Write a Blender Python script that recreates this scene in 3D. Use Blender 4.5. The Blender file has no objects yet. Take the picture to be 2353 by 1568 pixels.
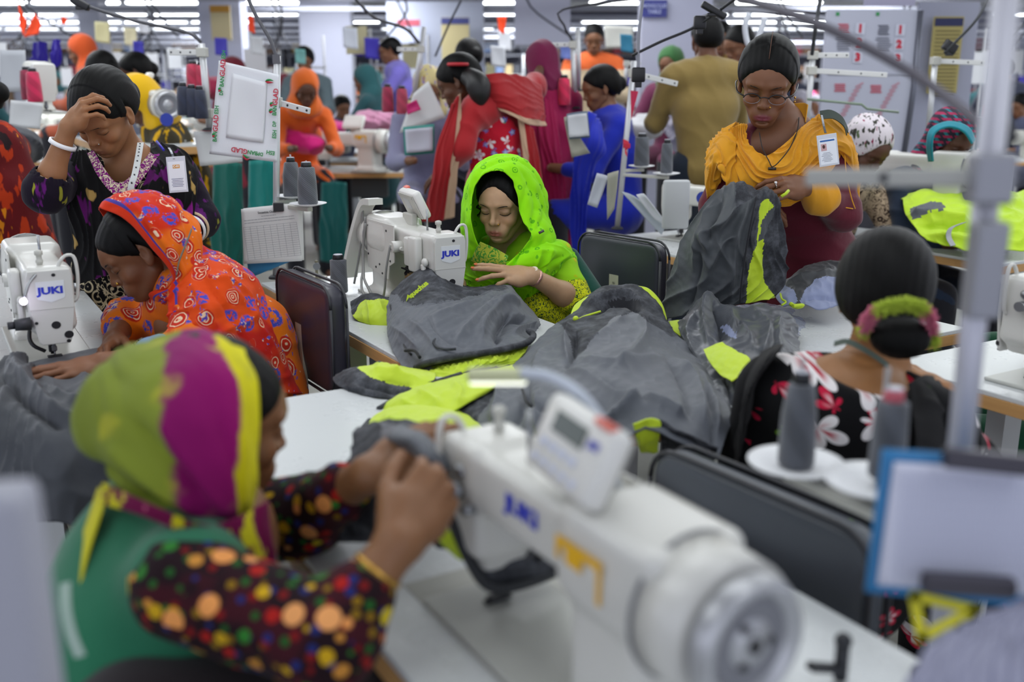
import bpy, math, random
import numpy as np
from mathutils import Vector, Matrix
S = bpy.context.scene
COL = S.collection
PI = math.pi
# ---------------------------------------------------------------- camera numbers
FPX = 2288.0; CAMH = 1.42; TH = math.atan(584/2288.0)
_c, _s = math.cos(TH), math.sin(TH)
def ray(px, py):
    x = (px-1176.5)/FPX; y = -(py-784)/FPX
    return (x, _c+y*_s, -_s+y*_c)
def W(px, py, Y):
    """world point seen at photo pixel (px,py) at distance Y in front of the photographer"""
    r = ray(px, py); t = Y/r[1]
    return Vector((r[0]*t, Y, CAMH+r[2]*t))
def WZ(px, py, z):
    r = ray(px, py); t = (z-CAMH)/r[2]
    return Vector((r[0]*t, r[1]*t, z))
# row frame: u runs along the sewing lines, n across them
UD = Vector((0.508, -0.861, 0)).normalized(); ND = Vector((0.861, 0.508, 0)).normalized()
RZ = math.atan2(UD.y, UD.x)
def UN(u, n, z=0.0):
    p = UD*u+ND*n; return Vector((p.x, p.y, z))
# ---------------------------------------------------------------- colour / materials
def lin(c):
    if isinstance(c, str):
        c = c.lstrip('#'); c = [int(c[i:i+2], 16)/255 for i in (0, 2, 4)]
    return tuple(((v/12.92) if v <= .04045 else ((v+.055)/1.055)**2.4) for v in c)+(1,)
class NT:
    """tiny node expression helper"""
    def __init__(s, name):
        s.m = bpy.data.materials.new(name); s.m.use_nodes = True
        s.t = s.m.node_tree; s.n = s.t.nodes; s.l = s.t.links
        s.b = s.n['Principled BSDF']
    def new(s, ty, **kw):
        nd = s.n.new(ty)
        for k, v in kw.items(): setattr(nd, k, v)
        return nd
    def put(s, sock, v):
        if isinstance(v, bpy.types.NodeSocket): s.l.new(v, sock)
        elif v is not None:
            if isinstance(v, str): v = lin(v)
            if sock.type == 'VECTOR' and not hasattr(v, '__len__'): v = (v, v, v)
            if sock.type == 'VECTOR' and len(v) == 4: v = v[:3]
            sock.default_value = v
    def co(s, kind='Object'): return s.new('ShaderNodeTexCoord').outputs[kind]
    def mapp(s, v, sc=(1, 1, 1), loc=(0, 0, 0), rot=(0, 0, 0)):
        nd = s.new('ShaderNodeMapping'); s.put(nd.inputs[0], v)
        nd.inputs['Scale'].default_value = sc; nd.inputs['Location'].default_value = loc; nd.inputs['Rotation'].default_value = rot
        return nd.outputs[0]
    def math(s, op, a, b=None, c=None, clamp=False):
        nd = s.new('ShaderNodeMath', operation=op, use_clamp=clamp)
        s.put(nd.inputs[0], a)
        if b is not None: s.put(nd.inputs[1], b)
        if c is not None: s.put(nd.inputs[2], c)
        return nd.outputs[0]
    def vmath(s, op, a, b=None, out=0):
        nd = s.new('ShaderNodeVectorMath', operation=op); s.put(nd.inputs[0], a)
        if b is not None: s.put(nd.inputs[1], b)
        return nd.outputs[out]
    def noise(s, v, sc, det=2, rough=.5, out=0, dist=0):
        nd = s.new('ShaderNodeTexNoise'); s.put(nd.inputs['Vector'], v)
        nd.inputs['Scale'].default_value = sc; nd.inputs['Detail'].default_value = det; nd.inputs['Roughness'].default_value = rough; nd.inputs['Distortion'].default_value = dist
        return nd.outputs[out]
    def voro(s, v, sc, feature='F1', dim='3D', rnd=1.0):
        nd = s.new('ShaderNodeTexVoronoi', feature=feature, voronoi_dimensions=dim); s.put(nd.inputs['Vector'], v)
        nd.inputs['Scale'].default_value = sc; nd.inputs['Randomness'].default_value = rnd
        return nd.outputs
    def sep(s, v):
        nd = s.new('ShaderNodeSeparateXYZ'); s.put(nd.inputs[0], v); return nd.outputs
    def comb(s, x, y, z):
        nd = s.new('ShaderNodeCombineXYZ'); s.put(nd.inputs[0], x); s.put(nd.inputs[1], y); s.put(nd.inputs[2], z); return nd.outputs[0]
    def mix(s, f, a, b):
        nd = s.new('ShaderNodeMix', data_type='RGBA'); s.put(nd.inputs[0], f); s.put(nd.inputs[6], a); s.put(nd.inputs[7], b)
        return nd.outputs[2]
    def ramp(s, f, stops, interp='LINEAR'):
        nd = s.new('ShaderNodeValToRGB'); s.put(nd.inputs[0], f); cr = nd.color_ramp; cr.interpolation = interp
        while len(cr.elements) < len(stops): cr.elements.new(.5)
        for e, (p, c) in zip(cr.elements, stops):
            e.position = p; e.color = lin(c) if isinstance(c, str) else c
        return nd.outputs[0]
    def step(s, v, lo, hi):
        """smooth 0..1 between lo and hi"""
        nd = s.new('ShaderNodeMapRange', interpolation_type='SMOOTHSTEP')
        s.put(nd.inputs[0], v); nd.inputs[1].default_value = lo; nd.inputs[2].default_value = hi
        return nd.outputs[0]
    def bump(s, h, strength=.3, dist=.002):
        nd = s.new('ShaderNodeBump'); s.put(nd.inputs['Height'], h); nd.inputs['Strength'].default_value = strength; nd.inputs['Distance'].default_value = dist
        s.l.new(nd.outputs[0], s.b.inputs['Normal'])
    def done(s, color=None, rough=.7, metal=0, spec=.5, sheen=0, alpha=None, trans=None, emit=None, es=0, sss=0, coat=0):
        b = s.b.inputs
        if color is not None: s.put(b['Base Color'], color)
        s.put(b['Roughness'], rough); s.put(b['Metallic'], metal); b['Specular IOR Level'].default_value = spec
        if sheen: b['Sheen Weight'].default_value = sheen
        if sss: b['Subsurface Weight'].default_value = sss; b['Subsurface Scale'].default_value = .006
        if coat: b['Coat Weight'].default_value = coat; b['Coat Roughness'].default_value = .15
        if alpha is not None: s.put(b['Alpha'], alpha)
        if trans is not None: b['Transmission Weight'].default_value = trans
        if emit is not None: s.put(b['Emission Color'], emit); b['Emission Strength'].default_value = es
        return s.m
_mc = {}
def flat(color, rough=.5, metal=0, **kw):
    key = ('flat', color, rough, metal, tuple(sorted(kw.items())))
    if key not in _mc:
        t = NT('paint '+str(color)); n = t.noise(t.co(), 9, 3)
        c = t.mix(t.math('MULTIPLY', n, .16), color, tuple(v*.72 for v in lin(color)[:3])+(1,))
        _mc[key] = t.done(c, rough, metal, **kw)
    return _mc[key]
def cloth(color, rough=.85, wav=0.0, sheen=.2, sc=40):
    key = ('cloth', color, rough, wav, sheen)
    if key not in _mc:
        t = NT('cloth '+str(color)); co = t.co()
        n = t.noise(co, 14, 3); l = lin(color)
        c = t.mix(t.math('MULTIPLY', n, .3), color, tuple(v*.7 for v in l[:3])+(1,))
        t.bump(t.noise(co, sc, 4), .35, .004)
        _mc[key] = t.done(c, rough, spec=.3, sheen=sheen)
    return _mc[key]
# ---------------------------------------------------------------- objects
def tag(o, label=None, cat=None, group=None, kind=None):
    if label: o['label'] = label
    if cat: o['category'] = cat
    if group: o['group'] = group
    if kind: o['kind'] = kind
    return o
def empty(name, loc=(0, 0, 0), rz=0, label=None, cat=None, group=None):
    o = bpy.data.objects.new(name, None); COL.objects.link(o); o.empty_display_size = .05
    o.location = loc; o.rotation_euler = (0, 0, rz)
    return tag(o, label, cat, group)
def link(name, me, mat, parent=None, world=False):
    o = bpy.data.objects.new(name, me); COL.objects.link(o)
    if mat is not None:
        for m in (mat if isinstance(mat, (list, tuple)) else [mat]): me.materials.append(m)
    if parent is not None:
        o.parent = parent
        if world:      # geometry given in world coordinates
            M = Matrix.Identity(4); p = parent; ch = []
            while p is not None:
                ch.append(p); p = p.parent
            for q in reversed(ch): M = M @ q.matrix_parent_inverse @ q.matrix_basis
            o.matrix_parent_inverse = M.inverted()
    return o
def npmesh(name, V, Fc, smooth=True):
    me = bpy.data.meshes.new(name); V = np.asarray(V, np.float32); Fc = np.asarray(Fc, np.int32)
    k = Fc.shape[1]
    me.vertices.add(len(V)); me.vertices.foreach_set('co', V.ravel())
    me.loops.add(Fc.size); me.loops.foreach_set('vertex_index', Fc.ravel())
    me.polygons.add(len(Fc)); me.polygons.foreach_set('loop_start', np.arange(0, Fc.size, k, dtype=np.int32))
    me.polygons.foreach_set('loop_total', np.full(len(Fc), k, np.int32))
    me.polygons.foreach_set('use_smooth', np.full(len(Fc), smooth))
    me.update(calc_edges=True); me.validate(); return me
class MB:
    """collects simple solids into one mesh"""
    def __init__(s): s.v = []; s.f = []; s.sm = []; s.mi = []; s.cur = 0
    def _add(s, vs, fs, smooth=False):
        b = len(s.v); s.v += [tuple(v) for v in vs]
        for f in fs: s.f.append([b+i for i in f]); s.sm.append(smooth); s.mi.append(s.cur)
        return s
    def box(s, c, d, R=None, bev=0.0, taper=1.0):
        """box centre c, size d, optional 3x3/euler R; bev chamfers"""
        if R is None: R = Matrix.Identity(3)
        elif not isinstance(R, Matrix): R = Matrix.Rotation(R[2], 3, 'Z') @ Matrix.Rotation(R[1], 3, 'Y') @ Matrix.Rotation(R[0], 3, 'X')
        c = Vector(c); hx, hy, hz = d[0]/2, d[1]/2, d[2]/2
        if bev <= 0:
            vs = [c+R@Vector((x*hx*(taper if z > 0 else 1), y*hy*(taper if z > 0 else 1), z*hz)) for z in (-1, 1) for y in (-1, 1) for x in (-1, 1)]
            return s._add(vs, [(0, 2, 3, 1), (4, 5, 7, 6), (0, 1, 5, 4), (2, 6, 7, 3), (0, 4, 6, 2), (1, 3, 7, 5)])
        bev = min(bev, hx*.98, hy*.98, hz*.98); rings = []; n = 4
        for z, ins in ((-hz, bev), (-hz+bev*.3, bev*.3), (-hz+bev, 0), (hz-bev, 0), (hz-bev*.3, bev*.3), (hz, bev)):
            ring = []; t = taper if z > 0 else 1
            for qx, qy, a0 in ((1, 1, 0), (-1, 1, 90), (-1, -1, 180), (1, -1, 270)):
                for i in range(n):
                    a = math.radians(a0+90*i/(n-1)); r = bev-ins*.999
                    ring.append(c+R@Vector(((qx*(hx-bev)+r*math.cos(a))*t, (qy*(hy-bev)+r*math.sin(a))*t, z)))
            rings.append(ring)
        return s._rings(rings, True, True, bev > .004)
    def _rings(s, rings, c0=True, c1=True, smooth=True, closed=True):
        n = len(rings[0]); vs = [v for r in rings for v in r]; fs = []
        for i in range(len(rings)-1):
            for j in range(n if closed else n-1):
                k = (j+1) % n; fs.append((i*n+j, i*n+k, (i+1)*n+k, (i+1)*n+j))
        s._add(vs, fs, smooth); b = len(s.v)-len(vs)
        if c0: s.f.append([b+j for j in reversed(range(n))]); s.sm.append(False); s.mi.append(s.cur)
        if c1: s.f.append([b+(len(rings)-1)*n+j for j in range(n)]); s.sm.append(False); s.mi.append(s.cur)
        return s
    def lathe(s, prof, o=(0, 0, 0), R=None, n=20, cap=True):
        """prof: (r,z) list"""
        R = R or Matrix.Identity(3); o = Vector(o)
        rings = [[o+R@Vector((max(r, 1e-4)*math.cos(2*PI*j/n), max(r, 1e-4)*math.sin(2*PI*j/n), z)) for j in range(n)] for r, z in prof]
        return s._rings(rings, cap, cap)
    def cyl(s, a, b, r, r2=None, n=14):
        a = Vector(a); b = Vector(b); d = (b-a); L = d.length
        q = d.to_track_quat('Z', 'Y').to_matrix()
        return s.lathe([(r, 0), (r if r2 is None else r2, L)], a, q, n)
    def tube(s, pts, r, n=8, radii=None, samples=0):
        P = [Vector(p) for p in pts]
        if samples: P = [Vector(v) for v in crv(P, samples)]
        rings = []; up = Vector((0, 0, 1)); T0 = None; X = None
        for i, p in enumerate(P):
            T = (P[min(i+1, len(P)-1)]-P[max(i-1, 0)]).normalized()
            if X is None:
                X = T.cross(up)
                if X.length < .1: X = T.cross(Vector((0, 1, 0)))
                X.normalize()
            else: X = (X-T*X.dot(T)).normalized()
            Y = T.cross(X); rr = r if radii is None else np.interp(i/(len(P)-1), np.linspace(0, 1, len(radii)), radii)
            rings.append([p+(X*math.cos(2*PI*j/n)+Y*math.sin(2*PI*j/n))*rr for j in range(n)])
        return s._rings(rings)
    def ribbon(s, pts, wdir, w, th=.0015, samples=0):
        P = [Vector(p) for p in pts]
        if samples: P = [Vector(v) for v in crv(P, samples)]
        wd = Vector(wdir).normalized(); rings = []
        for i, p in enumerate(P):
            T = (P[min(i+1, len(P)-1)]-P[max(i-1, 0)]).normalized(); N = T.cross(wd).normalized()
            rings.append([p+wd*w/2+N*th/2, p+wd*w/2-N*th/2, p-wd*w/2-N*th/2, p-wd*w/2+N*th/2])
        return s._rings(rings, smooth=False)
    def prism(s, poly, o, ex, ey, ez, bev=0):
        """polygon (x,y) list in plane ex,ey extruded by vector ez"""
        o = Vector(o); ex = Vector(ex); ey = Vector(ey); ez = Vector(ez); n = len(poly)
        a = [o+ex*x+ey*y for x, y in poly]
        if bev:
            cx = sum(p[0] for p in poly)/n; cy = sum(p[1] for p in poly)/n; L = ez.length
            def sh(k): return [o+ex*(cx+(x-cx)*(1-bev*k/max(1e-6, math.hypot(x-cx, y-cy))))+ey*(cy+(y-cy)*(1-bev*k/max(1e-6, math.hypot(x-cx, y-cy)))) for x, y in poly]
            e = ez.normalized(); i_ = sh(1); m_ = sh(.3)
            return s._rings([i_, [p+e*bev*.3 for p in m_], [p+e*bev for p in a], [p+ez-e*bev for p in a], [p+ez-e*bev*.3 for p in m_], [p+ez for p in i_]], smooth=False)
        return s._rings([a, [p+ez for p in a]], smooth=False)
    def ball(s, c, r, sc=(1, 1, 1), n=14, R=None):
        R = R or Matrix.Identity(3); c = Vector(c); rings = []
        for i in range(1, n//2):
            a = PI*i/(n//2); rings.append([c+R@Vector((r*sc[0]*math.sin(a)*math.cos(2*PI*j/n), r*sc[1]*math.sin(a)*math.sin(2*PI*j/n), -r*sc[2]*math.cos(a))) for j in range(n)])
        return s._rings(rings)
    def mesh(s, name='m'):
        me = bpy.data.meshes.new(name); me.from_pydata(s.v, [], s.f)
        me.polygons.foreach_set('use_smooth', s.sm); me.polygons.foreach_set('material_index', s.mi); me.update()
        return me
    def build(s, name, mat, parent=None, world=False): return link(name, s.mesh(name), mat, parent, world)
def crv(P, n):
    """Catmull-Rom through points, n samples, roughly arc-length"""
    P = np.array([tuple(p) for p in P], float); m = len(P)
    if m == 2: return P[0]+(P[1]-P[0])*np.linspace(0, 1, n)[:, None]
    Q = np.vstack([2*P[0]-P[1], P, 2*P[-1]-P[-2]]); out = []
    for i in range(m-1):
        t = np.linspace(0, 1, 12, endpoint=False)[:, None]; p0, p1, p2, p3 = Q[i:i+4]
        out.append(.5*(2*p1+(p2-p0)*t+(2*p0-5*p1+4*p2-p3)*t*t+(3*p1-p0-3*p2+p3)*t**3))
    out = np.vstack(out+[P[-1:]]); d = np.r_[0, np.cumsum(np.linalg.norm(np.diff(out, axis=0), axis=1))]
    s = np.linspace(0, d[-1], n); return np.stack([np.interp(s, d, out[:, j]) for j in range(out.shape[1])], 1)
_rs = np.random.RandomState(5)
_NK = _rs.normal(size=(3, 14, 3)); _NP = _rs.uniform(0, 6.28, (3, 14))
def wn(x, y, z, f=1.0, k=0):
    """cheap smooth noise about -1..1"""
    r = 0
    for i in range(7):
        a = _NK[k % 3, (i+3*k) % 14]*f*(1+.35*i); r = r+np.sin(a[0]*x+a[1]*y+a[2]*z+_NP[k % 3, i])/(1+.25*i)
    return r/3.2
def _P(rows):
    return [[(p if isinstance(p, Vector) else W(*p)) for p in r] for r in rows]
def proj(V):
    """numpy world -> photo pixels"""
    x = V[:, 0]; y = V[:, 1]; z = V[:, 2]-CAMH
    dep = y*_c-z*_s; up = y*_s+z*_c
    return 1176.5+FPX*x/dep, 784-FPX*up/dep
def loft(name, mat, parent, rows, nu=60, nv=60, th=.003, folds=None, creases=(), noise=0, nf=20, smooth_rows=True, matfn=None, world=True, label=None, seed=0, side=1, close=False):
    """surface through rows of world points (or (px,py,Y)); real thickness. folds=(count,amp,warp,dir)  creases=[(poly_px,amp,width_px)]"""
    R = np.array([crv(r, nu) for r in _P(rows)])                    # nr,nu,3
    if len(R) > 2 and smooth_rows:
        G = np.stack([crv(R[:, j], nv) for j in range(nu)], 1)
    else: G = np.stack([np.stack([np.interp(np.linspace(0, 1, nv), np.linspace(0, 1, len(R)), R[:, j, k]) for k in range(3)], 1) for j in range(nu)], 1)
    du = np.gradient(G, axis=1); dv = np.gradient(G, axis=0); N = np.cross(du, dv); N /= np.linalg.norm(N, axis=2, keepdims=True)+1e-9
    cam = np.array([0, 0, CAMH])-G
    # make the normal face outwards consistently (majority towards the viewer)
    if (np.sum(N*cam, axis=2) > 0).mean() < .5: N = -N
    N = N*side
    U, V_ = np.meshgrid(np.linspace(0, 1, nu), np.linspace(0, 1, nv)); x, y, z = G[..., 0], G[..., 1], G[..., 2]; D = np.zeros_like(U)
    for fo in (folds or []):
        cnt, amp, warp, di = fo[:4]; t = U if di == 'u' else V_; o = V_ if di == 'u' else U
        ph = cnt*PI*(t+warp*wn(o*2.2, t*1.5, 0*t+seed, 1.6, seed))+seed*1.3
        sh = 1-np.abs(np.sin(ph)); D += amp*(sh**1.6-.35)*(.75+.5*wn(t*3, o*4, 0*t, 1.2, seed+1))
    if noise: D += noise*wn(x, y, z, nf, seed)+noise*.6*(1-2*np.abs(wn(x, y, z, nf*.8, seed+1)))+noise*.55*(1-2*np.abs(wn(x, y, z, nf*2.1, seed+2))**.7)
    if creases:
        px, py = proj(G.reshape(-1, 3)); px = px.reshape(U.shape); py = py.reshape(U.shape)
        for cr in creases:
            pl, amp, w = cr; pl = crv([(a, b, 0) for a, b in pl], 40)[:, :2] if len(pl) > 2 else crv([(a, b, 0) for a, b in pl], 12)[:, :2]
            best = np.full(U.shape, 1e9); tt = np.zeros(U.shape)
            for i in range(len(pl)-1):
                a = pl[i]; b = pl[i+1]-a; L = (b**2).sum()+1e-9
                t = np.clip(((px-a[0])*b[0]+(py-a[1])*b[1])/L, 0, 1); d = np.hypot(px-a[0]-t*b[0], py-a[1]-t*b[1])
                m = d < best; best[m] = d[m]; tt[m] = (i+t[m])/(len(pl)-1)
            fade = np.clip(np.minimum(tt, 1-tt)*5+.25, 0, 1); D += 1.25*amp*np.exp(-np.abs(best/w)**1.25)*fade
    A = G+N*D[..., None]
    if th:
        edge = np.minimum(np.minimum(U, 1-U), np.minimum(V_, 1-V_)); B = A-N*th
    VV = A.reshape(-1, 3); idx = np.arange(nu*nv).reshape(nv, nu)
    F = np.stack([idx[:-1, :-1], idx[:-1, 1:], idx[1:, 1:], idx[1:, :-1]], -1).reshape(-1, 4); nF = len(F)
    uv = np.stack([U, V_], -1).reshape(-1, 2); fm = None
    if th:
        VV = np.vstack([VV, B.reshape(-1, 3)]); o = nu*nv; F2 = F[:, ::-1]+o
        bd = np.r_[idx[0, :], idx[1:, -1], idx[-1, -2::-1], idx[-2:0:-1, 0]]; bn = np.roll(bd, -1)
        F = np.vstack([F, F2, np.stack([bn, bd, bd+o, bn+o], -1)]); uv = np.vstack([uv, uv])
    me = npmesh(name, VV, F)
    ul = me.uv_layers.new(name='UVMap'); li = np.empty(len(me.loops), np.int32); me.loops.foreach_get('vertex_index', li)
    ul.data.foreach_set('uv', uv[li].astype(np.float32).ravel())
    ob = link(name, me, mat, parent, world)
    if matfn is not None:
        px, py = proj(VV); pz = VV[:, 2]; mi = matfn(uv[:, 0], uv[:, 1], px, py).astype(np.int32); pf = mi[F[:, 0]]
        me.polygons.foreach_set('material_index', pf)
    if label: ob['label'] = label
    return ob
# ---------------------------------------------------------------- signed distance modelling
def smin(a, b, k):
    if k <= 0: return np.minimum(a, b)
    h = np.maximum(k-np.abs(a-b), 0)/k; return np.minimum(a, b)-h*h*k*.25
def smax(a, b, k): return -smin(-a, -b, k)
def f_cap(a, b, ra, rb=None, fd=None, fs=1.0):
    a = np.array(a, float); b = np.array(b, float); rb = ra if rb is None else rb; ba = b-a; L = (ba**2).sum()+1e-12
    if fd is not None: fd = np.array(fd, float)/np.linalg.norm(fd)
    def f(x, y, z):
        x = x-a[0]; y = y-a[1]; z = z-a[2]
        if fd is not None:
            bl = ba-fd*(ba@fd)*(1-1/fs); q = (x*fd[0]+y*fd[1]+z*fd[2])*(1/fs-1); x = x+q*fd[0]; y = y+q*fd[1]; z = z+q*fd[2]; LL = (bl**2).sum()+1e-12
        else: bl = ba; LL = L
        t = np.clip((x*bl[0]+y*bl[1]+z*bl[2])/LL, 0, 1)
        d = np.sqrt((x-t*bl[0])**2+(y-t*bl[1])**2+(z-t*bl[2])**2)-(ra+(rb-ra)*t)
        return d*(min(1, fs) if fd is not None else 1)
    m = max(ra, rb)*max(1, fs); return f, np.minimum(a, b)-m, np.maximum(a, b)+m
def f_ell(c, r, R=None):
    c = np.array(c, float); r = np.array(r, float); Rm = np.eye(3) if R is None else np.array(R)
    def f(x, y, z):
        x = x-c[0]; y = y-c[1]; z = z-c[2]
        if R is None: a, b, d = x, y, z
        else:
            a = Rm[0, 0]*x+Rm[1, 0]*y+Rm[2, 0]*z; b = Rm[0, 1]*x+Rm[1, 1]*y+Rm[2, 1]*z; d = Rm[0, 2]*x+Rm[1, 2]*y+Rm[2, 2]*z
        k0 = np.sqrt((a/r[0])**2+(b/r[1])**2+(d/r[2])**2); k1 = np.sqrt((a/r[0]**2)**2+(b/r[1]**2)**2+(d/r[2]**2)**2)+1e-9
        return k0*(k0-1)/k1
    m = r.max() if R is not None else r; return f, c-m, c+m
def f_box(c, h, R=None, rad=.0):
    c = np.array(c, float); h = np.array(h, float)-rad; Rm = np.eye(3) if R is None else np.array(R)
    def f(x, y, z):
        x = x-c[0]; y = y-c[1]; z = z-c[2]
        a = np.abs(Rm[0, 0]*x+Rm[1, 0]*y+Rm[2, 0]*z)-h[0]; b = np.abs(Rm[0, 1]*x+Rm[1, 1]*y+Rm[2, 1]*z)-h[1]; d = np.abs(Rm[0, 2]*x+Rm[1, 2]*y+Rm[2, 2]*z)-h[2]
        return np.sqrt(np.maximum(a, 0)**2+np.maximum(b, 0)**2+np.maximum(d, 0)**2)+np.minimum(np.maximum(a, np.maximum(b, d)), 0)-rad
    m = np.linalg.norm(h+rad); return f, c-m, c+m
def snets(f, lo, h):
    nx, ny, nz = f.shape; s = f < 0
    c = s[:-1, :-1, :-1].astype(np.int8)
    tot = np.zeros((nx-1, ny-1, nz-1), np.int8)
    for i in (0, 1):
        for j in (0, 1):
            for k in (0, 1): tot += s[i:nx-1+i, j:ny-1+j, k:nz-1+k]
    act = (tot > 0) & (tot < 8); I = np.argwhere(act)
    if len(I) == 0: return np.zeros((0, 3)), np.zeros((0, 4), int)
    ids = np.full(act.shape, -1, np.int64); ids[act] = np.arange(len(I))
    cv = np.stack([f[I[:, 0]+i, I[:, 1]+j, I[:, 2]+k] for i in (0, 1) for j in (0, 1) for k in (0, 1)], 1)
    cp = np.array([(i, j, k) for i in (0, 1) for j in (0, 1) for k in (0, 1)], float)
    acc = np.zeros((len(I), 3)); cnt = np.zeros(len(I))
    for a in range(8):
        for b in range(a+1, 8):
            if abs(cp[a]-cp[b]).sum() != 1: continue
            m = (cv[:, a] < 0) != (cv[:, b] < 0); t = cv[m, a]/(cv[m, a]-cv[m, b])
            acc[m] += cp[a]+(cp[b]-cp[a])*t[:, None]; cnt[m] += 1
    V = (I+acc/cnt[:, None])*h+np.array(lo)
    Fs = []
    for ax in range(3):
        sl0 = [slice(None)]*3; sl1 = [slice(None)]*3; sl0[ax] = slice(0, -1); sl1[ax] = slice(1, None)
        A = s[tuple(sl0)]; B = s[tuple(sl1)]; E = np.argwhere(A != B); o1, o2 = [(1, 2), (2, 0), (0, 1)][ax]
        ok = (E[:, o1] > 0) & (E[:, o2] > 0) & (E[:, o1] < f.shape[o1]-1) & (E[:, o2] < f.shape[o2]-1); E = E[ok]
        def g(d1, d2):
            q = E.copy(); q[:, o1] -= d1; q[:, o2] -= d2; return ids[q[:, 0], q[:, 1], q[:, 2]]
        q = np.stack([g(1, 1), g(0, 1), g(0, 0), g(1, 0)], 1); inside = A[E[:, 0], E[:, 1], E[:, 2]]
        q[~inside] = q[~inside][:, ::-1]; Fs.append(q)
    return V, np.vstack(Fs)
class Fld:
    """a list of (op, primitive, k) evaluated on a grid and meshed"""
    def __init__(s): s.p = []; s.lo = np.full(3, 1e9); s.hi = np.full(3, -1e9)
    def add(s, prim, k=.02):
        f, lo, hi = prim; s.p.append(('a', f, lo, hi, k)); s.lo = np.minimum(s.lo, lo); s.hi = np.maximum(s.hi, hi); return s
    def sub(s, prim, k=.01): f, lo, hi = prim; s.p.append(('s', f, lo, hi, k)); return s
    def cut(s, fn): s.p.append(('f', fn)); return s          # fn(value,x,y,z) -> value
    def cap(s, a, b, ra, rb=None, k=.02, fd=None, fs=1.0): return s.add(f_cap(a, b, ra, rb, fd, fs), k)
    def chain(s, pts, rad, k=.02):
        for i in range(len(pts)-1): s.cap(pts[i], pts[i+1], rad[i], rad[i+1], k)
        return s
    def ell(s, c, r, R=None, k=.02): return s.add(f_ell(c, r, R), k)
    def evalp(s, P):
        """evaluate at points (n,3)"""
        x, y, z = P[:, 0], P[:, 1], P[:, 2]; v = np.full(len(P), .3)
        for p in s.p: v = s._ap(p, v, x, y, z)
        return v
    @staticmethod
    def _ap(p, v, x, y, z):
        if p[0] == 'a': return smin(v, p[1](x, y, z), p[4])
        if p[0] == 's': return smax(v, -p[1](x, y, z), p[4])
        return p[1](v, x, y, z)
    def grid(s, h, pad=.01, lo=None, hi=None):
        lo = (s.lo-pad-2*h) if lo is None else np.maximum(s.lo-pad-2*h, lo); hi = (s.hi+pad+2*h) if hi is None else np.minimum(s.hi+pad+2*h, hi)
        n = np.maximum(np.ceil((hi-lo)/h).astype(int)+1, 4); ax = [lo[i]+np.arange(n[i])*h for i in range(3)]
        f = np.full(tuple(n), .3, np.float32)
        for p in s.p:
            if p[0] == 'f':
                f = np.asarray(p[1](f, ax[0][:, None, None], ax[1][None, :, None], ax[2][None, None, :]), np.float32); continue
            m = p[4]+3*h+pad; i0 = np.clip(((p[2]-m-lo)/h).astype(int), 0, n); i1 = np.clip(np.ceil((p[3]+m-lo)/h).astype(int)+1, 0, n)
            if (i1 <= i0).any(): continue
            sl = tuple(slice(a, b) for a, b in zip(i0, i1))
            f[sl] = s._ap(p, f[sl], ax[0][sl[0]][:, None, None], ax[1][sl[1]][None, :, None], ax[2][sl[2]][None, None, :])
        return f, lo, h
    def verts(s, h, **kw):
        f, lo, h = s.grid(h, **kw); return snets(f, lo, h)
    def build(s, name, mat, parent=None, h=.006, world=True, fn=None, **kw):
        V, F = s.verts(h, **kw); me = npmesh(name, V, F); ob = link(name, me, mat, parent, world)
        if fn is not None: me.polygons.foreach_set('material_index', fn(V[F[:, 0]]).astype(np.int32))
        return ob
def merge(parts):
    V = []; F = []; o = 0
    for v, f in parts:
        V.append(v); F.append(np.asarray(f)+o); o += len(v)
    return np.vstack(V), np.vstack(F)
def foldfn(freq, amp, direction, warp=1.0, k=0):
    """ridged displacement for garments"""
    d = np.array(direction, float)
    def f(v, x, y, z):
        ph = freq*(d[0]*x+d[1]*y+d[2]*z)+warp*wn(x, y, z, 7, k); return v-amp*((1-np.abs(np.sin(ph)))**1.5-.35)*(1+.6*wn(x, y, z, 9, k+1))
    return f
def text(name, body, size, mat, parent, M, extrude=.0004, bold=0.0, shear=0, sx=1.0):
    cu = bpy.data.curves.new(name, 'FONT'); cu.body = body; cu.size = size; cu.extrude = extrude; cu.align_x = 'CENTER'; cu.align_y = 'CENTER'
    cu.offset = bold; cu.shear = shear; cu.resolution_u = 2
    o = bpy.data.objects.new(name, cu); COL.objects.link(o); dg = bpy.context.evaluated_depsgraph_get()
    me = bpy.data.meshes.new_from_object(o.evaluated_get(dg)); bpy.data.objects.remove(o); bpy.data.curves.remove(cu)
    me.transform(M @ Matrix.Diagonal((sx, 1, 1, 1))); me.name = name; me.materials.clear()
    return link(name, me, mat, parent)
def frame(o, x, y):
    """4x4 from origin, x axis and approximate y axis"""
    x = Vector(x).normalized(); z = x.cross(Vector(y)).normalized(); y = z.cross(x)
    return Matrix(((x.x, y.x, z.x, o[0]), (x.y, y.y, z.y, o[1]), (x.z, y.z, z.z, o[2]), (0, 0, 0, 1)))
def copy_tree(o, parent=None):
    c = o.copy(); COL.objects.link(c); c.parent = parent
    if parent is not None: c.matrix_parent_inverse = o.matrix_parent_inverse.copy()
    for ch in [q for q in o.children]: copy_tree(ch, c)
    return c
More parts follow.
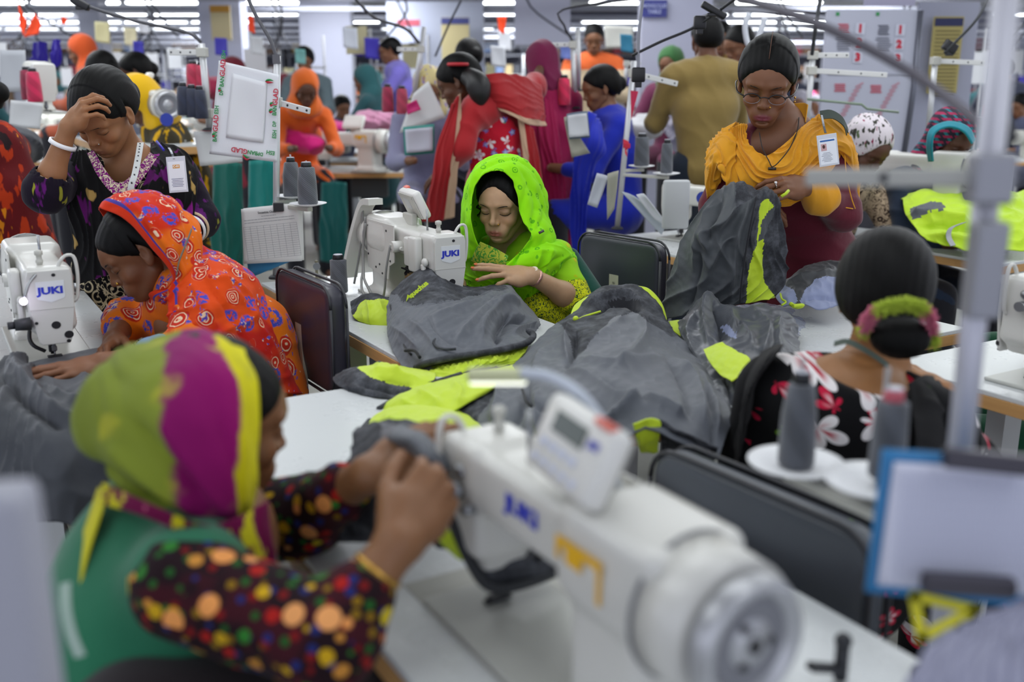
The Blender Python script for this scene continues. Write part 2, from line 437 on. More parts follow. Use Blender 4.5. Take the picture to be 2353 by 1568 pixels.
# ---------------------------------------------------------------- people
def face_prims(F, w=1.0, jaw=1.0, open_eye=0.0, nose=1.0, lips=1.0, ears=True):
    """adult head around the origin, y forwards, z up; eye level z=0"""
    F.ell((0, -.020, .036), (.074*w, .093, .082), k=.01)
    F.ell((0, .012, .028), (.066*w, .080, .062), k=.02)
    F.ell((0, .012, -.032), (.053*w, .062, .066), k=.022)
    F.ell((0, .0645, -.0885*jaw), (.0185, .0165, .0150), k=.022); F.ell((0, .040, -.078*jaw), (.030, .030, .022), k=.025)
    F.cap((-.045*w, -.004, -.052*jaw), (-.016, .050, -.088*jaw), .011, .010, k=.018); F.cap((.045*w, -.004, -.052*jaw), (.016, .050, -.088*jaw), .011, .010, k=.018)
    for s in (-1, 1):
        F.ell((s*.037*w, .053, -.028), (.021, .023, .021), k=.020)
        F.ell((s*.022, .066, -.056), (.014, .015, .016), k=.016)
        F.cap((s*.012, .084, .024), (s*.046*w, .068, .022), .0065, .006, k=.014)
        F.sub(f_ell((s*.031*w, .094, .004), (.0185, .016, .0125)), .016)
    F.cap((0, .078, .020), (0, .094*nose, -.022), .0065, .0078, k=.012)
    F.cap((0, .068, .006), (0, .076, -.028), .010, .0135, k=.010)
    F.ell((0, .0965*nose, -.0275), (.0088, .0088, .0080), k=.009)
    for s in (-1, 1):
        F.ell((s*.0115, .0868, -.0305), (.0068, .0085, .0070), k=.006)
        F.sub(f_ell((s*.0065, .092, -.0385), (.0034, .0048, .0030)), .003)
        F.ell((s*.0310*w, .0685, .0022), (.0158, .0135, .0122), k=.0035)
    F.ell((0, .0745, -.064), (.028, .013, .021), k=.018)
    # lips
    for s in (-1, 1):
        F.cap((s*.0245, .0755, -.0640), (s*.0065, .0875, -.0592), .0020*lips, .0044*lips, k=.0035)
        F.cap((s*.0235, .0755, -.0650), (s*.006, .0858, -.0693), .0024*lips, .0058*lips, k=.0035)
    F.cap((-.006, .0872, -.0600), (.006, .0872, -.0600), .0040*lips, k=.003)
    for s in (-1, 1): F.sub(f_cap((s*.0235, .0805, -.0645), (0, .0945, -.0640), .0006, .0008), .0016)
    F.sub(f_cap((0, .094, -.046), (0, .094, -.054), .0022), .005)
    F.sub(f_ell((0, .082, -.0795), (.016, .006, .0035)), .008)
    # eyelid slit / lower lid
    for s in (-1, 1):
        F.sub(f_cap((s*.0175*w, .0800, -.0050), (s*.0310*w, .0845, -.0080), .0009), .0022); F.sub(f_cap((s*.0310*w, .0845, -.0080), (s*.0450*w, .0745, -.0040), .0009), .0022)
        F.sub(f_cap((s*.0190*w, .0800, .0100), (s*.0430*w, .0760, .0105), .0010), .0045)
    if ears:
        for s in (-1, 1):
            e = s*.0745*w
            F.ell((e, -.012, -.004), (.0070, .0150, .0275), k=.006); F.ell((e*.98, -.006, -.027), (.0060, .0090, .0105), k=.006)
            F.sub(f_ell((e+s*.0085, -.006, .000), (.0075, .0100, .0170)), .003)
    return F
class Head:
    def __init__(s, pos, fwd, up=(0, 0, 1), scale=1.0, skin='s', **kw):
        s.pos = Vector(pos); y = Vector(fwd).normalized(); z = Vector(up); x = y.cross(z).normalized(); z = x.cross(y)
        s.R = Matrix(((x.x, y.x, z.x), (x.y, y.y, z.y), (x.z, y.z, z.z))); s.sc = scale
        s.F = face_prims(Fld(), **kw); s.nR = np.array(s.R)
    def w(s, p): return s.pos+s.R@(Vector(p)*s.sc)
    def loc(s, V): return ((np.asarray(V)-np.array(s.pos))@s.nR)/s.sc
    def tow(s, V): return np.asarray(V)*s.sc@s.nR.T+np.array(s.pos)
    def mesh(s, h=.0024, neck=None):
        V, Fc = s.F.verts(h, pad=.004); V = relax(V, Fc, 1); return s.tow(V), Fc
    def surf(s, x, z, off=0.0, y0=.13):
        """local surface point at x,z from the front"""
        ys = np.linspace(y0, -.02, 140); v = s.F.evalp(np.stack([np.full(140, x), ys, np.full(140, z)], 1)); i = np.argmax(v < 0)
        return (x, ys[i]+off, z)
    def side(s, sx, y, z, off=0.0):
        xs = np.linspace(.1*sx, 0, 120); v = s.F.evalp(np.stack([xs, np.full(120, y), np.full(120, z)], 1)); i = np.argmax(v < 0)
        return (xs[i]+sx*off, y, z)
def relax(V, F, it=1):
    V = V.copy()
    for _ in range(it):
        a = np.zeros_like(V); c = np.zeros(len(V))
        for i in range(4):
            np.add.at(a, F[:, i], V[F[:, (i+1) % 4]]); np.add.at(c, F[:, i], 1)
            np.add.at(a, F[:, i], V[F[:, (i-1) % 4]]); np.add.at(c, F[:, i], 1)
        V = V*.45+a/c[:, None]*.55
    return V
def face_colors(H, V, skin, lip, lipamt=.8, brow='#0c0806', browamt=.0, nail=None):
    """albedo per vertex: skin with lips, darker lids"""
    L = H.loc(V); x, y, z = L.T; ax = np.abs(x); sk = np.array(lin(skin)[:3]); C = np.tile(sk, (len(V), 1))
    n = wn(x*1, y, z, 40, 0)[:, None]; C = C*(1+.05*n)
    front = y > .055
    lw = np.exp(-((ax/.024)**6))*np.exp(-(((z+.0645)/(.0115-.22*ax.clip(0,.03)))**4))*front*np.clip((y-.070)/.006, 0, 1)
    C = C*(1-lw[:, None]*lipamt)+np.array(lin(lip)[:3])*lw[:, None]*lipamt
    ck = np.exp(-((ax-.042)/.02)**2-((z+.030)/.02)**2)*front; C = C*(1+np.outer(ck, [.10, .0, -.03]))
    ey = np.exp(-((ax-.031)/.019)**4-((z-.002)/.012)**2)*front; C = C*(1-.28*ey[:, None])
    return C
def setcol(me, C):
    a = me.color_attributes.new(name='Col', type='FLOAT_COLOR', domain='POINT')
    a.data.foreach_set('color', np.hstack([np.clip(C, 0, 1), np.ones((len(C), 1))]).astype(np.float32).ravel())
def skin_mat():
    if 'skin' in _mc: return _mc['skin']
    t = NT('skin'); at = t.new('ShaderNodeAttribute', attribute_name='Col'); co = t.co()
    n = t.noise(co, 55, 4); c = t.mix(t.math('MULTIPLY', n, .22), at.outputs[0], (.10, .035, .015, 1))
    t.bump(t.noise(co, 420, 3), .12, .001)
    _mc['skin'] = t.done(c, t.math('ADD', t.math('MULTIPLY', n, .12), .44), spec=.42, sss=.12); return _mc['skin']
def hair_mat():
    if 'hair' in _mc: return _mc['hair']
    t = NT('black hair'); at = t.new('ShaderNodeAttribute', attribute_name='Str'); v = at.outputs[1]
    n = t.noise(t.mapp(v, (260, 3, 1)), 1, 3); c = t.mix(n, '#020202', '#080707')
    t.bump(n, .55, .0012); _mc['hair'] = t.done(c, .48, spec=.16); return _mc['hair']
def hair(H, parent, part=True, bun=None, hairline=.062, low=-.055, vol=.008, h=.004, name='hair', wavy=0, back=-.10, temples=.030, extra=None, color=None, braid=None):
    """cap of hair combed back from a parting"""
    F = Fld(); F.ell((0, -.022, .038), (.074+vol, .093+vol, .082+vol), k=.01); F.ell((0, -.055, .000), (.066+vol, .060+vol, .070+vol), k=.03)
    F.ell((0, .010, .034), (.066+vol*.75, .078+vol*.75, .060+vol*.7), k=.02)
    if part: F.sub(f_cap((0, .10, .085), (0, -.02, .131+vol*.4), .0028), .006)
    if bun: F.add(bun, .012)
    if extra: extra(F)
    def cut(v, x, y, z):
        ax = np.abs(x)
        # hairline: a curved border from the forehead past the temples to behind the ears
        line = np.where(y > -.005, hairline-(ax/.075)**2*temples*1.15-np.clip(.075-y, 0, 1)*.55+.004*wn(x, y, z, 60, 1), 0)
        b1 = line-z+0*v; b2 = (low+np.clip(y+.04, 0, .2)*2.2-z)+0*v
        b = np.where(y > -.005, b1, np.maximum(b2*.7, -.2))
        rid = .00045*np.sin(ax*420+y*20+6*wn(x, y, z, 14, 2)*wavy)
        base = smax(v+rid+.0022*(y > .02), np.minimum(b*.55, .05), .022)
        return base if bun is None and extra is None else np.where((y < -.09) & (v < .03), v+rid, base)
    F.cut(cut); V, Fc = F.verts(h, pad=.012); V = relax(V, Fc, 1); st = np.stack([np.arctan2(V[:, 2]-.0, np.abs(V[:, 0])+.01), V[:, 1]*1, np.zeros(len(V))], 1)
    me = npmesh(name, H.tow(V), Fc); a = me.attributes.new('Str', 'FLOAT_VECTOR', 'POINT'); a.data.foreach_set('vector', st.astype(np.float32).ravel())
    return link(name, me, color or hair_mat(), parent, True)
def strip_on(H, pts, w, off=.0012, n=14, taper=True):
    """thin band following the face: pts local (x,z)"""
    c = crv([(a, b, 0) for a, b in pts], n); P = [H.surf(a, b, off) for a, b, _ in c]
    rad = [w*(.35 if taper and (i == 0 or i == n-1) else 1) for i in range(n)]
    return [H.w(p) for p in P], rad
def brows_lashes(H, parent, wf=1.0, bw=.0024, arch=.0, lash=.0013, lz=-.0068, bz=.0225):
    dark = flat('#120c0a', .8)
    for s in (-1, 1):
        m = MB(); P, r = strip_on(H, [(s*.012, bz-.0035), (s*.026*wf, bz-.0005+arch), (s*.040*wf, bz+.0005+arch), (s*.0495*wf, bz-.0045)], bw*1.1, -.0014)
        m.tube(P, bw, 6, radii=[bw*.6, bw*1.15, bw, bw*.35]); m.build('eyebrow', dark, parent, True)
        m = MB(); P, r = strip_on(H, [(s*.0165*wf, lz+.002), (s*.025*wf, lz-.0012), (s*.033*wf, lz-.0016), (s*.041*wf, lz-.0002), (s*.0475*wf, lz+.003)], lash, .0004)
        m.tube(P, lash, 6, radii=[lash*.5, lash, lash*1.1, lash, lash*.4]); m.build('eyelashes', dark, parent, True)
def hand_prims(F, wrist, d, back, thumb, curl=(.25, .25, .25), s=1.0, spread=.16, tcurl=(.3, .3), tspread=.75, fing=None, nails=None, cup=0.0):
    """wrist position, finger direction d, back-of-hand normal, thumb: +1/-1 side. curl: radians per joint, or list of 4"""
    X = Vector(d).normalized(); Z = Vector(back); Z = (Z-X*Z.dot(X)).normalized(); Y = Z.cross(X)*thumb; o = Vector(wrist); s = s*1.0
    kn = [(.086, .026, -.002), (.090, .008, .003), (.085, -.010, .001), (.076, -.0265, -.005)]
    ln = [(.040, .024, .019), (.044, .028, .020), (.040, .026, .019), (.031, .019, .017)]; rd = [.0088, .0090, .0084, .0074]
    def q(x, y, z): return o+(X*x+Y*y+Z*z)*s
    for i, (kx, ky, kz) in enumerate(kn): F.cap(q(.004, ky*.45, -.002), q(kx-.008, ky*.98, kz-.004), .0145*s, .0108*s, k=.014*s)
    F.ell(q(.036, .022, -.012), (.020*s,)*3, k=.022*s); F.ell(q(.040, -.020, -.010), (.018*s,)*3, k=.02*s)
    out = {}
    for i in range(4):
        c = (fing[i] if fing else curl); a = 0; p = q(kn[i][0], kn[i][1], kn[i][2]); sp = spread*(1.5-i)*.55
        dirx = (X*math.cos(sp)+Y*math.sin(sp)).normalized(); r = rd[i]*s; pts = [p]; dd = dirx
        F.cap(q(kn[i][0]-.022, kn[i][1]*.9, kn[i][2]-.003), p, .010*s, r*1.06, k=.006*s)
        for j in range(3):
            a += c[j]; dd = dirx*math.cos(a)-Z*math.sin(a); p2 = p+dd*ln[i][j]*s; r2 = r*(.93, .9, .82)[j]
            F.cap(p, p2, r, r2, k=.0035*s); p = p2; r = r2; pts.append(p)
        nrm = dirx*math.sin(a)+Z*math.cos(a); out[i] = (pts, dd, nrm, r)
    # thumb leaves the side of the palm near its base
    t0 = q(.018, .020, -.010); a = tspread; td = (X*math.cos(a)+Y*math.sin(a)*.9-Z*.35).normalized(); t1 = t0+td*.040*s
    F.cap(t0, t1, .0155*s, .0112*s, k=.014*s); side = X.cross(td).normalized(); bend = (X*.9-Y*.35-Z*.25).normalized()
    d2 = (td*math.cos(tcurl[0])+bend*math.sin(tcurl[0])).normalized(); t2 = t1+d2*.030*s; d3 = (d2*math.cos(tcurl[1])+bend*math.sin(tcurl[1])).normalized(); t3 = t2+d3*.024*s
    F.cap(t1, t2, .0108*s, .0098*s, k=.004*s); F.cap(t2, t3, .0098*s, .0080*s, k=.003*s)
    out['t'] = ([t0, t1, t2, t3], d3, (Z*.6+Y*.6).normalized(), .008*s)
    return out
def nail_mesh(out, mat, parent, s=1.0, w=.0052, keys=(0, 1, 2, 3, 't')):
    for k in keys:
        pts, d, nm, r = out[k]; m = MB(); p = pts[-1]+nm*(r*.74)+d*.001; y = d.cross(nm).normalized()
        R = Matrix((d, y, nm)).transposed(); m.ball(p, 1, (.0068*s, w*s, .0024*s), 12, R); m.build('fingernail', mat, parent, True)
def person(name, label, J, H, skin, lip='#6d3a34', cat='person', group=None, hb=.0078, hs=1.0, fat=1.0, hands=None, headh=.0026, lipamt=.75, armh=.0030, legs=True):
    """J: neck,chest,waist,pelvis,(sl,el,wl),(sr,er,wr),(hl,kl,al),(hr,kr,ar) world points. l = the person's left"""
    root = empty('person', (J['pelvis'].x, J['pelvis'].y, 0), 0, label, cat, group); B = Fld(); f = fat
    sd = (J['sl']-J['sr']).normalized(); up = (J['neck']-J['pelvis']).normalized(); fd = up.cross(sd).normalized()
    if fd.dot(H.R@Vector((0, 1, 0))) < 0: fd = -fd
    B.cap(J['sl']*.62+J['sr']*.38, J['sr']*.62+J['sl']*.38, .068*f, k=.05)
    mid = (J['sl']+J['sr'])/2; B.cap(J['sl'], mid+up*.02, .046*f, .05*f, k=.04); B.cap(J['sr'], mid+up*.02, .046*f, .05*f, k=.04)
    for q in (-1, 1): B.cap(J['chest']+sd*.055*q, J['waist']+sd*.030*q, .086*f, .072*f, k=.05)
    B.cap(mid, J['chest'], .09*f, .10*f, k=.06, fd=fd, fs=.85)
    for q in (-1, 1): B.cap(J['waist']+sd*.03*q, J['pelvis']+sd*.045*q, .074*f, .092*f, k=.05)
    for q in (-1, 1): B.ell(J['chest']+sd*.068*q+fd*.070, (.046, .046, .046), k=.05)
    hc = H.w((0, -.03, -.03)); nb = J['neck']; B.cap(nb, hc, .052, .046, k=.02); B.cap(mid-up*.0, nb, .06, .054, k=.05)
    for a in 'lr':
        B.chain([J['s'+a], J['e'+a]], [.046*f, .037*f], k=.03)
        if legs:
            B.chain([J['h'+a], J['k'+a], J['a'+a]], [.085*f, .055*f, .036*f], k=.03)
            t = Vector(J.get('toe'+a, J['a'+a]+fd*.14)); t.z = .02; B.cap(J['a'+a]-Vector((0, 0, .02)), t, .034, .024, k=.02)
    parts = [B.verts(hb)]; parts = [(relax(parts[0][0], parts[0][1], 2), parts[0][1])]; hand_out = {}
    Hm = H.mesh(headh) if H else None
    Af = {}
    for a in 'lr':
        A = Fld(); e, w_ = J['e'+a], J['w'+a]; mid_ = e*.7+w_*.3
        A.cap(e, mid_, .038*f, .036*f, k=.02); A.cap(mid_, w_, .036*f, .0235*hs, k=.02)
        hd = (hands or {}).get(a)
        if hd:
            hd = dict(hd); A.ell(w_, (.022*hs, .022*hs, .022*hs), k=.02); hand_out[a] = hand_prims(A, w_, s=hs, **hd)
        v, fc = A.verts(armh); parts.append((relax(v, fc, 1), fc))
    nb0 = sum(len(p[0]) for p in parts)
    if Hm: parts.append(Hm)
    V, Fc = merge(parts); me = npmesh('body', V, Fc); C = np.tile(np.array(lin(skin)[:3]), (len(V), 1)); C = C*(1+.06*wn(V[:, 0], V[:, 1], V[:, 2], 18, 0)[:, None])
    if Hm: C[nb0:] = face_colors(H, V[nb0:], skin, lip, lipamt)
    setcol(me, C); body = link('body', me, skin_mat(), root, True)
    root['_f'] = 0; del root['_f']
    return root, hand_out, fd
def garment(name, mat, parent, segs, h=.007, k=.04, fold=None, neck=None, sub=(), th=None, fn=None, rl=1, disp=(), world=True, label=None):
    """segs: list of (a,b,ra,rb[,fd,fs]); folds displace the cloth"""
    F = Fld()
    for s in segs:
        if s[0] == 'e': F.ell(s[1], s[2], s[3] if len(s) > 3 else None, k=k)
        else: F.cap(s[0], s[1], s[2], s[3], k=k, fd=s[4] if len(s) > 4 else None, fs=s[5] if len(s) > 5 else 1)
    for fo in (fold or []): F.cut(foldfn(*fo))
    for p in sub: F.sub(p[0], p[1])
    V, Fc = F.verts(h, pad=.02); V = relax(V, Fc, rl) if rl else V; me = npmesh(name, V, Fc); ob = link(name, me, mat, parent, world)
    if fn is not None: me.polygons.foreach_set('material_index', fn(V[Fc[:, 0]]).astype(np.int32))
    if label: ob['label'] = label
    return ob
# ---------------------------------------------------------------- shared paints
IVORY = '#dcdcd6'; 
def m_ivory(): return flat('#d2d1cb', .32, coat=.25)
def m_ivory2(): return flat('#bdbcb4', .4)
def m_steel(): return flat('#9a9ca0', .3, .9)
def m_black(): return flat('#15151a', .45)
def m_rub(): return flat('#2a2b2f', .6)
def m_white(): return flat('#e6e7ea', .5)
def m_blue(): return flat('#2434b8', .5)
def m_wood():
    if 'wood' in _mc: return _mc['wood']
    t = NT('raw plywood edge'); co = t.co(); n = t.noise(t.mapp(co, (6, 6, 90)), 1, 4); g = t.noise(co, 7, 5)
    c = t.mix(n, '#d2a468', '#b3844e'); c = t.mix(t.step(g, .58, .78), c, '#8a6238')
    t.bump(n, .3, .002); _mc['wood'] = t.done(c, .6); return _mc['wood']
def m_top():
    if 'top' in _mc: return _mc['top']
    t = NT('white laminate'); co = t.co(); n = t.noise(co, 5, 6, .6); sp = t.voro(co, 60)[0]
    c = t.mix(t.math('MULTIPLY', n, .35), '#d6d9da', '#bcc1bf'); c = t.mix(t.math('MULTIPLY', t.step(t.noise(co, 2.2, 4), .6, .8), .25), c, '#a7aaa0')
    _mc['top'] = t.done(c, t.math('ADD', t.math('MULTIPLY', n, .2), .18), spec=.5); return _mc['top']
def m_vinyl(c='#3a3d47'):
    if 'v'+c in _mc: return _mc['v'+c]
    t = NT('vinyl '+c); co = t.co(); n = t.noise(co, 6, 4); cc = t.mix(n, c, tuple(v*.75 for v in lin(c)[:3])+(1,)); t.bump(t.noise(co, 380, 2), .15, .001)
    _mc['v'+c] = t.done(cc, .36, spec=.5); return _mc['v'+c]
def m_paper(): return flat('#e4e4e2', .75)
def m_thread(col):
    k = 'th'+col
    if k in _mc: return _mc[k]
    t = NT('wound thread '+col); co = t.co(); z = t.sep(co)
    th = t.math('MULTIPLY', t.math('ARCTAN2', z[1], z[0]), 3.0)
    w = t.math('SINE', t.math('ADD', t.math('MULTIPLY', z[2], 900), t.math('MULTIPLY', th, 7)))
    w2 = t.math('SINE', t.math('ADD', t.math('MULTIPLY', z[2], 90), th))
    c = t.mix(t.step(w2, -.3, .6), col, tuple(min(1, v*1.35) for v in lin(col)[:3])+(1,)); t.bump(w, .4, .0008)
    _mc[k] = t.done(c, .7, sheen=.3); return _mc[k]
# ---------------------------------------------------------------- sewing machine
def machine(loc, rz, label, group=None, detail=2, sticker=False, panel=True, lamp='led', flat_back=False, text_side=True, motor='direct'):
    """needle at the local origin; +x towards the handwheel, operator at -y"""
    r = empty('sewing_machine', loc, rz, label, 'sewing machine', group); iv = m_ivory(); b = .006
    m = MB(); m.box((.195, 0, .003), (.50, .178, .010), bev=.003); m.build('bed_plate', flat('#b9bab4', .3), r)
    # arm + column as one casting
    F = Fld(); F.add(f_box((.325, .002, .115), (.065, .060, .125), rad=.02), 0); F.add(f_box((.325, .002, .012), (.080, .070, .016), rad=.01), .02)
    F.add(f_box((.170, .0, .225), (.225, .050, .048), rad=.018), .035); F.add(f_box((.335, .0, .238), (.085, .066, .058), rad=.02), .03)
    F.add(f_box((-.012, 0, .190), (.046, .052, .088), rad=.014), .015); F.add(f_box((-.010, 0, .100), (.038, .034, .030), rad=.012), .03)
    F.build('machine_arm', iv, r, h=.0055 if detail > 1 else .009, world=False)
    # face plate
    m = MB(); sh = [(-.046, .272), (.046, .272), (.050, .255), (.050, .165), (.036, .075), (.030, .066), (-.030, .066), (-.036, .075), (-.050, .165), (-.050, .255)]
    m.prism(sh, (-.058, 0, 0), (0, -1, 0), (0, 0, 1), (-.008, 0, 0), bev=.003); fp = m.build('face_plate', iv, r)
    if detail > 1:
        m = MB(); m.box((-.0665, 0, .166), (.001, .100, .0012)); m.build('seam', m_ivory2(), fp)
        m = MB(); m.prism([(-.031, .030), (.031, .030), (.031, -.014), (.028, -.018), (0, -.028), (-.028, -.018), (-.031, -.014)], (-.066, 0, .212), (0, -1, 0), (0, 0, 1), (-.0012, 0, 0)); m.build('logo_plate', flat('#dfe2e4', .35), fp)
        text('logo', 'JUKI', .026, m_blue(), fp, frame((-.0678, 0, .216), (0, -1, 0), (0, 0, 1)), bold=.0012, sx=1.15)
        for y, z, q in ((-.004, .120, .0105), (-.030, .090, .0105), (-.010, .258, .0045), (-.028, .072, .005), (.038, .13, .004)): MB().cyl((-.060, y, z), (-.0672, y, z), q).build('plug', m_black(), fp)
    # needle bar, foot, lifter
    m = MB(); m.cyl((0, 0, .08), (0, 0, .030), .0042); m.cyl((0, 0, .035), (0, 0, .010), .0018); m.box((0, 0, .038), (.012, .012, .014), bev=.002); m.build('needle_bar', m_steel(), r)
    m = MB(); m.cyl((.012, .004, .09), (.012, .004, .020), .0045); m.box((.006, 0, .014), (.018, .034, .006), bev=.002); m.box((.006, -.016, .010), (.012, .014, .004), bev=.001); m.box((.012, .004, .036), (.014, .016, .02), bev=.002); m.build('presser_foot', m_rub(), r)
    if detail > 1:
        m = MB(); m.tube([(-.045, -.02, .262), (-.047, -.03, .290), (-.045, -.045, .305), (-.043, -.062, .298), (-.043, -.066, .25), (-.044, -.060, .19), (-.044, -.050, .175)], .0045, 8, samples=30); m.build('thread_guard', iv, r)
        m = MB(); m.lathe([(.006, 0), (.007, .012), (.0085, .014), (.0085, .020), (.006, .022), (.006, .033), (.0095, .035), (.0095, .045), (.004, .048)], (-.014, .012, .272), n=16); m.build('tension_post', m_ivory2(), r)
        m = MB(); m.cyl((.085, .0, .265), (.085, .0, .345), .0032); m.build('thread_pin', m_steel(), r)
        m = MB(); m.ball((0, -.056, .235), .012, (1, .6, 1)); m.cyl((-.002, -.05, .205), (-.002, -.072, .205), .013); m.cyl((.028, -.05, .185), (.028, -.068, .185), .008); m.build('thread_tension', m_steel(), r)
        m = MB(); m.tube([(.045, .02, .15), (.05, .035, .12), (.03, .05, .075), (.012, .045, .05), (.008, .02, .03)], .005, 8, samples=20); m.build('knee_linkage', m_black(), r)
        m = MB(); m.box((.030, .068, .205), (.055, .026, .12), bev=.008); m.box((.085, .062, .205), (.042, .02, .10), bev=.007); m.build('solenoid_cover', iv, r)
        m = MB(); m.ball((-.022, .062, .185), .014, (1, .7, 1.1)); m.box((-.022, .066, .15), (.016, .012, .06), (0, .15, 0), bev=.004); m.build('reverse_lever', iv, r)
    # handwheel and motor
    m = MB(); m.cyl((.405, 0, .215), (.47, 0, .215), .078, .074, 28); m.build('motor_housing', iv, r)
    R = Matrix.Rotation(PI/2, 3, 'Y'); m = MB(); m.lathe([(.030, -.004), (.058, -.004), (.066, .004), (.068, .014), (.062, .026), (.054, .028), (.050, .018), (.030, .014), (.022, .022), (.006, .024)], (.472, 0, .215), R, n=32); hw = m.build('handwheel', flat('#b4b5b8', .3, .4), r); MB().cyl((.486, 0, .215), (.4905, 0, .215), .046, n=28).build('wheel_disc', flat('#7b7c82', .4), hw); MB().lathe([(.079, 0), (.081, .002), (.081, .005), (.079, .007)], (.400, 0, .215), R, n=32, cap=False).build('seam_ring', flat('#77787c', .5), r)
    if detail > 1:
        m = MB()
        for i in range(3): a = i*2*PI/3; m.cyl((.492, .022*math.cos(a), .215+.022*math.sin(a)), (.4965, .022*math.cos(a), .215+.022*math.sin(a)), .0045)
        m.cyl((.494, 0, .215), (.4985, 0, .215), .008); m.build('hub_screw', m_black(), hw)
    if panel:
        R = Matrix.Rotation(math.radians(-8), 3, 'Z') @ Matrix.Rotation(math.radians(-26), 3, 'X'); c = Vector((.235, -.030, .345))
        m = MB(); m.box(c, (.160, .030, .092), R, bev=.010); pn = m.build('control_panel', flat('#dcdbd6', .35), r)
        m = MB(); m.box((.235, -.012, .284), (.07, .02, .05), bev=.004); m.build('panel_bracket', m_ivory2(), r)
        if detail > 1:
            m = MB(); m.box(c+R@Vector((-.005, -.0165, .018)), (.075, .002, .024), R); m.build('lcd_screen', flat('#59615c', .25), pn)
            m = MB()
            for i in range(4): m.box(c+R@Vector((-.046+.024*i, -.0165, -.010)), (.014, .002, .008), R)
            for i in range(5): m.box(c+R@Vector((-.052+.024*i, -.0165, -.030)), (.011, .002, .007), R)
            m.build('button', flat('#c9cfe4', .5), pn)
            m = MB(); m.box(c+R@Vector((.055, -.012, .044)), (.034, .014, .008), R, bev=.002); m.build('indicator_lamp', flat('#e06a58', .3), pn)
            text('panel_logo', 'JUKI', .012, m_blue(), pn, Matrix.Translation(c) @ R.to_4x4() @ frame((.055, -.0172, .018), (1, 0, 0), (0, 0, 1)), bold=.0004)
            m = MB(); m.box(c+R@Vector((0, .0165, .0)), (.150, .002, .080), R, bev=.0005)
            for x in (-.065, .065):
                for z in (-.033, .033): m.cyl(c+R@Vector((x, .016, z)), c+R@Vector((x, .0195, z)), .004)
            m.build('back_cover', m_ivory2(), pn)
            m = MB(); m.box(c+R@Vector((.01, .018, .006)), (.055, .0012, .035), R); m.build('rating_sticker', flat('#c5c8c8', .5), pn)
    if detail > 1:
        text('arm_logo', 'JUKI', .034, m_blue(), r, frame((.150, -.0515, .232), (1, 0, 0), (0, 0, 1)), bold=.0014, sx=1.2)
        # back plate with screws
        m = MB(); m.prism([(.185, .28), (.40, .28), (.40, .10), (.235, .08), (.225, .13), (.185, .15)], (0, .0635, 0), (1, 0, 0), (0, 0, 1), (0, .004, 0), bev=.001); bp = m.build('back_plate', iv, r)
        for x, z in ((.215, .15), (.39, .15), (.28, .095), (.30, .125), (.385, .255), (.24, .255), (.33, .11)): MB().cyl((x, .067, z), (x, .0690, z), .004).build('screw', m_black(), bp)
        m = MB(); m.cyl((.165, .05, .21), (.165, .085, .21), .020); m.cyl((.135, .06, .205), (.165, .06, .205), .007); m.box((.168, .086, .212), (.014, .002, .016)); m.build('reverse_switch', iv, r)
    if sticker:
        ye = flat('#e8b21e', .5); m = MB(); m.prism([(0, 0), (.085, 0), (.085, -.055), (.078, -.055), (.078, -.012), (.050, -.012), (.050, -.03), (.02, -.03), (.02, -.012), (.007, -.012), (.007, -.03), (0, -.03)], (.262, -.0735, .258), (1, 0, 0), (0, 0, 1), (0, -.0012, 0)); m.build('yellow_sticker', ye, r)
    def fit(o, op):
        if o.type == 'MESH': o.data.transform(op)
        for ch in o.children: fit(ch, op)
    lower = {'handwheel': -.028, 'seam_ring': -.028, 'motor_housing': -.028, 'control_panel': -.040, 'panel_bracket': -.034}
    for ch in r.children:
        k = ch.name.split('.')[0]; fit(ch, Matrix.Translation((0, 0, lower[k])) if k in lower else Matrix.Diagonal((1, 1, .877, 1)))
    return r
def cables(r):
    g = flat('#8a8a88', .5); m = MB()
    m.tube([(.40, .07, .25), (.415, .075, .15), (.40, .085, .08), (.33, .12, .055), (.27, .14, .03), (.22, .13, .006), (.20, .10, .03)], .0042, 8, samples=40); m.tube([(.39, .075, .23), (.405, .08, .14), (.37, .095, .07), (.30, .12, .06), (.24, .12, .02)], .0042, 8, samples=30)
    m.tube([(.165, .088, .19), (.172, .10, .12), (.18, .105, .05), (.20, .11, .006), (.24, .12, .003)], .0035, 8, samples=30); m.tube([(.44, .06, .28), (.45, .07, .15), (.47, .09, .02)], .004, 8, samples=20)
    m.build('cable', g, r)
    m = MB(); m.ribbon([(.37, .045, .30), (.43, .05, .29), (.48, .06, .21), (.53, .07, .10), (.55, .075, .03)], (0, 1, 0), .05, .02, samples=20); m.build('belt_cover', m_ivory(), r)
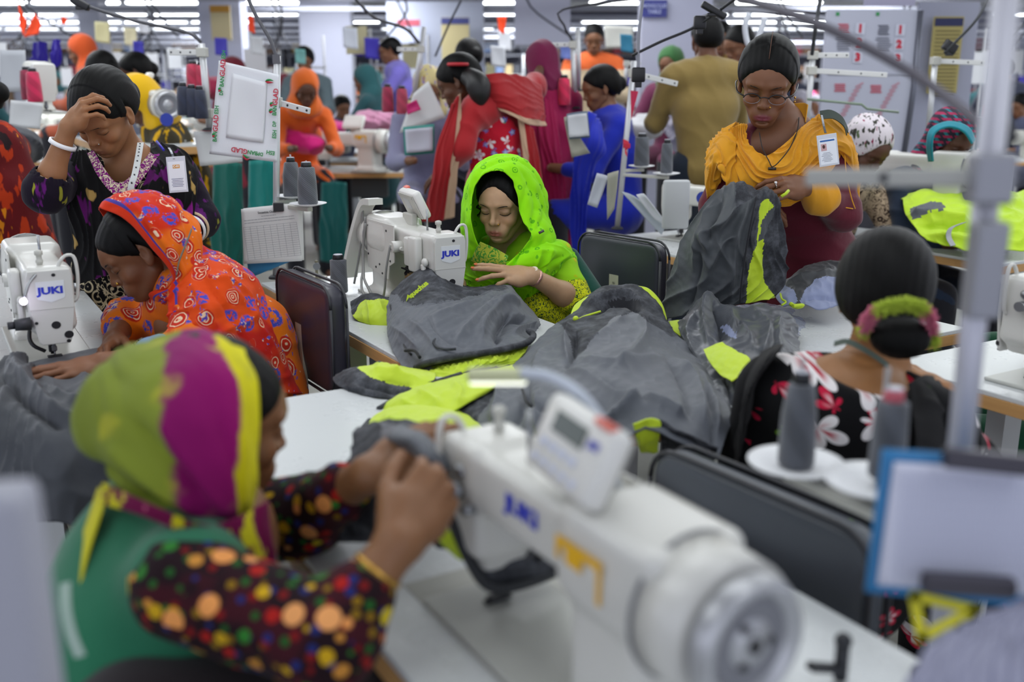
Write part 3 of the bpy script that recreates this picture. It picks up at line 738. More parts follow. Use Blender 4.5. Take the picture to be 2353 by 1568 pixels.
# ---------------------------------------------------------------- table
def table(u0, u1, n0, n1, label, z=.76, group=None, front='n0', box=True, legs=True, rz=0, edge=True, detail=True):
    """sewing table: long side along the line direction"""
    c = UN((u0+u1)/2, (n0+n1)/2); L = u1-u0; Wd = n1-n0
    r = empty('sewing_table', c, RZ+rz, label, 'table', group)
    m = MB(); m.box((0, 0, z-.006), (L-.004, Wd-.004, .012), bev=.002); m.build('tabletop', m_top(), r)
    m = MB(); m.box((0, 0, z-.027), (L, Wd, .030), bev=.001); m.build('plywood_edge', m_wood(), r)
    if legs:
        for s in (-1, 1):
            m = MB(); x = s*(L/2-.16); m.box((x, 0, (z-.04)/2+.02), (.05, .07, z-.10)); m.box((x, 0, .03), (.05, Wd*.95, .05)); m.box((x, 0, z-.055), (.05, Wd*.8, .03)); m.build('leg', flat('#c9cdd0', .45), r)
        m = MB(); m.box((0, 0, .22), (L-.3, .04, .04)); m.build('crossbar', flat('#b9bdc0', .45), r)
    if box:
        m = MB(); m.box((.05, 0, z-.14), (.30, .16, .18), bev=.01); b = m.build('control_box', flat('#3b3e42', .5), r)
        if detail:
            for s in (-1, 1): text('box_logo', 'JUKI', .05, m_blue(), b, frame((.05, s*.0812, z-.12), (-s, 0, 0), (0, 0, 1)), bold=.002)
            m = MB(); m.box((0, 0, .07), (.30, .22, .02), (.25, 0, 0), bev=.005); m.build('pedal', flat('#44474a', .5), r)
    return r
def chair(loc, rz, label, h=.84, bw=.40, bh=.30, group=None, col='#3a3c46', seat=True, name='factory_chair'):
    """backrest faces local -y ... sitter looks towards +y"""
    r = empty(name, loc, rz, label, 'chair', group); v = m_vinyl(col); me = flat('#8d9093', .35, .7)
    F = Fld(); F.add(f_box((0, -.02, h-bh/2), (bw/2, .026, bh/2), rad=.022), 0)
    F.cut(lambda q, x, y, z: q-.012*np.exp(-((x/(bw*.36))**4+((z-h+bh/2)/(bh*.34))**4))*(1+0*y)); 
    def rnd(q, x, y, z):
        cx = np.abs(x)-(bw/2-.06); cz = np.abs(z-(h-bh/2))-(bh/2-.06); d = np.sqrt(np.maximum(cx, 0)**2+np.maximum(cz, 0)**2)-.06; return smax(q, d+0*y, .015)
    F.cut(rnd); b = F.build('backrest', v, r, h=.006, world=False)
    # piping around the cushion
    pts = []
    for qx, qz, a0 in ((1, 1, 0), (-1, 1, 90), (-1, -1, 180), (1, -1, 270)):
        for i in range(6):
            a = math.radians(a0+i*18); pts.append((qx*(bw/2-.058)+.058*math.cos(a), 0, h-bh/2+qz*(bh/2-.058)+.058*math.sin(a)))
    pts.append(pts[0])
    for y in (-.042, .003):
        m = MB(); m.tube([(x, y, z) for x, _, z in pts], .0042, 6); m.build('piping', flat('#25262c', .4), b)
    if seat:
        m = MB(); m.box((0, .24, .44), (bw+.01, .40, .06), bev=.025); m.build('seat', v, r)
    m = MB(); m.box((0, -.052, h-.32), (.045, .012, .38)); m.build('back_strut', flat('#b9b4a2', .5), r)
    for sx in (-1, 1):
        for sy in (.06, .40):
            m = MB(); m.tube([(sx*(bw/2-.03), sy, .42), (sx*(bw/2-.01), sy+(.03 if sy > .2 else -.05), 0)], .012, 10); m.build('leg', me, r)
        m = MB(); m.box((sx*(bw/2-.025), -.03, .50), (.03, .025, .26), bev=.005); m.build('back_post', me, r)
    return r
# ---------------------------------------------------------------- thread
def cone(loc, label, col='#4b4e55', h=.115, r0=.026, r1=.019, group=None, rz=0, king=False, core='#1a1b20', parts=True):
    r = empty('thread_cone', loc, rz, label, 'thread spool', group)
    m = MB(); m.lathe([(r0*.9, 0), (r0, .004), (r0*1.0, h*.25), (r0*.95, h*.6), (r1*1.05, h*.93), (r1*.8, h*.96)], n=24); m.build('thread', m_thread(col), r)
    if parts: m = MB(); m.lathe([(r1*.72, h*.9), (r1*.66, h+.008), (r1*.60, h+.010), (r1*.3, h+.010)], n=20); m.build('core', flat(core, .4), r)
    if parts: m = MB(); m.lathe([(r1*.60, h+.0102), (r1*.55, h+.0115), (.003, h+.0115)], n=16); m.build('core_rim', flat('#c9cbd6', .4), r)
    return r
def plate(r, c, rad=.062):
    m = MB(); m.lathe([(.004, -.006), (.02, -.006), (rad*.7, -.001), (rad, .004), (rad, .0055), (rad*.7, .001), (.02, -.0025), (.004, -.0025)], c, n=32); m.build('spool_plate', m_white(), r)
    m = MB(); m.cyl(c, (c[0], c[1], c[2]+.145), .0028); m.build('spool_pin', m_steel(), r)
def stand(base, top, label, arms=(), plates=(), r=.0125, group=None, name='thread_stand', col='#c8c9cc'):
    """pole between two world points; arms: (t, dx,dy,dz, w,h)  plates: world points"""
    base = Vector(base); top = Vector(top); o = empty(name, base, 0, label, 'thread stand', group); T = top-base; mt = flat(col, .35, .3)
    m = MB(); m.cyl((0, 0, 0), T, r, n=16); m.build('pole', mt, o)
    m = MB(); m.lathe([(r*2.2, 0), (r*2.2, .006), (r*1.5, .012)], n=20); m.build('base_flange', m_rub(), o)
    for t, e, w, h in arms:
        a = T*t; e = Vector(e); q = e.to_track_quat('X', 'Z').to_matrix(); m = MB(); m.box(a+e/2, (e.length, w, h), q, bev=.002); am = m.build('arm', flat('#d6d6d4', .4), o)
        for k in (.35, .65, .93): MB().cyl(a+e*k+q@Vector((0, -w/2-.001, 0)), a+e*k+q@Vector((0, w/2+.001, 0)), min(.004, h*.22)).build('rivet', m_rub(), am)
        m = MB(); m.box(a, (r*3, r*3, h*1.6), bev=.003); m.build('clamp', m_ivory2(), o)
    for p in plates:
        p = Vector(p)-base; k = p.z/T.z; a = T*k; m = MB(); d = p-a; d.z = 0
        if d.length > .02: m.box(a+d/2+Vector((0, 0, -.016)), (d.length+.02, .022, .014), (0, 0, math.atan2(d.y, d.x)), bev=.002); m.build('plate_bracket', m_ivory2(), o)
        plate(o, tuple(p))
    return o
def sheet(name, corners, mat, label, cat='paper', th=.0012, bulge=.006, parent=None, seed=0, group=None, back=None, n=14):
    """curved flat thing through 4 world corners TL TR BR BL"""
    a, b, c, d = [Vector(v) for v in corners]
    rows = [[a.lerp(d, t), a.lerp(d, t).lerp(b.lerp(c, t), .5)+(b-a).cross(d-a).normalized()*bulge*math.sin(PI*t), b.lerp(c, t)] for t in (0, .33, .66, 1)]
    o = loft(name, mat, parent, rows, n, n, th=th, noise=bulge*.25, nf=6, seed=seed)
    if label: tag(o, label, cat, group)
    return o
def form_lines(parent, fr, w, h, rows=14, cols=8, head=4, ink='#60636e', y0=.32):
    """printed form: fr = 4x4 frame at the sheet centre (x right, y up)"""
    m = MB()
    def ln(x0, y0_, x1, y1, t): m.box(((x0+x1)/2, (y0_+y1)/2, .0008), (abs(x1-x0)+t, abs(y1-y0_)+t, .0004))
    rnd = random.Random(3); top = h/2-h*y0
    for i in range(rows+1): y = top-i*(top+h*.42)/rows; ln(-w*.45, y, w*.45, y, .0006)
    for j in range(cols+1): x = -w*.45+j*w*.9/cols; ln(x, top, x, -h*.42, .0006)
    for i in range(head):
        y = h/2-h*.10-i*h*.05; k = .12 if i < 2 else .42
        x = -w*k
        while x < w*k: l = rnd.uniform(.004, .012)*w/.2; ln(x, y, min(x+l, w*k), y, .0014); x += l+.003
    o = m.build('printed_form', flat(ink, .8), parent); o.matrix_local = fr; return o
# ---------------------------------------------------------------- camera, light, room
cam = bpy.data.cameras.new('camera'); co_ = bpy.data.objects.new('camera', cam); COL.objects.link(co_); S.camera = co_
co_.location = (0, 0, CAMH); co_.rotation_euler = (PI/2-TH, 0, 0)
cam.sensor_width = 36; cam.lens = 36*FPX/2353.0; cam.clip_start = .05; cam.clip_end = 120
cam.dof.use_dof = True; cam.dof.focus_distance = 2.95; cam.dof.aperture_fstop = 2.0; cam.dof.aperture_blades = 0
S.view_settings.view_transform = 'Standard'; S.view_settings.look = 'None'; S.view_settings.gamma = 1; S.view_settings.use_curve_mapping = False
S.view_settings.exposure = .42
wd = bpy.data.worlds.new('world'); S.world = wd; wd.use_nodes = True; bg = wd.node_tree.nodes['Background']; bg.inputs[0].default_value = (.74, .78, .92, 1); bg.inputs[1].default_value = 1.25
S.cycles.max_bounces = 5; S.cycles.diffuse_bounces = 3; S.cycles.glossy_bounces = 2; S.cycles.transmission_bounces = 4; S.cycles.transparent_max_bounces = 6
S.cycles.sample_clamp_indirect = 3; S.cycles.caustics_reflective = False; S.cycles.caustics_refractive = False
LK = .95
def struct(o): o['kind'] = 'structure'; return o
t = NT('painted concrete floor'); c_ = t.co(); n_ = t.noise(c_, 3, 5); fl = t.done(t.mix(n_, '#a9aaa4', '#86887f'), .45)
m = MB(); m.box((0, 13, -.05), (34, 36, .1)); struct(m.build('floor', fl, None))
m = MB(); m.box((0, 13, 3.55), (34, 36, .1)); struct(m.build('ceiling', flat('#9a9ca4', .9), None))
wl = flat('#c6c8d8', .8)
m = MB(); m.box((0, 30.6, 1.75), (34, .2, 3.5)); struct(m.build('wall_back', flat('#75768a', .8), None))
def area(loc, sx, sy, e, col=(.93, .97, 1.0), rot=(0, 0, 0)):
    l = bpy.data.lights.new('fluorescent_glow', 'AREA'); l.shape = 'RECTANGLE'; l.size = sx; l.size_y = sy; l.energy = e; l.color = col
    o = bpy.data.objects.new('fluorescent_glow', l); COL.objects.link(o); o.location = loc; o.rotation_euler = rot; return o
# light from the rows of tubes over the sewing lines
for x, y, e in ((-1.6, .2, 14), (1.4, .2, 14), (-2.9, 2.4, 20), (-.2, 2.2, 18), (2.6, 2.4, 20), (-1.6, 4.6, 26), (1.6, 4.6, 26), (-4.6, 4.8, 30), (4.8, 4.8, 30), (0, 7.6, 50), (-4.2, 7.8, 50), (4.2, 7.8, 50), (-8, 9, 80), (8, 9, 80), (-2, 12, 110), (4, 12, 110), (-7, 14, 140), (9, 15, 140), (0, 18, 200), (-6, 20, 200), (6, 21, 200), (-12, 17, 200), (13, 20, 200), (0, 26, 300), (-9, 26, 300), (9, 26, 300)):
    area((x, y, 2.8 if y < 9 else 2.6), 2.4, 1.2, e*LK, rot=(0, 0, RZ))
# ---------------------------------------------------------------- tables and machines near the camera
table(-2.05, 1.2, .411, .955, 'white sewing table in front, under the big blurred machine')
tm_ = table(-3.38, -1.5, .978, 1.525, 'white sewing table in the middle, where the lime scarfed woman sews', box=False)
cb_ = MB().box((.30, -.19, .655), (.62, .14, .12), bev=.008).build('control_box', flat('#5a5d62', .5), tm_)
text('box_logo', 'JUKI', .055, m_blue(), cb_, frame((.06, -.262, .665), (1, 0, 0), (0, 0, 1)), bold=.002); MB().box((.24, -.262, .655), (.10, .002, .07)).build('rating_label', flat('#c4c6ca', .5), cb_); MB().box((.21, -.264, .655), (.025, .002, .04)).build('label_mark', flat('#1e2240', .5), cb_)
yc_ = MB().tube([WZ(1405, 1568, .80), WZ(1425, 1520, .84), WZ(1480, 1510, .86), WZ(1530, 1535, .86), WZ(1570, 1580, .84)], .004, 8, samples=24); tag(yc_.build('cord_loop', flat('#c9962a', .6), None), 'yellow cord looped at the base of the big foreground machine', 'cord')
table(-4.0, -2.26, -.12, .43, 'white sewing table at the left edge, under the machine of the orange scarfed woman')
table(-2.20, -1.70, 1.72, 2.50, 'small white side table between the yellow scarfed woman and the bun haired woman', box=False)
table(-1.58, .6, 2.0, 2.55, 'white sewing table at the right edge, in front of the bun haired woman')
table(-3.67, -2.9, 2.60, 3.15, 'white table with plywood edge behind the grey chair of the lime scarfed woman')
fgm = machine(UN(-1.03, .585, .762), RZ, 'big blurred white sewing machine with yellow sticker in the foreground', sticker=True); fgm.scale = (.93, .93, .95)
cm = machine(UN(-2.62, 1.30, .762), RZ+PI, 'white sewing machine seen from behind, beside the lime scarfed woman'); cables(cm)
lm = machine(UN(-2.62, .235, .762), RZ+PI, 'white sewing machine at the left edge with a lit needle lamp', panel=False)
m = MB(); m.tube([(-.055, .02, .235), (-.085, .045, .215), (-.105, .06, .185)], .0035, 8, samples=12); lp = m.build('lamp_neck', m_steel(), lm)
MB().ball((-.110, .063, .178), .008).build('led', flat('#ffffff', .3, emit='#e8d8ff', es=18), lp)
m = MB(); m.cyl((-.066, .05, .115), (-.066, .085, .115), .016, .013); m.cyl((-.066, .085, .115), (-.066, .10, .115), .009); m.build('thread_tension', m_rub(), lm)
rm = machine(UN(-1.30, 2.16, .762), RZ, 'white sewing machine at the right edge, beside the green sleeved worker', panel=False)
# bench inserts
for nm, u, n in (('fg', -1.00, .62), ):
    m = MB(); m.box(UN(u+.12, n-.02, .7605), (.52, .20, .0012), (0, 0, RZ)); tag(m.build('steel_bed_insert', flat('#a9a8a0', .35, .3), None), 'grey machine bed plate let into the front table', 'plate')
# LED goose neck on the big machine
m = MB(); m.tube([W(1415, 1120, 1.02), W(1400, 1010, 1.03), W(1340, 915, 1.05), W(1265, 868, 1.08), W(1200, 858, 1.10)], .0068, 10, samples=40)
gl = empty('gooseneck_lamp', W(1415, 1120, 1.02), 0, 'white gooseneck lamp curving over the big foreground machine', 'lamp'); m.build('neck', flat('#b9c0cc', .35), gl, True)
m = MB(); a = W(1215, 862, 1.10); b = W(1075, 862, 1.12); m.box((a+b)/2, ((b-a).length, .016, .016), (b-a).to_track_quat('X', 'Z').to_matrix(), bev=.005); m.build('lamp_head', flat('#c8cba0', .4), gl, True)
m = MB(); m.box((a+b)/2+Vector((0, 0, -.009)), ((b-a).length*.9, .008, .004), (b-a).to_track_quat('X', 'Z').to_matrix()); m.build('led_strip', flat('#ffffff', .4, emit='#f2f5e0', es=1.2), gl, True)
m = MB(); m.cyl(W(1415, 1120, 1.02), W(1416, 1180, 1.02), .012); m.build('lamp_base', m_ivory2(), gl, True)
# ---------------------------------------------------------------- chairs
chair(Vector((-.545, 2.72, 0)), math.atan2(ND.x, -ND.y)+PI+.04, 'dark padded chair behind the orange scarfed woman', h=.915, bw=.40, bh=.30, col='#35343f')
chair(Vector((.40, 3.46, 0)), math.atan2(ND.x, -ND.y)+PI+.15, 'dark padded chair behind the lime scarfed woman', h=.915, bw=.40, bh=.32)
chair(UN(-1.02, 1.02), math.atan2(ND.x, -ND.y)+.06, 'grey padded chair back of the bun haired woman, blurred, in front', h=.84, bw=.44, bh=.30, col='#4a4f57')
chair(W(2055, 545, 4.6)*Vector((1, 1, 0)) if False else Vector((1.80, 4.75, 0)), math.atan2(ND.x, -ND.y)+.2+PI, 'dark chair beside the leopard print scarf, behind the lime jackets', h=.86)
# ---------------------------------------------------------------- thread stands with cones
b0 = WZ(634, 640, .762)
st = stand(b0, W(637, 128, b0.y), 'white thread stand on the middle table, holding the printed plastic sheet', r=.0115,
     arms=[(.80, W(716, 212, b0.y-.05)-W(640, 192, b0.y), .010, .020), (.12, (.02, .01, 0), .03, .03)], plates=[W(672, 452, b0.y+.03), W(708, 470, b0.y-.12)])
cone(W(672, 452, b0.y+.03), 'grey thread cone on the middle stand, the one nearer its pole', h=.125, r0=.031, r1=.022)
cone(W(708, 470, b0.y-.12), 'grey thread cone on the middle stand, further right plate', h=.13, r0=.033, r1=.026)
cone(WZ(780, 672, .765), 'grey thread cone standing on the middle table behind the sewing machine', h=.115, r0=.0285, r1=.026)
m = MB(); m.tube([W(636, 132, b0.y), W(620, 90, b0.y), W(585, 30, b0.y), W(560, -30, b0.y)], .006, 8, samples=20); m.box(W(636, 136, b0.y), (.024, .024, .03)); tag(m.build('power_cable', flat('#5a5a60', .5), None), 'grey power cable rising from the middle thread stand', 'cable')
# bobbin winder on the middle table
bw_ = empty('bobbin_winder', WZ(735, 640, .762), .3, 'small brass bobbin winder on the far left corner of the middle table', 'bobbin winder'); br = flat('#8b8672', .35, .6)
MB().box((0, 0, .004), (.05, .025, .006)).build('base', br, bw_); MB().box((-.01, 0, .035), (.010, .008, .06), bev=.002).build('post', br, bw_); MB().cyl((-.01, -.012, .045), (-.01, -.004, .045), .013).build('tension_disc', m_steel(), bw_)
# second stand, behind
b2 = WZ(1418, 527, .762)
stand(b2, W(1457, 140, b2.y), 'white thread stand with a red ribbon, behind the grey chair', r=.013,
      arms=[(.93, W(1555, 175, b2.y)-W(1452, 150, b2.y), .012, .024)], plates=[W(1474, 383, b2.y+.05), W(1531, 400, b2.y-.15)])
cone(W(1474, 381, b2.y+.05), 'dark grey thread cone nearest the pole with the red ribbon', h=.14, r0=.036, r1=.031)
cone(W(1531, 398, b2.y-.15), 'dark grey thread cone on the right plate of the stand with the red ribbon', h=.14, r0=.028, r1=.022)
m = MB(); m.ribbon([W(1432, 325, b2.y-.03), W(1445, 332, b2.y-.03), W(1436, 345, b2.y-.03), W(1441, 355, b2.y-.04)], (0, .3, 1), .022, samples=14); m.box(W(1440, 335, b2.y-.02), (.03, .03, .02)); tag(m.build('ribbon', flat('#c41c38', .6), None), 'red ribbon tied round the white thread stand behind', 'ribbon')
# foreground stand at the right
b3 = UN(-.62, .93, .762)
s3 = stand(b3, W(2312, -10, b3.y+.03), 'big blurred white thread stand crossing the right side of the photo', r=.0135,
      arms=[], plates=[W(1828, 1068, 1.22), W(2015, 1112, 1.12)], col='#b5b5c0')
p_ = W(2270, 408, b3.y); e_ = W(1852, 408, b3.y+.10)-p_; q = e_.to_track_quat('X', 'Z').to_matrix(); m = MB(); m.box(p_+e_/2, (e_.length, .012, .019), q, bev=.003); m.build('arm', flat('#a9a9a4', .4), s3, True)
p2 = p_+e_*.55; MB().cyl(p2+Vector((0, -.008, 0)), p2+Vector((0, .008, 0)), .006).build('rivet', m_rub(), s3, True)
m = MB(); m.box(W(2275, 410, b3.y), (.04, .03, .05), bev=.004); m.box(W(2262, 620, b3.y), (.032, .03, .10), bev=.004); m.build('clamp', flat('#8f9098', .4, .4), s3, True)
cone(W(1828, 1068, 1.22), 'blurred grey thread cone in front of the bun haired woman, left one', h=.116, r0=.0235, r1=.0165)
cone(W(2035, 1095, 1.12), 'blurred grey thread cone in front of the bun haired woman, right one with pink top', h=.10, r0=.0215, r1=.018, core='#c8606c')
m = MB(); m.tube([W(1700, -5, 1.5), W(1880, 55, 1.35), W(2100, 170, 1.25), W(2240, 275, 1.15), W(2300, 320, 1.10)], .0065, 8, samples=30); tag(m.build('power_cable', flat('#56525c', .5), None), 'thick blurred grey cable sagging to the right foreground stand', 'cable')
MB().cyl(W(2290, 280, 1.1), W(2310, 330, 1.1), .014).build('cable_plug', m_rub(), s3, True)
# ---------------------------------------------------------------- sheets and clipboards
Y = b0.y-.02
c4 = [W(503, 139, Y), W(643, 172, Y-.01), W(637, 373, Y-.02), W(481, 354, Y-.03)]
t = NT('glossy plastic sheet'); n_ = t.noise(t.co(), 14, 4); t.bump(t.noise(t.co(), 22, 4), .5, .004); pl = t.done(t.mix(t.math('MULTIPLY', n_, .15), '#dcdee2', '#b9bcc4'), .18, coat=.4)
sh = sheet('plastic_sheet', c4, pl, 'white plastic sheet printed with green and red lettering, hung on the middle stand', 'sheet', th=.0008, bulge=.008, n=26)
cen = sum(c4, Vector())/4; ex = (c4[1]-c4[0]+c4[2]-c4[3]).normalized(); ey = (c4[0]-c4[3]+c4[1]-c4[2]).normalized(); wS = (c4[1]-c4[0]).length; hS = (c4[0]-c4[3]).length
def onsh(a, b, lift=.011):
    """a,b in 0..1 across / down the sheet"""
    p = c4[0].lerp(c4[3], b).lerp(c4[1].lerp(c4[2], b), a); return p-ex.cross(ey)*(-lift)
GR = flat('#1f8a45', .5); RD = flat('#c0203c', .5)
def word(parts, a, b, rot, size):
    """parts: [(text, mat, size)] along direction rot degrees starting at a,b"""
    d = ex*math.cos(math.radians(rot))+ey*math.sin(math.radians(rot)); up = ex.cross(ey).cross(d); p = onsh(a, b)
    for tx, mt, s_ in parts:
        s_ *= size; wdt = len(tx)*s_*.60; text('lettering', tx, s_, mt, sh, frame(p+d*wdt/2, d, up), bold=.0006, sx=.92); p = p+d*wdt
WB = [('DP', GR, .9), (' ', GR, .8), ('BAN', GR, 1.), ('GLAD', RD, 1.25), ('ESH', GR, .95)]
word(WB, .105, .36, 90, .0185); word([('BAN', GR, 1), ('GLAD', RD, 1.25), ('ESH', GR, 1)], .075, .86, 90, .0185)
word([('DP', GR, .9), ('BAN', GR, 1), ('GLAD', RD, 1.25)], .80, .93, 180, .0185); word([('ESH', GR, 1)], .98, .90, 180, .0185)
word([('BAN', GR, 1), ('GLAD', RD, 1.25)], .945, .47, 90, .0185); word([('ESH', GR, 1)], .955, .74, 90, .0185); word([('DP', GR, 1)], .95, .60, 90, .016)
def swoosh(a, b, s_=1.0, fl=1):
    for k, mt in ((0, GR), (1, RD)):
        p = [onsh(a+.0*k, b), onsh(a+fl*.03*s_, b-.015*s_+.02*k), onsh(a+fl*.075*s_, b-.028*s_+.028*k), onsh(a+fl*.13*s_, b-.025*s_+.018*k)]
        m = MB(); m.tube(p, .003, 5, radii=[.0008, .0042, .003, .0005], samples=14); m.build('swoosh_print', mt, sh)
swoosh(.055, .31, 1, .3); swoosh(.03, .80, 1, .3); swoosh(.78, .11, 1); swoosh(.50, .955, -1, -.8); swoosh(.87, .36, 1, .4); swoosh(.86, .44, 1.2, .4)
pc = [onsh(.24, .10, .0015), onsh(.80, .12, .0015), onsh(.78, .80, .0015), onsh(.22, .80, .0015)]
sheet('paper_insert', pc, flat('#dfe1e5', .5), None, parent=sh, bulge=.0075, th=.0006)
# clipboard with form under the stand
Y2 = b0.y-.06
cb = empty('clipboard', W(625, 470, Y2), 0, 'blue clipboard with a printed form hanging on the middle thread stand', 'clipboard')
sheet('board', [W(556, 490, Y2+.012), W(690, 475, Y2+.012), W(690, 592, Y2+.012), W(572, 640, Y2+.012)], flat('#2f7fae', .5), None, parent=cb, bulge=0, th=.003)
q4 = [W(554, 481, Y2), W(690, 467, Y2), W(694, 600, Y2-.01), W(561, 607, Y2-.01)]
sheet('paper', q4, m_paper(), None, parent=cb, bulge=.003); sheet('paper', [v+Vector((.006, .006, .002)) for v in q4], m_paper(), None, parent=cb, bulge=.003, seed=2)
ex2 = (q4[1]-q4[0]).normalized(); ey2 = (q4[0]-q4[3]).normalized(); ce = sum(q4, Vector())/4+Vector((0, -.006, 0))
fo = form_lines(None, Matrix.Identity(4), (q4[1]-q4[0]).length, (q4[0]-q4[3]).length, rows=15, cols=8); fo.data.transform(frame(ce, ex2, ey2)); fo.parent = cb; fo.matrix_parent_inverse = Matrix.Translation(cb.location).inverted()
text('heading', 'Snowtex Outerwear', .0105, flat('#2a2a30', .7), None, frame(q4[0].lerp(q4[1], .5)-ey2*.018+Vector((0, -.0075, 0)), ex2, ey2), bold=.0002).parent = cb
bpy.data.objects['heading'].matrix_parent_inverse = Matrix.Translation(cb.location).inverted()
MB().box(W(640, 476, Y2-.005), (.035, .012, .03), bev=.003).build('clip', m_rub(), cb, True)
# near blue clipboard at the right
Y3 = .93
cb = empty('clipboard', W(2190, 1040, Y3), 0, 'big blurred blue clipboard with a form at the right edge', 'clipboard')
sheet('board', [W(2030, 1032, Y3), W(2460, 1060, Y3), W(2450, 1405, Y3-.03), W(1990, 1362, Y3-.03)], flat('#1f74ac', .45), None, parent=cb, bulge=0, th=.004)
q4 = [W(2055, 1062, Y3-.008), W(2450, 1085, Y3-.008), W(2440, 1375, Y3-.035), W(2015, 1345, Y3-.035)]
sheet('paper', q4, flat('#c9cbdc', .75), None, parent=cb, bulge=.002)
ex2 = (q4[1]-q4[0]).normalized(); ey2 = (q4[0]-q4[3]).normalized(); ce = sum(q4, Vector())/4+Vector((0, -.006, 0))
fo = form_lines(None, Matrix.Identity(4), (q4[1]-q4[0]).length, (q4[0]-q4[3]).length, rows=10, cols=16, ink='#8a8fa8', y0=.08, head=0); fo.data.transform(frame(ce, ex2, ey2)); fo.parent = cb; fo.matrix_parent_inverse = Matrix.Translation(cb.location).inverted()
for a, b_ in ((W(2170, 1050, Y3-.02), W(2370, 1072, Y3-.02)), (W(2120, 1338, Y3-.05), W(2330, 1352, Y3-.05))):
    m = MB(); q = (b_-a).to_track_quat('X', 'Z').to_matrix(); m.box((a+b_)/2, ((b_-a).length, .014, .020), q, bev=.003); m.cyl(a, b_, .007); m.build('clip', flat('#4a4750', .35, .5), cb, True)
m = MB(); A_ = [W(2100, 1370, .9), W(2240, 1400, .9), W(2118, 1465, .9)]
for i in range(3): a, b_ = A_[i], A_[(i+1) % 3]; m.box((a+b_)/2, ((b_-a).length+.008, .003, .010), (b_-a).to_track_quat('X', 'Z').to_matrix())
yt = m.build('yellow_tag', flat('#d8cf1c', .5), None); tag(yt, 'yellow edged tag hanging under the big blue clipboard', 'tag')
# striped cloth and panel at the bottom corners
t = NT('lavender striped cloth'); uv = t.co('UV'); s_ = t.sep(uv); w_ = t.math('SINE', t.math('ADD', t.math('MULTIPLY', s_[0], 90), t.math('MULTIPLY', t.noise(uv, 4), 8)))
ls = t.done(t.mix(t.step(w_, .2, .9), '#8f90a6', '#6f7088'), .8)
tag(loft('striped_cloth', ls, None, [[(2360, 1372, .86), (2500, 1380, .9)], [(2200, 1440, .80), (2340, 1420, .80), (2520, 1430, .82)], [(2100, 1530, .74), (2300, 1500, .72), (2540, 1500, .74)], [(2060, 1640, .70), (2300, 1640, .66), (2560, 1640, .68)]], 40, 40, folds=[(5, .008, .5, 'u')]), 'blurred grey lavender striped cloth in the bottom right corner', 'cloth')
m = MB(); a = W(-120, 1135, .62); b_ = W(120, 1150, .66); m.box(Vector((a.x/2+b_.x/2, .63, (a.z)/2+.0)), ((b_.x-a.x), .05, a.z), (0, 0, .12), bev=.01); tag(m.build('machine_cover', flat('#9fa0ac', .6), None), 'blurred white panel standing in the bottom left corner', 'panel')
m = MB(); p = WZ(1930, 1560, .765); m.cyl(p, p+Vector((0, 0, .045)), .008); m.ball(p+Vector((0, 0, .048)), .010); m.box(p+Vector((-.02, -.01, .02)), (.05, .012, .008), (0, .3, .4)); tag(m.build('bobbin_winder', m_rub(), None), 'black knob at the bottom edge of the front table', 'bobbin winder')
# ---------------------------------------------------------------- printed cloths
def bumpfin(t, co, c, rough=.85, sc=60, st=.35): t.bump(t.noise(co, sc, 4), st, .003); return t.done(c, rough, spec=.2, sheen=.04)
def mat_paisley(name, base, ink, sc=22, fill=None, var=None):
    t = NT(name); co = t.co(); v = t.voro(co, sc, rnd=.75); d = t.math('ADD', v[0], t.math('MULTIPLY', t.noise(co, sc*2.2, 2), .16))
    ring = t.math('MULTIPLY', t.step(d, .24, .28), t.math('SUBTRACT', 1, t.step(d, .33, .38)))
    core = t.math('SUBTRACT', 1, t.step(d, .15, .19)); c = t.mix(t.math('MULTIPLY', t.noise(co, 5, 3), .3), base, var or tuple(q*.7 for q in lin(base)[:3])+(1,))
    if fill: c = t.mix(t.math('MULTIPLY', t.math('SUBTRACT', 1, t.step(d, .26, .30)), .8), c, fill)
    c = t.mix(t.math('MULTIPLY', t.math('MAXIMUM', ring, core), .75), c, ink); return bumpfin(t, co, c)
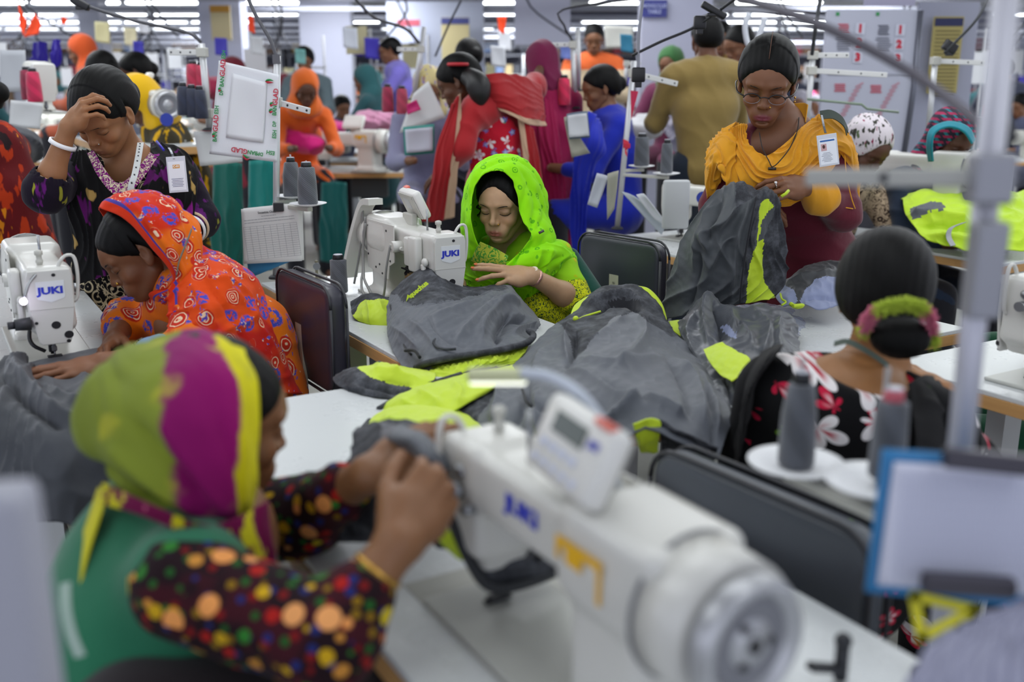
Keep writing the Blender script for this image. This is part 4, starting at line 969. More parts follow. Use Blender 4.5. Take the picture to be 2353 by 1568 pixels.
def mat_roses(name, base, base2, sc=15, uvb=None, border='#d8340c', cream='#e9c9a6', blue='#3f4bb4', red='#c22a12'):
    """orange cloth with red/cream roses and blue sprays; optional plain border from the UV"""
    t = NT(name); co = t.co(); wv = t.vmath('ADD', co, t.vmath('SCALE', t.noise(co, 30, 2, out=1), None)); nd = wv.node
    sc_ = [n for n in t.n if n.bl_idname == 'ShaderNodeVectorMath' and n.operation == 'SCALE'][0]; sc_.inputs[3].default_value = .012
    v = t.voro(wv, sc, rnd=.8); d = v[0]; cell = t.sep(v[1]); ang = t.noise(co, sc*1.5, 2)
    rings = t.math('SINE', t.math('ADD', t.math('MULTIPLY', d, 44), t.math('MULTIPLY', t.noise(co, sc*1.6, 2), 9)))
    rose = t.math('SUBTRACT', 1, t.step(d, .44, .50)); line = t.step(rings, .45, .8)
    rc = t.mix(line, red, cream); zone = t.step(t.noise(co, 4.2, 2), .47, .53); bs = t.mix(zone, base, base2)
    isrose = t.math('GREATER_THAN', cell[0], .40); c = t.mix(t.math('MULTIPLY', rose, isrose), bs, rc)
    bl = t.math('MULTIPLY', t.math('SUBTRACT', 1, isrose), t.math('MULTIPLY', t.step(t.noise(co, sc*4, 4, .7), .46, .52), t.math('SUBTRACT', 1, t.step(d, .42, .52))))
    c = t.mix(bl, c, blue); c = t.mix(t.math('MULTIPLY', t.step(t.noise(co, sc*1.6, 3, .6), .62, .66), .9), c, t.mix(t.step(t.noise(co, sc*6, 2), .5, .56), blue, cream))
    if uvb:
        s = t.sep(t.co('UV')); q = s[1] if uvb[0] == 'v' else s[0]
        if uvb[1] > .5: q = t.math('SUBTRACT', 1, q)
        w = uvb[2]; c = t.mix(t.math('SUBTRACT', 1, t.step(q, w, w*1.04)), c, '#4a3f9a'); c = t.mix(t.math('SUBTRACT', 1, t.step(q, w*.72, w*.76)), c, border)
    return bumpfin(t, co, c)
def mat_dots(name, base='#1d0a12', sc=26):
    t = NT(name); co = t.co(); c = t.mix(t.step(t.noise(co, 18, 2), .45, .6), base, '#3a0c18')
    for s_, rr, th, cols in ((sc*1.5, .30, .0, ('#7a1414', '#1c2a6a', '#1f5a22', '#8a6a12')), (sc*1.05, .34, .35, ('#c9a018', '#2f7a2c', '#a81c16', '#c98a3a')), (sc*.62, .30, .45, ('#e89a54', '#e89a54', '#e8a060', '#d8c020'))):
        v = t.voro(t.mapp(co, loc=(s_*.13, 1.7, .3)), s_, rnd=.8); cell = t.sep(v[1]); m_ = t.math('MULTIPLY', t.math('SUBTRACT', 1, t.step(v[0], rr, rr+.05)), t.math('GREATER_THAN', cell[1], th))
        cc = t.ramp(cell[0], [(0, cols[0]), (.3, cols[1]), (.55, cols[2]), (.8, cols[3])], 'CONSTANT'); c = t.mix(m_, c, cc)
    return bumpfin(t, co, c)
def mat_tiedye(name):
    """bands across the scarf (UV v from the face edge to the back)"""
    t = NT(name); uv = t.co('UV'); co = t.co(); s = t.sep(uv); n = t.noise(co, 9, 4, .6); n2 = t.noise(t.mapp(co, (60, 60, 8)), 1, 3)
    q = t.math('ADD', s[1], t.math('MULTIPLY', t.math('SUBTRACT', n, .5), .10)); q = t.math('ADD', q, t.math('MULTIPLY', t.math('SUBTRACT', n2, .5), .05))
    c = t.ramp(q, [(0, '#d8d012'), (.17, '#d2c80e'), (.185, '#8e0a62'), (.37, '#7c0858'), (.39, '#7d8a2c'), (.55, '#79862a'), (.80, '#6f7c22'), (.90, '#8a9a3c'), (1, '#8a1466')])
    sp = t.step(t.noise(co, 13, 3), .60, .70); c = t.mix(t.math('MULTIPLY', sp, .55), c, '#b6b030'); sp2 = t.step(t.noise(t.mapp(co, loc=(3, 1, 2)), 10, 3), .66, .72); c = t.mix(t.math('MULTIPLY', sp2, .7), c, '#5a1a58')
    return bumpfin(t, co, c)
def mat_flowers(name, base='#08080b', sc=9, petal='#e9e4e4', core='#b0102e', leaf='#6f9a1e', extra='#c11a3e'):
    """white five petal flowers with red veins, leaves, on a dark ground"""
    t = NT(name); co = t.mapp(t.co(), (1, .22, 1)); nv = t.noise(co, 12, 2); c = base
    v0 = t.voro(t.mapp(co, loc=(.7, .2, .9)), sc*1.9, rnd=1); lf = t.math('MULTIPLY', t.math('SUBTRACT', 1, t.step(t.math('ADD', v0[0], t.math('MULTIPLY', nv, .4)), .38, .42)), t.math('GREATER_THAN', t.sep(v0[1])[0], .62))
    c = t.mix(lf, base, t.mix(t.step(t.noise(co, 60, 2), .45, .6), leaf, '#2c4a12'))
    for s_, th, pc, cc, off in ((sc*1.7, .45, extra, petal, (2, .3, .5)), (sc, .22, petal, core, (0, 0, 0))):
        vv = t.mapp(co, loc=off); v = t.voro(vv, s_, rnd=.85); loc = t.sep(t.vmath('SUBTRACT', vv, v[2]))
        x, z = t.math('ADD', loc[0], t.math('MULTIPLY', loc[1], .5)), t.math('SUBTRACT', loc[2], t.math('MULTIPLY', loc[1], .5)); cell = t.sep(v[1])
        a = t.math('ADD', t.math('ARCTAN2', z, x), t.math('MULTIPLY', cell[1], 6)); r = t.math('MULTIPLY', v[0], 1.0)
        pr = t.math('ADD', .17, t.math('MULTIPLY', t.math('ABSOLUTE', t.math('SINE', t.math('MULTIPLY', a, 2.5))), .25)); on = t.math('GREATER_THAN', cell[0], th)
        msk = t.math('MULTIPLY', on, t.step(t.math('SUBTRACT', pr, r), 0, .02)); vein = t.math('MULTIPLY', t.step(t.math('ABSOLUTE', t.math('SINE', t.math('MULTIPLY', a, 2.5))), .62, .92), t.math('SUBTRACT', 1, t.step(r, .12, .30)))
        c = t.mix(msk, c, t.mix(vein, pc, cc))
    return bumpfin(t, co, c)
def mat_damask(name, base='#0a090c', ink='#cdbf9c', sc=26, th=.06):
    t = NT(name); co = t.co(); n = t.noise(co, sc, 2, .5, dist=1.6); a = t.math('ABSOLUTE', t.math('SUBTRACT', n, .5)); l1 = t.math('SUBTRACT', 1, t.step(a, .022, .04))
    v = t.voro(co, sc*.9); l2 = t.math('MULTIPLY', t.step(v[0], .30, .34), t.math('SUBTRACT', 1, t.step(v[0], .42, .46))); l3 = t.math('SUBTRACT', 1, t.step(v[0], .10, .14))
    c = t.mix(t.math('MAXIMUM', t.math('MAXIMUM', l1, t.math('MULTIPLY', l2, t.step(n, .5, .55))), l3), base, ink); return bumpfin(t, co, c)
def mat_patches(name, base='#08070a', cols=('#5c1060', '#a98a4e', '#8a1a86'), sc=7):
    t = NT(name); co = t.mapp(t.co(), (1.6, 1.2, .55)); n = t.noise(co, sc*1.5, 3); c = t.mix(t.step(n, .56, .60), base, cols[0]); n2 = t.noise(t.mapp(co, loc=(3, 4, 5)), sc*1.7, 2); c = t.mix(t.step(n2, .66, .69), c, cols[1])
    n3 = t.noise(t.mapp(co, loc=(7, 1, 2)), sc*1.3, 2); c = t.mix(t.step(n3, .67, .69), c, cols[2]); return bumpfin(t, co, c)
def mat_mottle(name, base='#3c3e43', dark='#28292e', lite='#55575d', rough=.75):
    t = NT(name); co = t.co(); n = t.noise(co, 26, 7, .68); c = t.ramp(n, [(.36, dark), (.50, base), (.62, lite)]); t.bump(n, .3, .003); return t.done(c, rough, spec=.3)
def mat_shell(name, c1='#575b63', c2='#484c54', rough=.55):
    """waterproof jacket cloth"""
    t = NT(name); co = t.co(); n = t.noise(co, 6, 4); f = t.noise(co, 900, 1); t.bump(t.math('ADD', t.math('MULTIPLY', t.noise(co, 28, 4), .9), t.math('MULTIPLY', f, .1)), .42, .006)
    return t.done(t.mix(n, c1, c2), rough, spec=.4, sheen=.15)
M_GREY = mat_shell('grey jacket cloth'); M_MOT = mat_mottle('mottled dark jacket cloth'); M_NEON = mat_shell('neon yellow cloth', '#cbe02a', '#b3cf22', .6); M_INK = cloth('#202126')
M_LAV = mat_shell('pale lavender lining', '#8f98b8', '#7a83a3', .6)
V3 = Vector
def necklace(parent, H, pts, r, mat, name='necklace'):
    m = MB(); m.tube(pts, r, 6, samples=30); return m.build(name, mat, parent, True)
def bangle(parent, c, axis, R, w, mat, name='bangle', th=.0022):
    q = V3(axis).to_track_quat('Z', 'Y').to_matrix(); m = MB(); m.lathe([(R, -w/2), (R+th, -w/2*.8), (R+th, w/2*.8), (R, w/2), (R-.001, w/2), (R-.001, -w/2), (R, -w/2)], c, q, 28, cap=False); return m.build(name, mat, parent, True)
gold = flat('#d0a24a', .25, .9)
def hood(parent, mat, inner, mid, outer, back, folds=((5, .007, .5, 'u'), (9, .004, .7, 'u')), nu=90, nv=60, name='headscarf', creases=(), th=.003, seed=0, noise=.001, cl=None):
    return loft(name, mat, parent, [inner, mid, outer, back]+([[tuple(np.array(p)*.45+np.array(cl)*.55) for p in back]] if cl else []), nu, nv, th=th, folds=folds, creases=creases, seed=seed, noise=noise)
def px(l, Y): return [(a, b, Y if len(t_) == 0 else t_[0]) for a, b, *t_ in l]
# ================================================================= lime scarfed woman (in focus)
HL = Head(W(1158, 468, 3.20), (-.36, -.90, -.24), up=(.03, 0, 1), scale=1.05)
J = dict(neck=W(1180, 572, 3.30), chest=W(1195, 640, 3.32), waist=W(1205, 700, 3.40), pelvis=V3((.09, 3.50, .56)), sl=W(1278, 592, 3.16), el=W(1322, 692, 3.08), wl=W(1222, 634, 2.98),
         sr=W(1098, 598, 3.46), er=W(1062, 690, 3.42), wr=W(1052, 655, 3.16), hl=V3((.12, 3.44, .52)), kl=V3((-.22, 3.24, .54)), al=V3((-.24, 3.22, .07)), hr=V3((.03, 3.60, .52)), kr=V3((-.32, 3.40, .54)), ar=V3((-.34, 3.38, .07)))
SKL = '#c29c78'
R_, ho, fd = person('person', 'woman in a lime green headscarf sewing with lowered eyes at the middle machine', J, HL, SKL, lip='#a0524c', lipamt=.9, headh=.0018, armh=.0024,
    hands=dict(l=dict(d=W(1064, 617, 2.93)-W(1222, 634, 2.98), back=(0.05, -.50, .85), thumb=-1, fing=[(.10, .10, .08), (.06, .10, .06), (.20, .22, .12), (.50, .45, .3)], spread=.22), r=dict(d=(-.5, -.8, -.3), back=(0, 0, 1), thumb=1, curl=(.3, .4, .3))))
LIME = R_; nail_mesh(ho['l'], flat('#d8713a', .35), R_, keys=(0, 1, 2, 3)); brows_lashes(HL, R_, bw=.0026, lash=.0019)
hair(HL, R_, part=False, hairline=.072, h=.003, wavy=1, vol=.011, temples=.075)
m = MB(); rn = random.Random(4)
for k in range(9):
    a0 = HL.w(HL.surf(.054+.001*k, .040-.006*k, .004)); p = [a0]
    for j in range(1, 7): p.append(a0+HL.R@V3((.004+.006*math.sin(j*1.9+k), -.003+.006*math.cos(j*1.7+k), -.008*j)))
    MB().tube(p, .0009, 5, samples=24).build('curl', hair_mat(), R_, True)
MB().ball(HL.w(HL.surf(-.0165, -.0315, .0005)), .0030).build('nose_stud', gold, R_, True)
pm = mat_paisley('lime tunic print', '#9ddb22', '#b8c416', 26, fill='#d3c824'); ls = mat_paisley('lime scarf', '#93e40c', '#3f9a10', 27, var='#7cc80a')
garment('tunic', pm, R_, [(J['sl'], J['el']*.93+J['sl']*.07, .060, .052), (J['sr'], J['er'], .060, .052), (J['sl']*.7+J['sr']*.3, J['sr']*.7+J['sl']*.3, .092, .092), (J['chest']+V3((.05, -.02, 0)), J['waist'], .125, .115), (J['chest']+V3((-.06, .02, 0)), J['waist'], .125, .115), (J['waist'], J['pelvis'], .12, .14), (J['hl'], J['kl'], .11, .085), (J['hr'], J['kr'], .11, .085), (J['kl'], J['al']*.9+J['kl']*.1, .08, .09), (J['kr'], J['ar']*.9+J['kr']*.1, .08, .09)],
        k=.035, fold=[(60, .004, (.3, .2, 1), 2.2, 0), (34, .004, (.8, .3, .5), 1.5, 1)])
e0, e1 = J['el']*.80+J['sl']*.20, J['el']*1.02-J['sl']*.02
t = NT('yellow green cuff'); u_ = t.sep(t.co('Object')); t_c = t.noise(t.co(), 60, 2, dist=2); cf = bumpfin(t, t.co(), t.mix(t.math('SUBTRACT', 1, t.step(t.math('ABSOLUTE', t.math('SUBTRACT', t_c, .5)), .03, .05)), '#d8dc18', '#1e4a2c'))
ax = (e1-e0).normalized(); cu_ = garment('cuff', cf, R_, [(e0, e1, .0575, .0575)], h=.004, k=0, fold=[(60, .002, (.3, .2, 1), 1, 0)], sub=[(f_cap(e1-ax*.0, e1+ax*.2, .048, .048), .004)])
tl = cloth('#0f4a3e'); garment('waistcoat', tl, R_, [(J['sl']+V3((.045, .05, -.01)), J['el']+V3((.05, .06, .0)), .035, .05), (J['chest']+V3((.02, .05, -.03)), J['waist']+V3((.02, .04, 0)), .13, .13)], k=.05)
inn = [(1112, 590, 3.10), (1096, 560, 3.08), (1086, 520, 3.08), (1082, 475, 3.09), (1088, 432, 3.10), (1108, 404, 3.10), (1142, 394, 3.10), (1168, 402, 3.10), (1186, 430, 3.09), (1194, 470, 3.07), (1204, 512, 3.05), (1222, 536, 3.03), (1198, 575, 3.02), (1160, 612, 3.00)]
mid = [(1082, 596, 3.12), (1074, 560, 3.12), (1069, 515, 3.12), (1068, 468, 3.13), (1078, 420, 3.14), (1102, 384, 3.15), (1148, 368, 3.16), (1188, 378, 3.15), (1212, 415, 3.13), (1224, 465, 3.10), (1234, 510, 3.07), (1246, 545, 3.05), (1226, 590, 3.03), (1190, 632, 3.00)]
out = [(1064, 604, 3.20), (1061, 560, 3.21), (1060, 510, 3.22), (1063, 455, 3.23), (1077, 408, 3.24), (1108, 372, 3.25), (1158, 357, 3.26), (1203, 366, 3.25), (1238, 408, 3.24), (1256, 458, 3.22), (1257, 500, 3.17), (1275, 545, 3.13), (1262, 590, 3.07), (1225, 642, 3.02)]
bk = [(1100, 600, 3.36), (1090, 550, 3.38), (1085, 500, 3.40), (1090, 455, 3.40), (1105, 420, 3.40), (1130, 395, 3.40), (1165, 385, 3.40), (1195, 395, 3.40), (1220, 430, 3.40), (1235, 470, 3.40), (1245, 510, 3.38), (1255, 550, 3.32), (1250, 590, 3.25), (1230, 630, 3.18)]
hood(R_, ls, inn, mid, out, bk, folds=((7, .007, .5, 'u'), (4, .007, .4, 'v')), th=.0025, nu=130, nv=90, noise=.0025,
     creases=[([(1215, 535), (1232, 480), (1215, 420), (1190, 385)], .008, 5), ([(1225, 540), (1250, 490), (1235, 430)], .007, 5), ([(1225, 555), (1200, 590), (1165, 625)], .010, 6), ([(1204, 512), (1196, 460), (1182, 415)], .006, 4), ([(1240, 560), (1215, 600), (1190, 635)], -.008, 5), ([(1070, 440), (1066, 520), (1075, 590)], .006, 5)], cl=(1165, 490, 3.44))
sh_r = [[(1066, 585, 3.24), (1096, 582, 3.14), (1130, 592, 3.09), (1165, 600, 3.06), (1200, 580, 3.04), (1230, 552, 3.06), (1262, 545, 3.12), (1292, 556, 3.20)],
        [(1062, 610, 3.22), (1092, 615, 3.12), (1130, 622, 3.06), (1170, 622, 3.02), (1210, 600, 3.00), (1250, 577, 3.02), (1290, 568, 3.08), (1318, 580, 3.16)],
        [(1064, 650, 3.24), (1100, 650, 3.14), (1140, 655, 3.08), (1180, 655, 3.03), (1220, 640, 3.02), (1255, 622, 3.02), (1288, 602, 3.06), (1326, 600, 3.14)],
        [(1075, 700, 3.28), (1110, 700, 3.18), (1150, 710, 3.12), (1190, 715, 3.08), (1225, 700, 3.06), (1258, 660, 3.08), (1275, 640, 3.12), (1300, 625, 3.20)]]
loft('scarf_drape', ls, R_, sh_r, 110, 80, th=.0025, folds=((6, .008, .45, 'u'),), noise=.001, creases=[([(1215, 560), (1190, 620), (1180, 690)], .010, 6), ([(1245, 570), (1225, 640), (1215, 700)], .010, 5), ([(1270, 570), (1245, 640)], .008, 5), ([(1200, 640), (1240, 620), (1290, 590)], -.006, 6)])
tb = mat_damask('scarf end print', '#a9b23a', '#3c8a2e', 30); 
loft('scarf_border', tb, R_, [[(1082, 600, 3.10), (1092, 575, 3.09), (1104, 556, 3.08)], [(1120, 618, 3.06), (1130, 596, 3.05), (1140, 572, 3.05)], [(1155, 632, 3.02), (1162, 606, 3.01), (1168, 588, 3.02)]], 30, 30, th=.002, noise=.001)
garment('tunic_lap', cf, R_, [(W(1235, 705, 3.06), W(1285, 735, 3.12), .05, .05), (W(1235, 735, 3.2), W(1200, 780, 3.2), .1, .1)], k=.04)
wc = J['wl']*.93+J['el']*.07; wax = J['el']-J['wl']
bangle(R_, wc, wax, .0275, .010, flat('#d9a89a', .25, .8), 'wristwatch'); wf = empty('x') if False else None
MB().cyl(wc+V3((-.002, -.012, .024)), wc+V3((-.002, -.016, .031)), .010, n=20).build('watch_face', flat('#e8dcc8', .2), R_, True)
MB().tube([W(1238, 536, 3.0), W(1250, 530, 3.0)], .004).build('hair_pin', flat('#5a5a55', .4, .5), R_, True)
# ================================================================= yellow scarfed standing woman
HY = Head(W(1762, 192, 3.02), (-.25, -.86, -.36), up=(.06, 0, 1), scale=1.06, w=.98, lips=.85)
J = dict(neck=W(1800, 292, 3.10), chest=W(1812, 400, 3.14), waist=W(1842, 500, 3.20), pelvis=W(1855, 585, 3.26), sl=W(1908, 338, 3.12), el=W(1938, 492, 3.06), wl=W(1852, 428, 2.92),
         sr=W(1692, 340, 3.06), er=W(1648, 478, 3.06), wr=W(1690, 480, 3.00), hl=V3((1.00, 3.28, .78)), kl=V3((1.02, 3.26, .44)), al=V3((1.03, 3.30, .08)), hr=V3((.84, 3.28, .78)), kr=V3((.82, 3.24, .44)), ar=V3((.82, 3.28, .08)))
SKY = '#7a4f34'
R_, ho, fd = person('person', 'standing woman with glasses, dark red dress and yellow scarf, inspecting a grey jacket', J, HY, SKY, lip='#7c2a4c', headh=.0019, lipamt=.7,
    hands=dict(l=dict(d=W(1782, 428, 2.86)-W(1852, 428, 2.92), back=(.1, -.8, .6), thumb=-1, fing=[(.55, .60, .3), (.50, .55, .3), (.45, .5, .3), (.4, .5, .3)], tcurl=(.2, .2)), r=dict(d=(.7, -.5, 0), back=(-.3, -.5, .8), thumb=1, curl=(.5, .6, .4))))
nail_mesh(ho['l'], flat('#c99a8a', .35), R_, keys=(1, 2, 3)); brows_lashes(HY, R_, lash=.0014)
hair(HY, R_, part=True, hairline=.058, h=.003, vol=.009, temples=.034, bun=f_ell((0, -.118, -.010), (.045, .035, .045)))
t = NT('hair parting'); prt = t.done('#5c3a28', .6); m = MB(); m.tube([HY.w((0, .080-.018*k, math.sqrt(max(0, 1-((.080-.018*k+.022)/.103)**2))*.094+.0385)) for k in range(1, 9)], .0010, 6); m.build('parting', prt, R_, True)
MB().ball(HY.w(HY.surf(-.0170, -.0300, .0008)), .0032).build('nose_stud', gold, R_, True)
ear = HY.w((-.080, -.010, -.040)); MB().ball(ear, .0035).ball(ear+V3((0, 0, -.012)), .0030).tube([ear, ear+V3((0, 0, -.012))], .0009).build('earring', gold, R_, True)
# glasses
gl = flat('#101014', .3)
for s in (-1, 1):
    P = [HY.w((s*.033+.0215*math.cos(a)*1.0, .098-.10*abs(s*.033+.0215*math.cos(a)-0)*.12, -.006+.0135*math.sin(a))) for a in np.linspace(0, 2*PI, 25)]
    g_ = MB().tube(P, .0008, 6).build('lens_rim', flat('#8a8d96', .3, .8), R_, True)
    P = [HY.w((s*(.0335)+.0225*math.cos(a), .0985, -.0055+.0140*math.sin(a))) for a in np.linspace(.15, PI-.15, 12)]; MB().tube(P, .0019, 6).build('glasses_brow_bar', gl, R_, True)
    MB().tube([HY.w((s*.056, .096, .001)), HY.w((s*.074, .075, .003)), HY.w((s*.083, .02, .004)), HY.w((s*.082, -.01, .0))], .0022, 6, samples=12).build('glasses_temple', gl, R_, True)
MB().tube([HY.w((-.012, .099, -.002)), HY.w((0, .101, .001)), HY.w((.012, .099, -.002))], .0018, 6, samples=8).build('glasses_bridge', gl, R_, True)
red = cloth('#5e0f24', .8); yel = cloth('#dd9a1e', .85); neckhole = f_ell(W(1775, 318, 2.96), (.060, .10, .085))
garment('tunic', red, R_, [(J['sl'], J['el'], .060, .050), (J['el'], J['wl']*.6+J['el']*.4, .048, .040), (J['sr'], J['er'], .060, .050), (J['er'], J['wr'], .048, .036), (J['sl']*.75+J['sr']*.25, J['sr']*.75+J['sl']*.25, .080, .080), (J['chest']+V3((.055, 0, 0)), J['waist']+V3((.02, 0, 0)), .115, .105), (J['chest']+V3((-.055, 0, 0)), J['waist']+V3((-.02, 0, 0)), .115, .105), (J['waist'], J['pelvis'], .112, .150), (J['pelvis'], V3((.93, 3.28, .4)), .15, .18)],
        k=.04, fold=[(50, .003, (.2, .2, 1), 2, 0)], sub=[(neckhole, .01)])
garment('trousers', cloth('#3a0a18'), R_, [(J['hl'], J['kl'], .10, .085), (J['kl'], J['al'], .085, .07), (J['hr'], J['kr'], .10, .085), (J['kr'], J['ar'], .085, .07)], k=.04)
m = MB(); m.tube([W(1745, 305, 2.97), W(1752, 340, 2.93), W(1768, 372, 2.90), W(1774, 384, 2.90), W(1790, 372, 2.90), W(1815, 340, 2.93), W(1832, 300, 2.98), W(1836, 270, 3.03)], .0016, 6, samples=40); m.build('necklace_cord', flat('#1c1412', .7), R_, True)
q = W(1774, 388, 2.895); MB().cyl(q+V3((-.011, 0, 0)), q+V3((.011, 0, 0)), .0045).build('pendant', flat('#3a3432', .3, .6), R_, True)
co1 = [[(1818, 238, 3.10), (1845, 236, 3.08), (1856, 240, 3.06)], [(1822, 262, 3.08), (1846, 268, 3.05), (1850, 282, 3.03)]]
loft('collar', yel, R_, co1, 16, 12, th=.003); loft('collar', yel, R_, [[(1730, 255, 3.06), (1731, 285, 3.0)], [(1738, 258, 3.04), (1741, 288, 2.99)]], 10, 8, th=.003)
cowl = [[(1716, 286, 3.02), (1718, 322, 2.97), (1742, 350, 2.93), (1766, 356, 2.925), (1805, 328, 2.95), (1842, 292, 2.99), (1880, 262, 3.08)],
        [(1704, 284, 3.01), (1704, 340, 2.95), (1735, 376, 2.915), (1768, 382, 2.91), (1815, 354, 2.93), (1862, 305, 2.98), (1900, 265, 3.08)],
        [(1694, 288, 3.00), (1692, 370, 2.95), (1724, 405, 2.91), (1766, 410, 2.905), (1822, 388, 2.92), (1878, 335, 2.97), (1922, 275, 3.08)],
        [(1684, 292, 3.00), (1680, 395, 2.96), (1712, 436, 2.93), (1762, 444, 2.92), (1818, 436, 2.93), (1890, 372, 2.97), (1944, 295, 3.08)],
        [(1678, 300, 3.01), (1672, 410, 2.99), (1706, 462, 2.97), (1760, 470, 2.96), (1822, 472, 2.97), (1896, 410, 3.00), (1956, 320, 3.10)]]
loft('dupatta', yel, R_, cowl, 140, 110, th=.0025, folds=((9, .011, .35, 'v'), (17, .004, .5, 'v')), noise=.0008, seed=1)
lf = [[(1700, 280, 3.03), (1692, 330, 2.97), (1694, 400, 2.94), (1712, 470, 2.94), (1728, 500, 2.97)], [(1680, 284, 3.02), (1668, 340, 2.96), (1668, 400, 2.94), (1680, 455, 2.94), (1700, 480, 2.96)], [(1655, 300, 3.04), (1646, 340, 2.98), (1642, 372, 2.96), (1660, 382, 2.95), (1672, 400, 2.97)], [(1632, 325, 3.10), (1622, 360, 3.04), (1618, 410, 3.02), (1622, 445, 3.02), (1630, 470, 3.03)]]
loft('dupatta_shoulder', yel, R_, lf, 80, 70, th=.0025, folds=((5, .008, .4, 'v'),), seed=2)
rf = [[(1880, 262, 3.06), (1868, 330, 2.98), (1850, 400, 2.96), (1835, 440, 2.97)], [(1905, 262, 3.05), (1895, 330, 2.98), (1878, 395, 2.96), (1868, 430, 2.98)], [(1935, 285, 3.06), (1930, 330, 3.00), (1912, 340, 3.00), (1902, 350, 3.02)], [(1958, 320, 3.10), (1962, 350, 3.05), (1958, 370, 3.04), (1948, 380, 3.06)], [(1972, 360, 3.16), (1976, 420, 3.14), (1972, 480, 3.14), (1960, 530, 3.18)]]
loft('dupatta_shoulder', yel, R_, rf, 80, 80, th=.0025, folds=((5, .007, .4, 'v'),), seed=3)
loft('dupatta_end', yel, R_, [[(1885, 480, 3.22), (1925, 470, 3.24), (1968, 455, 3.24)], [(1890, 540, 3.22), (1920, 545, 3.24), (1945, 540, 3.26)], [(1893, 612, 3.24), (1908, 615, 3.26), (1925, 600, 3.28)]], 40, 40, th=.003, folds=((4, .008, .3, 'u'),))
garment('cuff', yel, R_, [(J['wl']*.97+J['el']*.03, J['wl']*.62+J['el']*.38, .030, .058)], h=.005, fold=[(70, .004, (1, .3, .4), 1, 0)])
q0 = J['el']; m = MB(); m.tube([W(1858, 445, 2.93), W(1880, 462, 2.95), W(1900, 470, 2.97), W(1960, 480, 2.995)], .0018, 6, samples=20); m.tube([W(1940, 345, 3.04), W(1945, 400, 3.0), W(1955, 450, 2.995), W(1965, 480, 3.0)], .0018, 6, samples=20); m.build('yellow_piping', yel, R_, True)
rp = ho['l'][1][0]; m = MB(); bangle(R_, rp[0].lerp(rp[1], .55), rp[1]-rp[0], .0100, .003, flat('#d8d4c8', .15, 1), 'ring'); MB().ball(rp[0].lerp(rp[1], .55)+V3((0, -.008, .008)), .0045).build('ring_stone', flat('#e8e8e8', .1, .6), R_, True)
def id_card(parent, c, ax, ay, w, h, kind=1, Lb=None):
    """ax right, ay up"""
    n_ = ax.cross(ay); M = frame(c, ax, ay); r = MB()
    r.box((0, 0, 0), (w, h, .002), bev=.0009); o = r.build('card_holder', flat('#c9ccd4', .2, coat=.5), parent); o.data.transform(M); set_world(o, parent)
    def add(nm, mb, mt):
        q = mb.build(nm, mt, o); q.data.transform(M); set_world(q, o); return q
    add('paper_insert', MB().box((0, -.04*h, .0012), (w*.84, h*.80, .0006)), flat('#e9ecf2', .6))
    if kind == 1:
        add('blue_heading', MB().box((0, h*.30, .0017), (w*.72, h*.05, .0004)), flat('#2a62a8', .6)); add('portrait', MB().box((-w*.20, h*.10, .0017), (w*.28, h*.22, .0004)), flat('#c9a0a0', .6)); pf = MB().ball((-w*.20, h*.12, .0019), 1, (w*.07, h*.06, .0004)); add('portrait_head', pf, flat('#4a2c22', .7)); 
        for i in range(7): add('printed_line', MB().box((-w*.08, -h*.08-i*h*.045, .0017), (w*(.35+.1*(i % 3)), h*.010, .0003)), flat('#55586a', .7))
    else:
        b = add('orange_box', MB().box((0, h*.22, .0017), (w*.36, h*.10, .0004)), flat('#d89a3a', .6)); tx = text('card_number', 'C-01', h*.085, flat('#f2f2f2', .6), o, Matrix.Identity(4), bold=.0003); tx.data.transform(M @ Matrix.Translation((0, h*.22, .0022))); set_world(tx, o)
        for i in range(6): add('printed_line', MB().box((0, -h*.12-i*h*.042, .0017), (w*(.62-.08*(i % 2)), h*.012, .0003)), flat('#3c3f70', .7))
    return o
def set_world(o, parent):
    M = Matrix.Identity(4); p = parent; ch = []
    while p is not None: ch.append(p); p = p.parent
    for q in reversed(ch): M = M @ q.matrix_parent_inverse @ q.matrix_basis
    o.matrix_parent_inverse = M.inverted()
a, b, c, d = W(1875, 312, 2.925), W(1921, 304, 2.925), W(1930, 378, 2.915), W(1884, 384, 2.915); idc = empty('identity_card', (a+c)/2, 0, 'clear identity card pinned on the yellow scarf', 'card')
id_card(idc, (a+c)/2, ((b-a)+(c-d)).normalized(), ((a-d)+(b-c)).normalized(), (b-a).length, (a-d).length)
m = MB(); m.ribbon([W(1897, 306, 2.925), W(1893, 290, 2.94), W(1888, 265, 2.99)], (1, 0, 0), .006, .002, samples=8); m.build('clip_strap', flat('#7b7f86', .3, .6), idc, True)
m = MB(); m.ribbon([W(1885, 262, 3.0), W(1910, 260, 3.01), W(1935, 275, 3.02), W(1948, 300, 3.03)], (0, .5, .8), .020, .003, samples=14); m.ribbon([W(1890, 268, 2.99), W(1915, 268, 3.0), W(1938, 285, 3.01), W(1945, 306, 3.02)], (0, .5, .8), .016, .003, samples=14); m.build('lanyard', flat('#39443c', .7), idc, True)
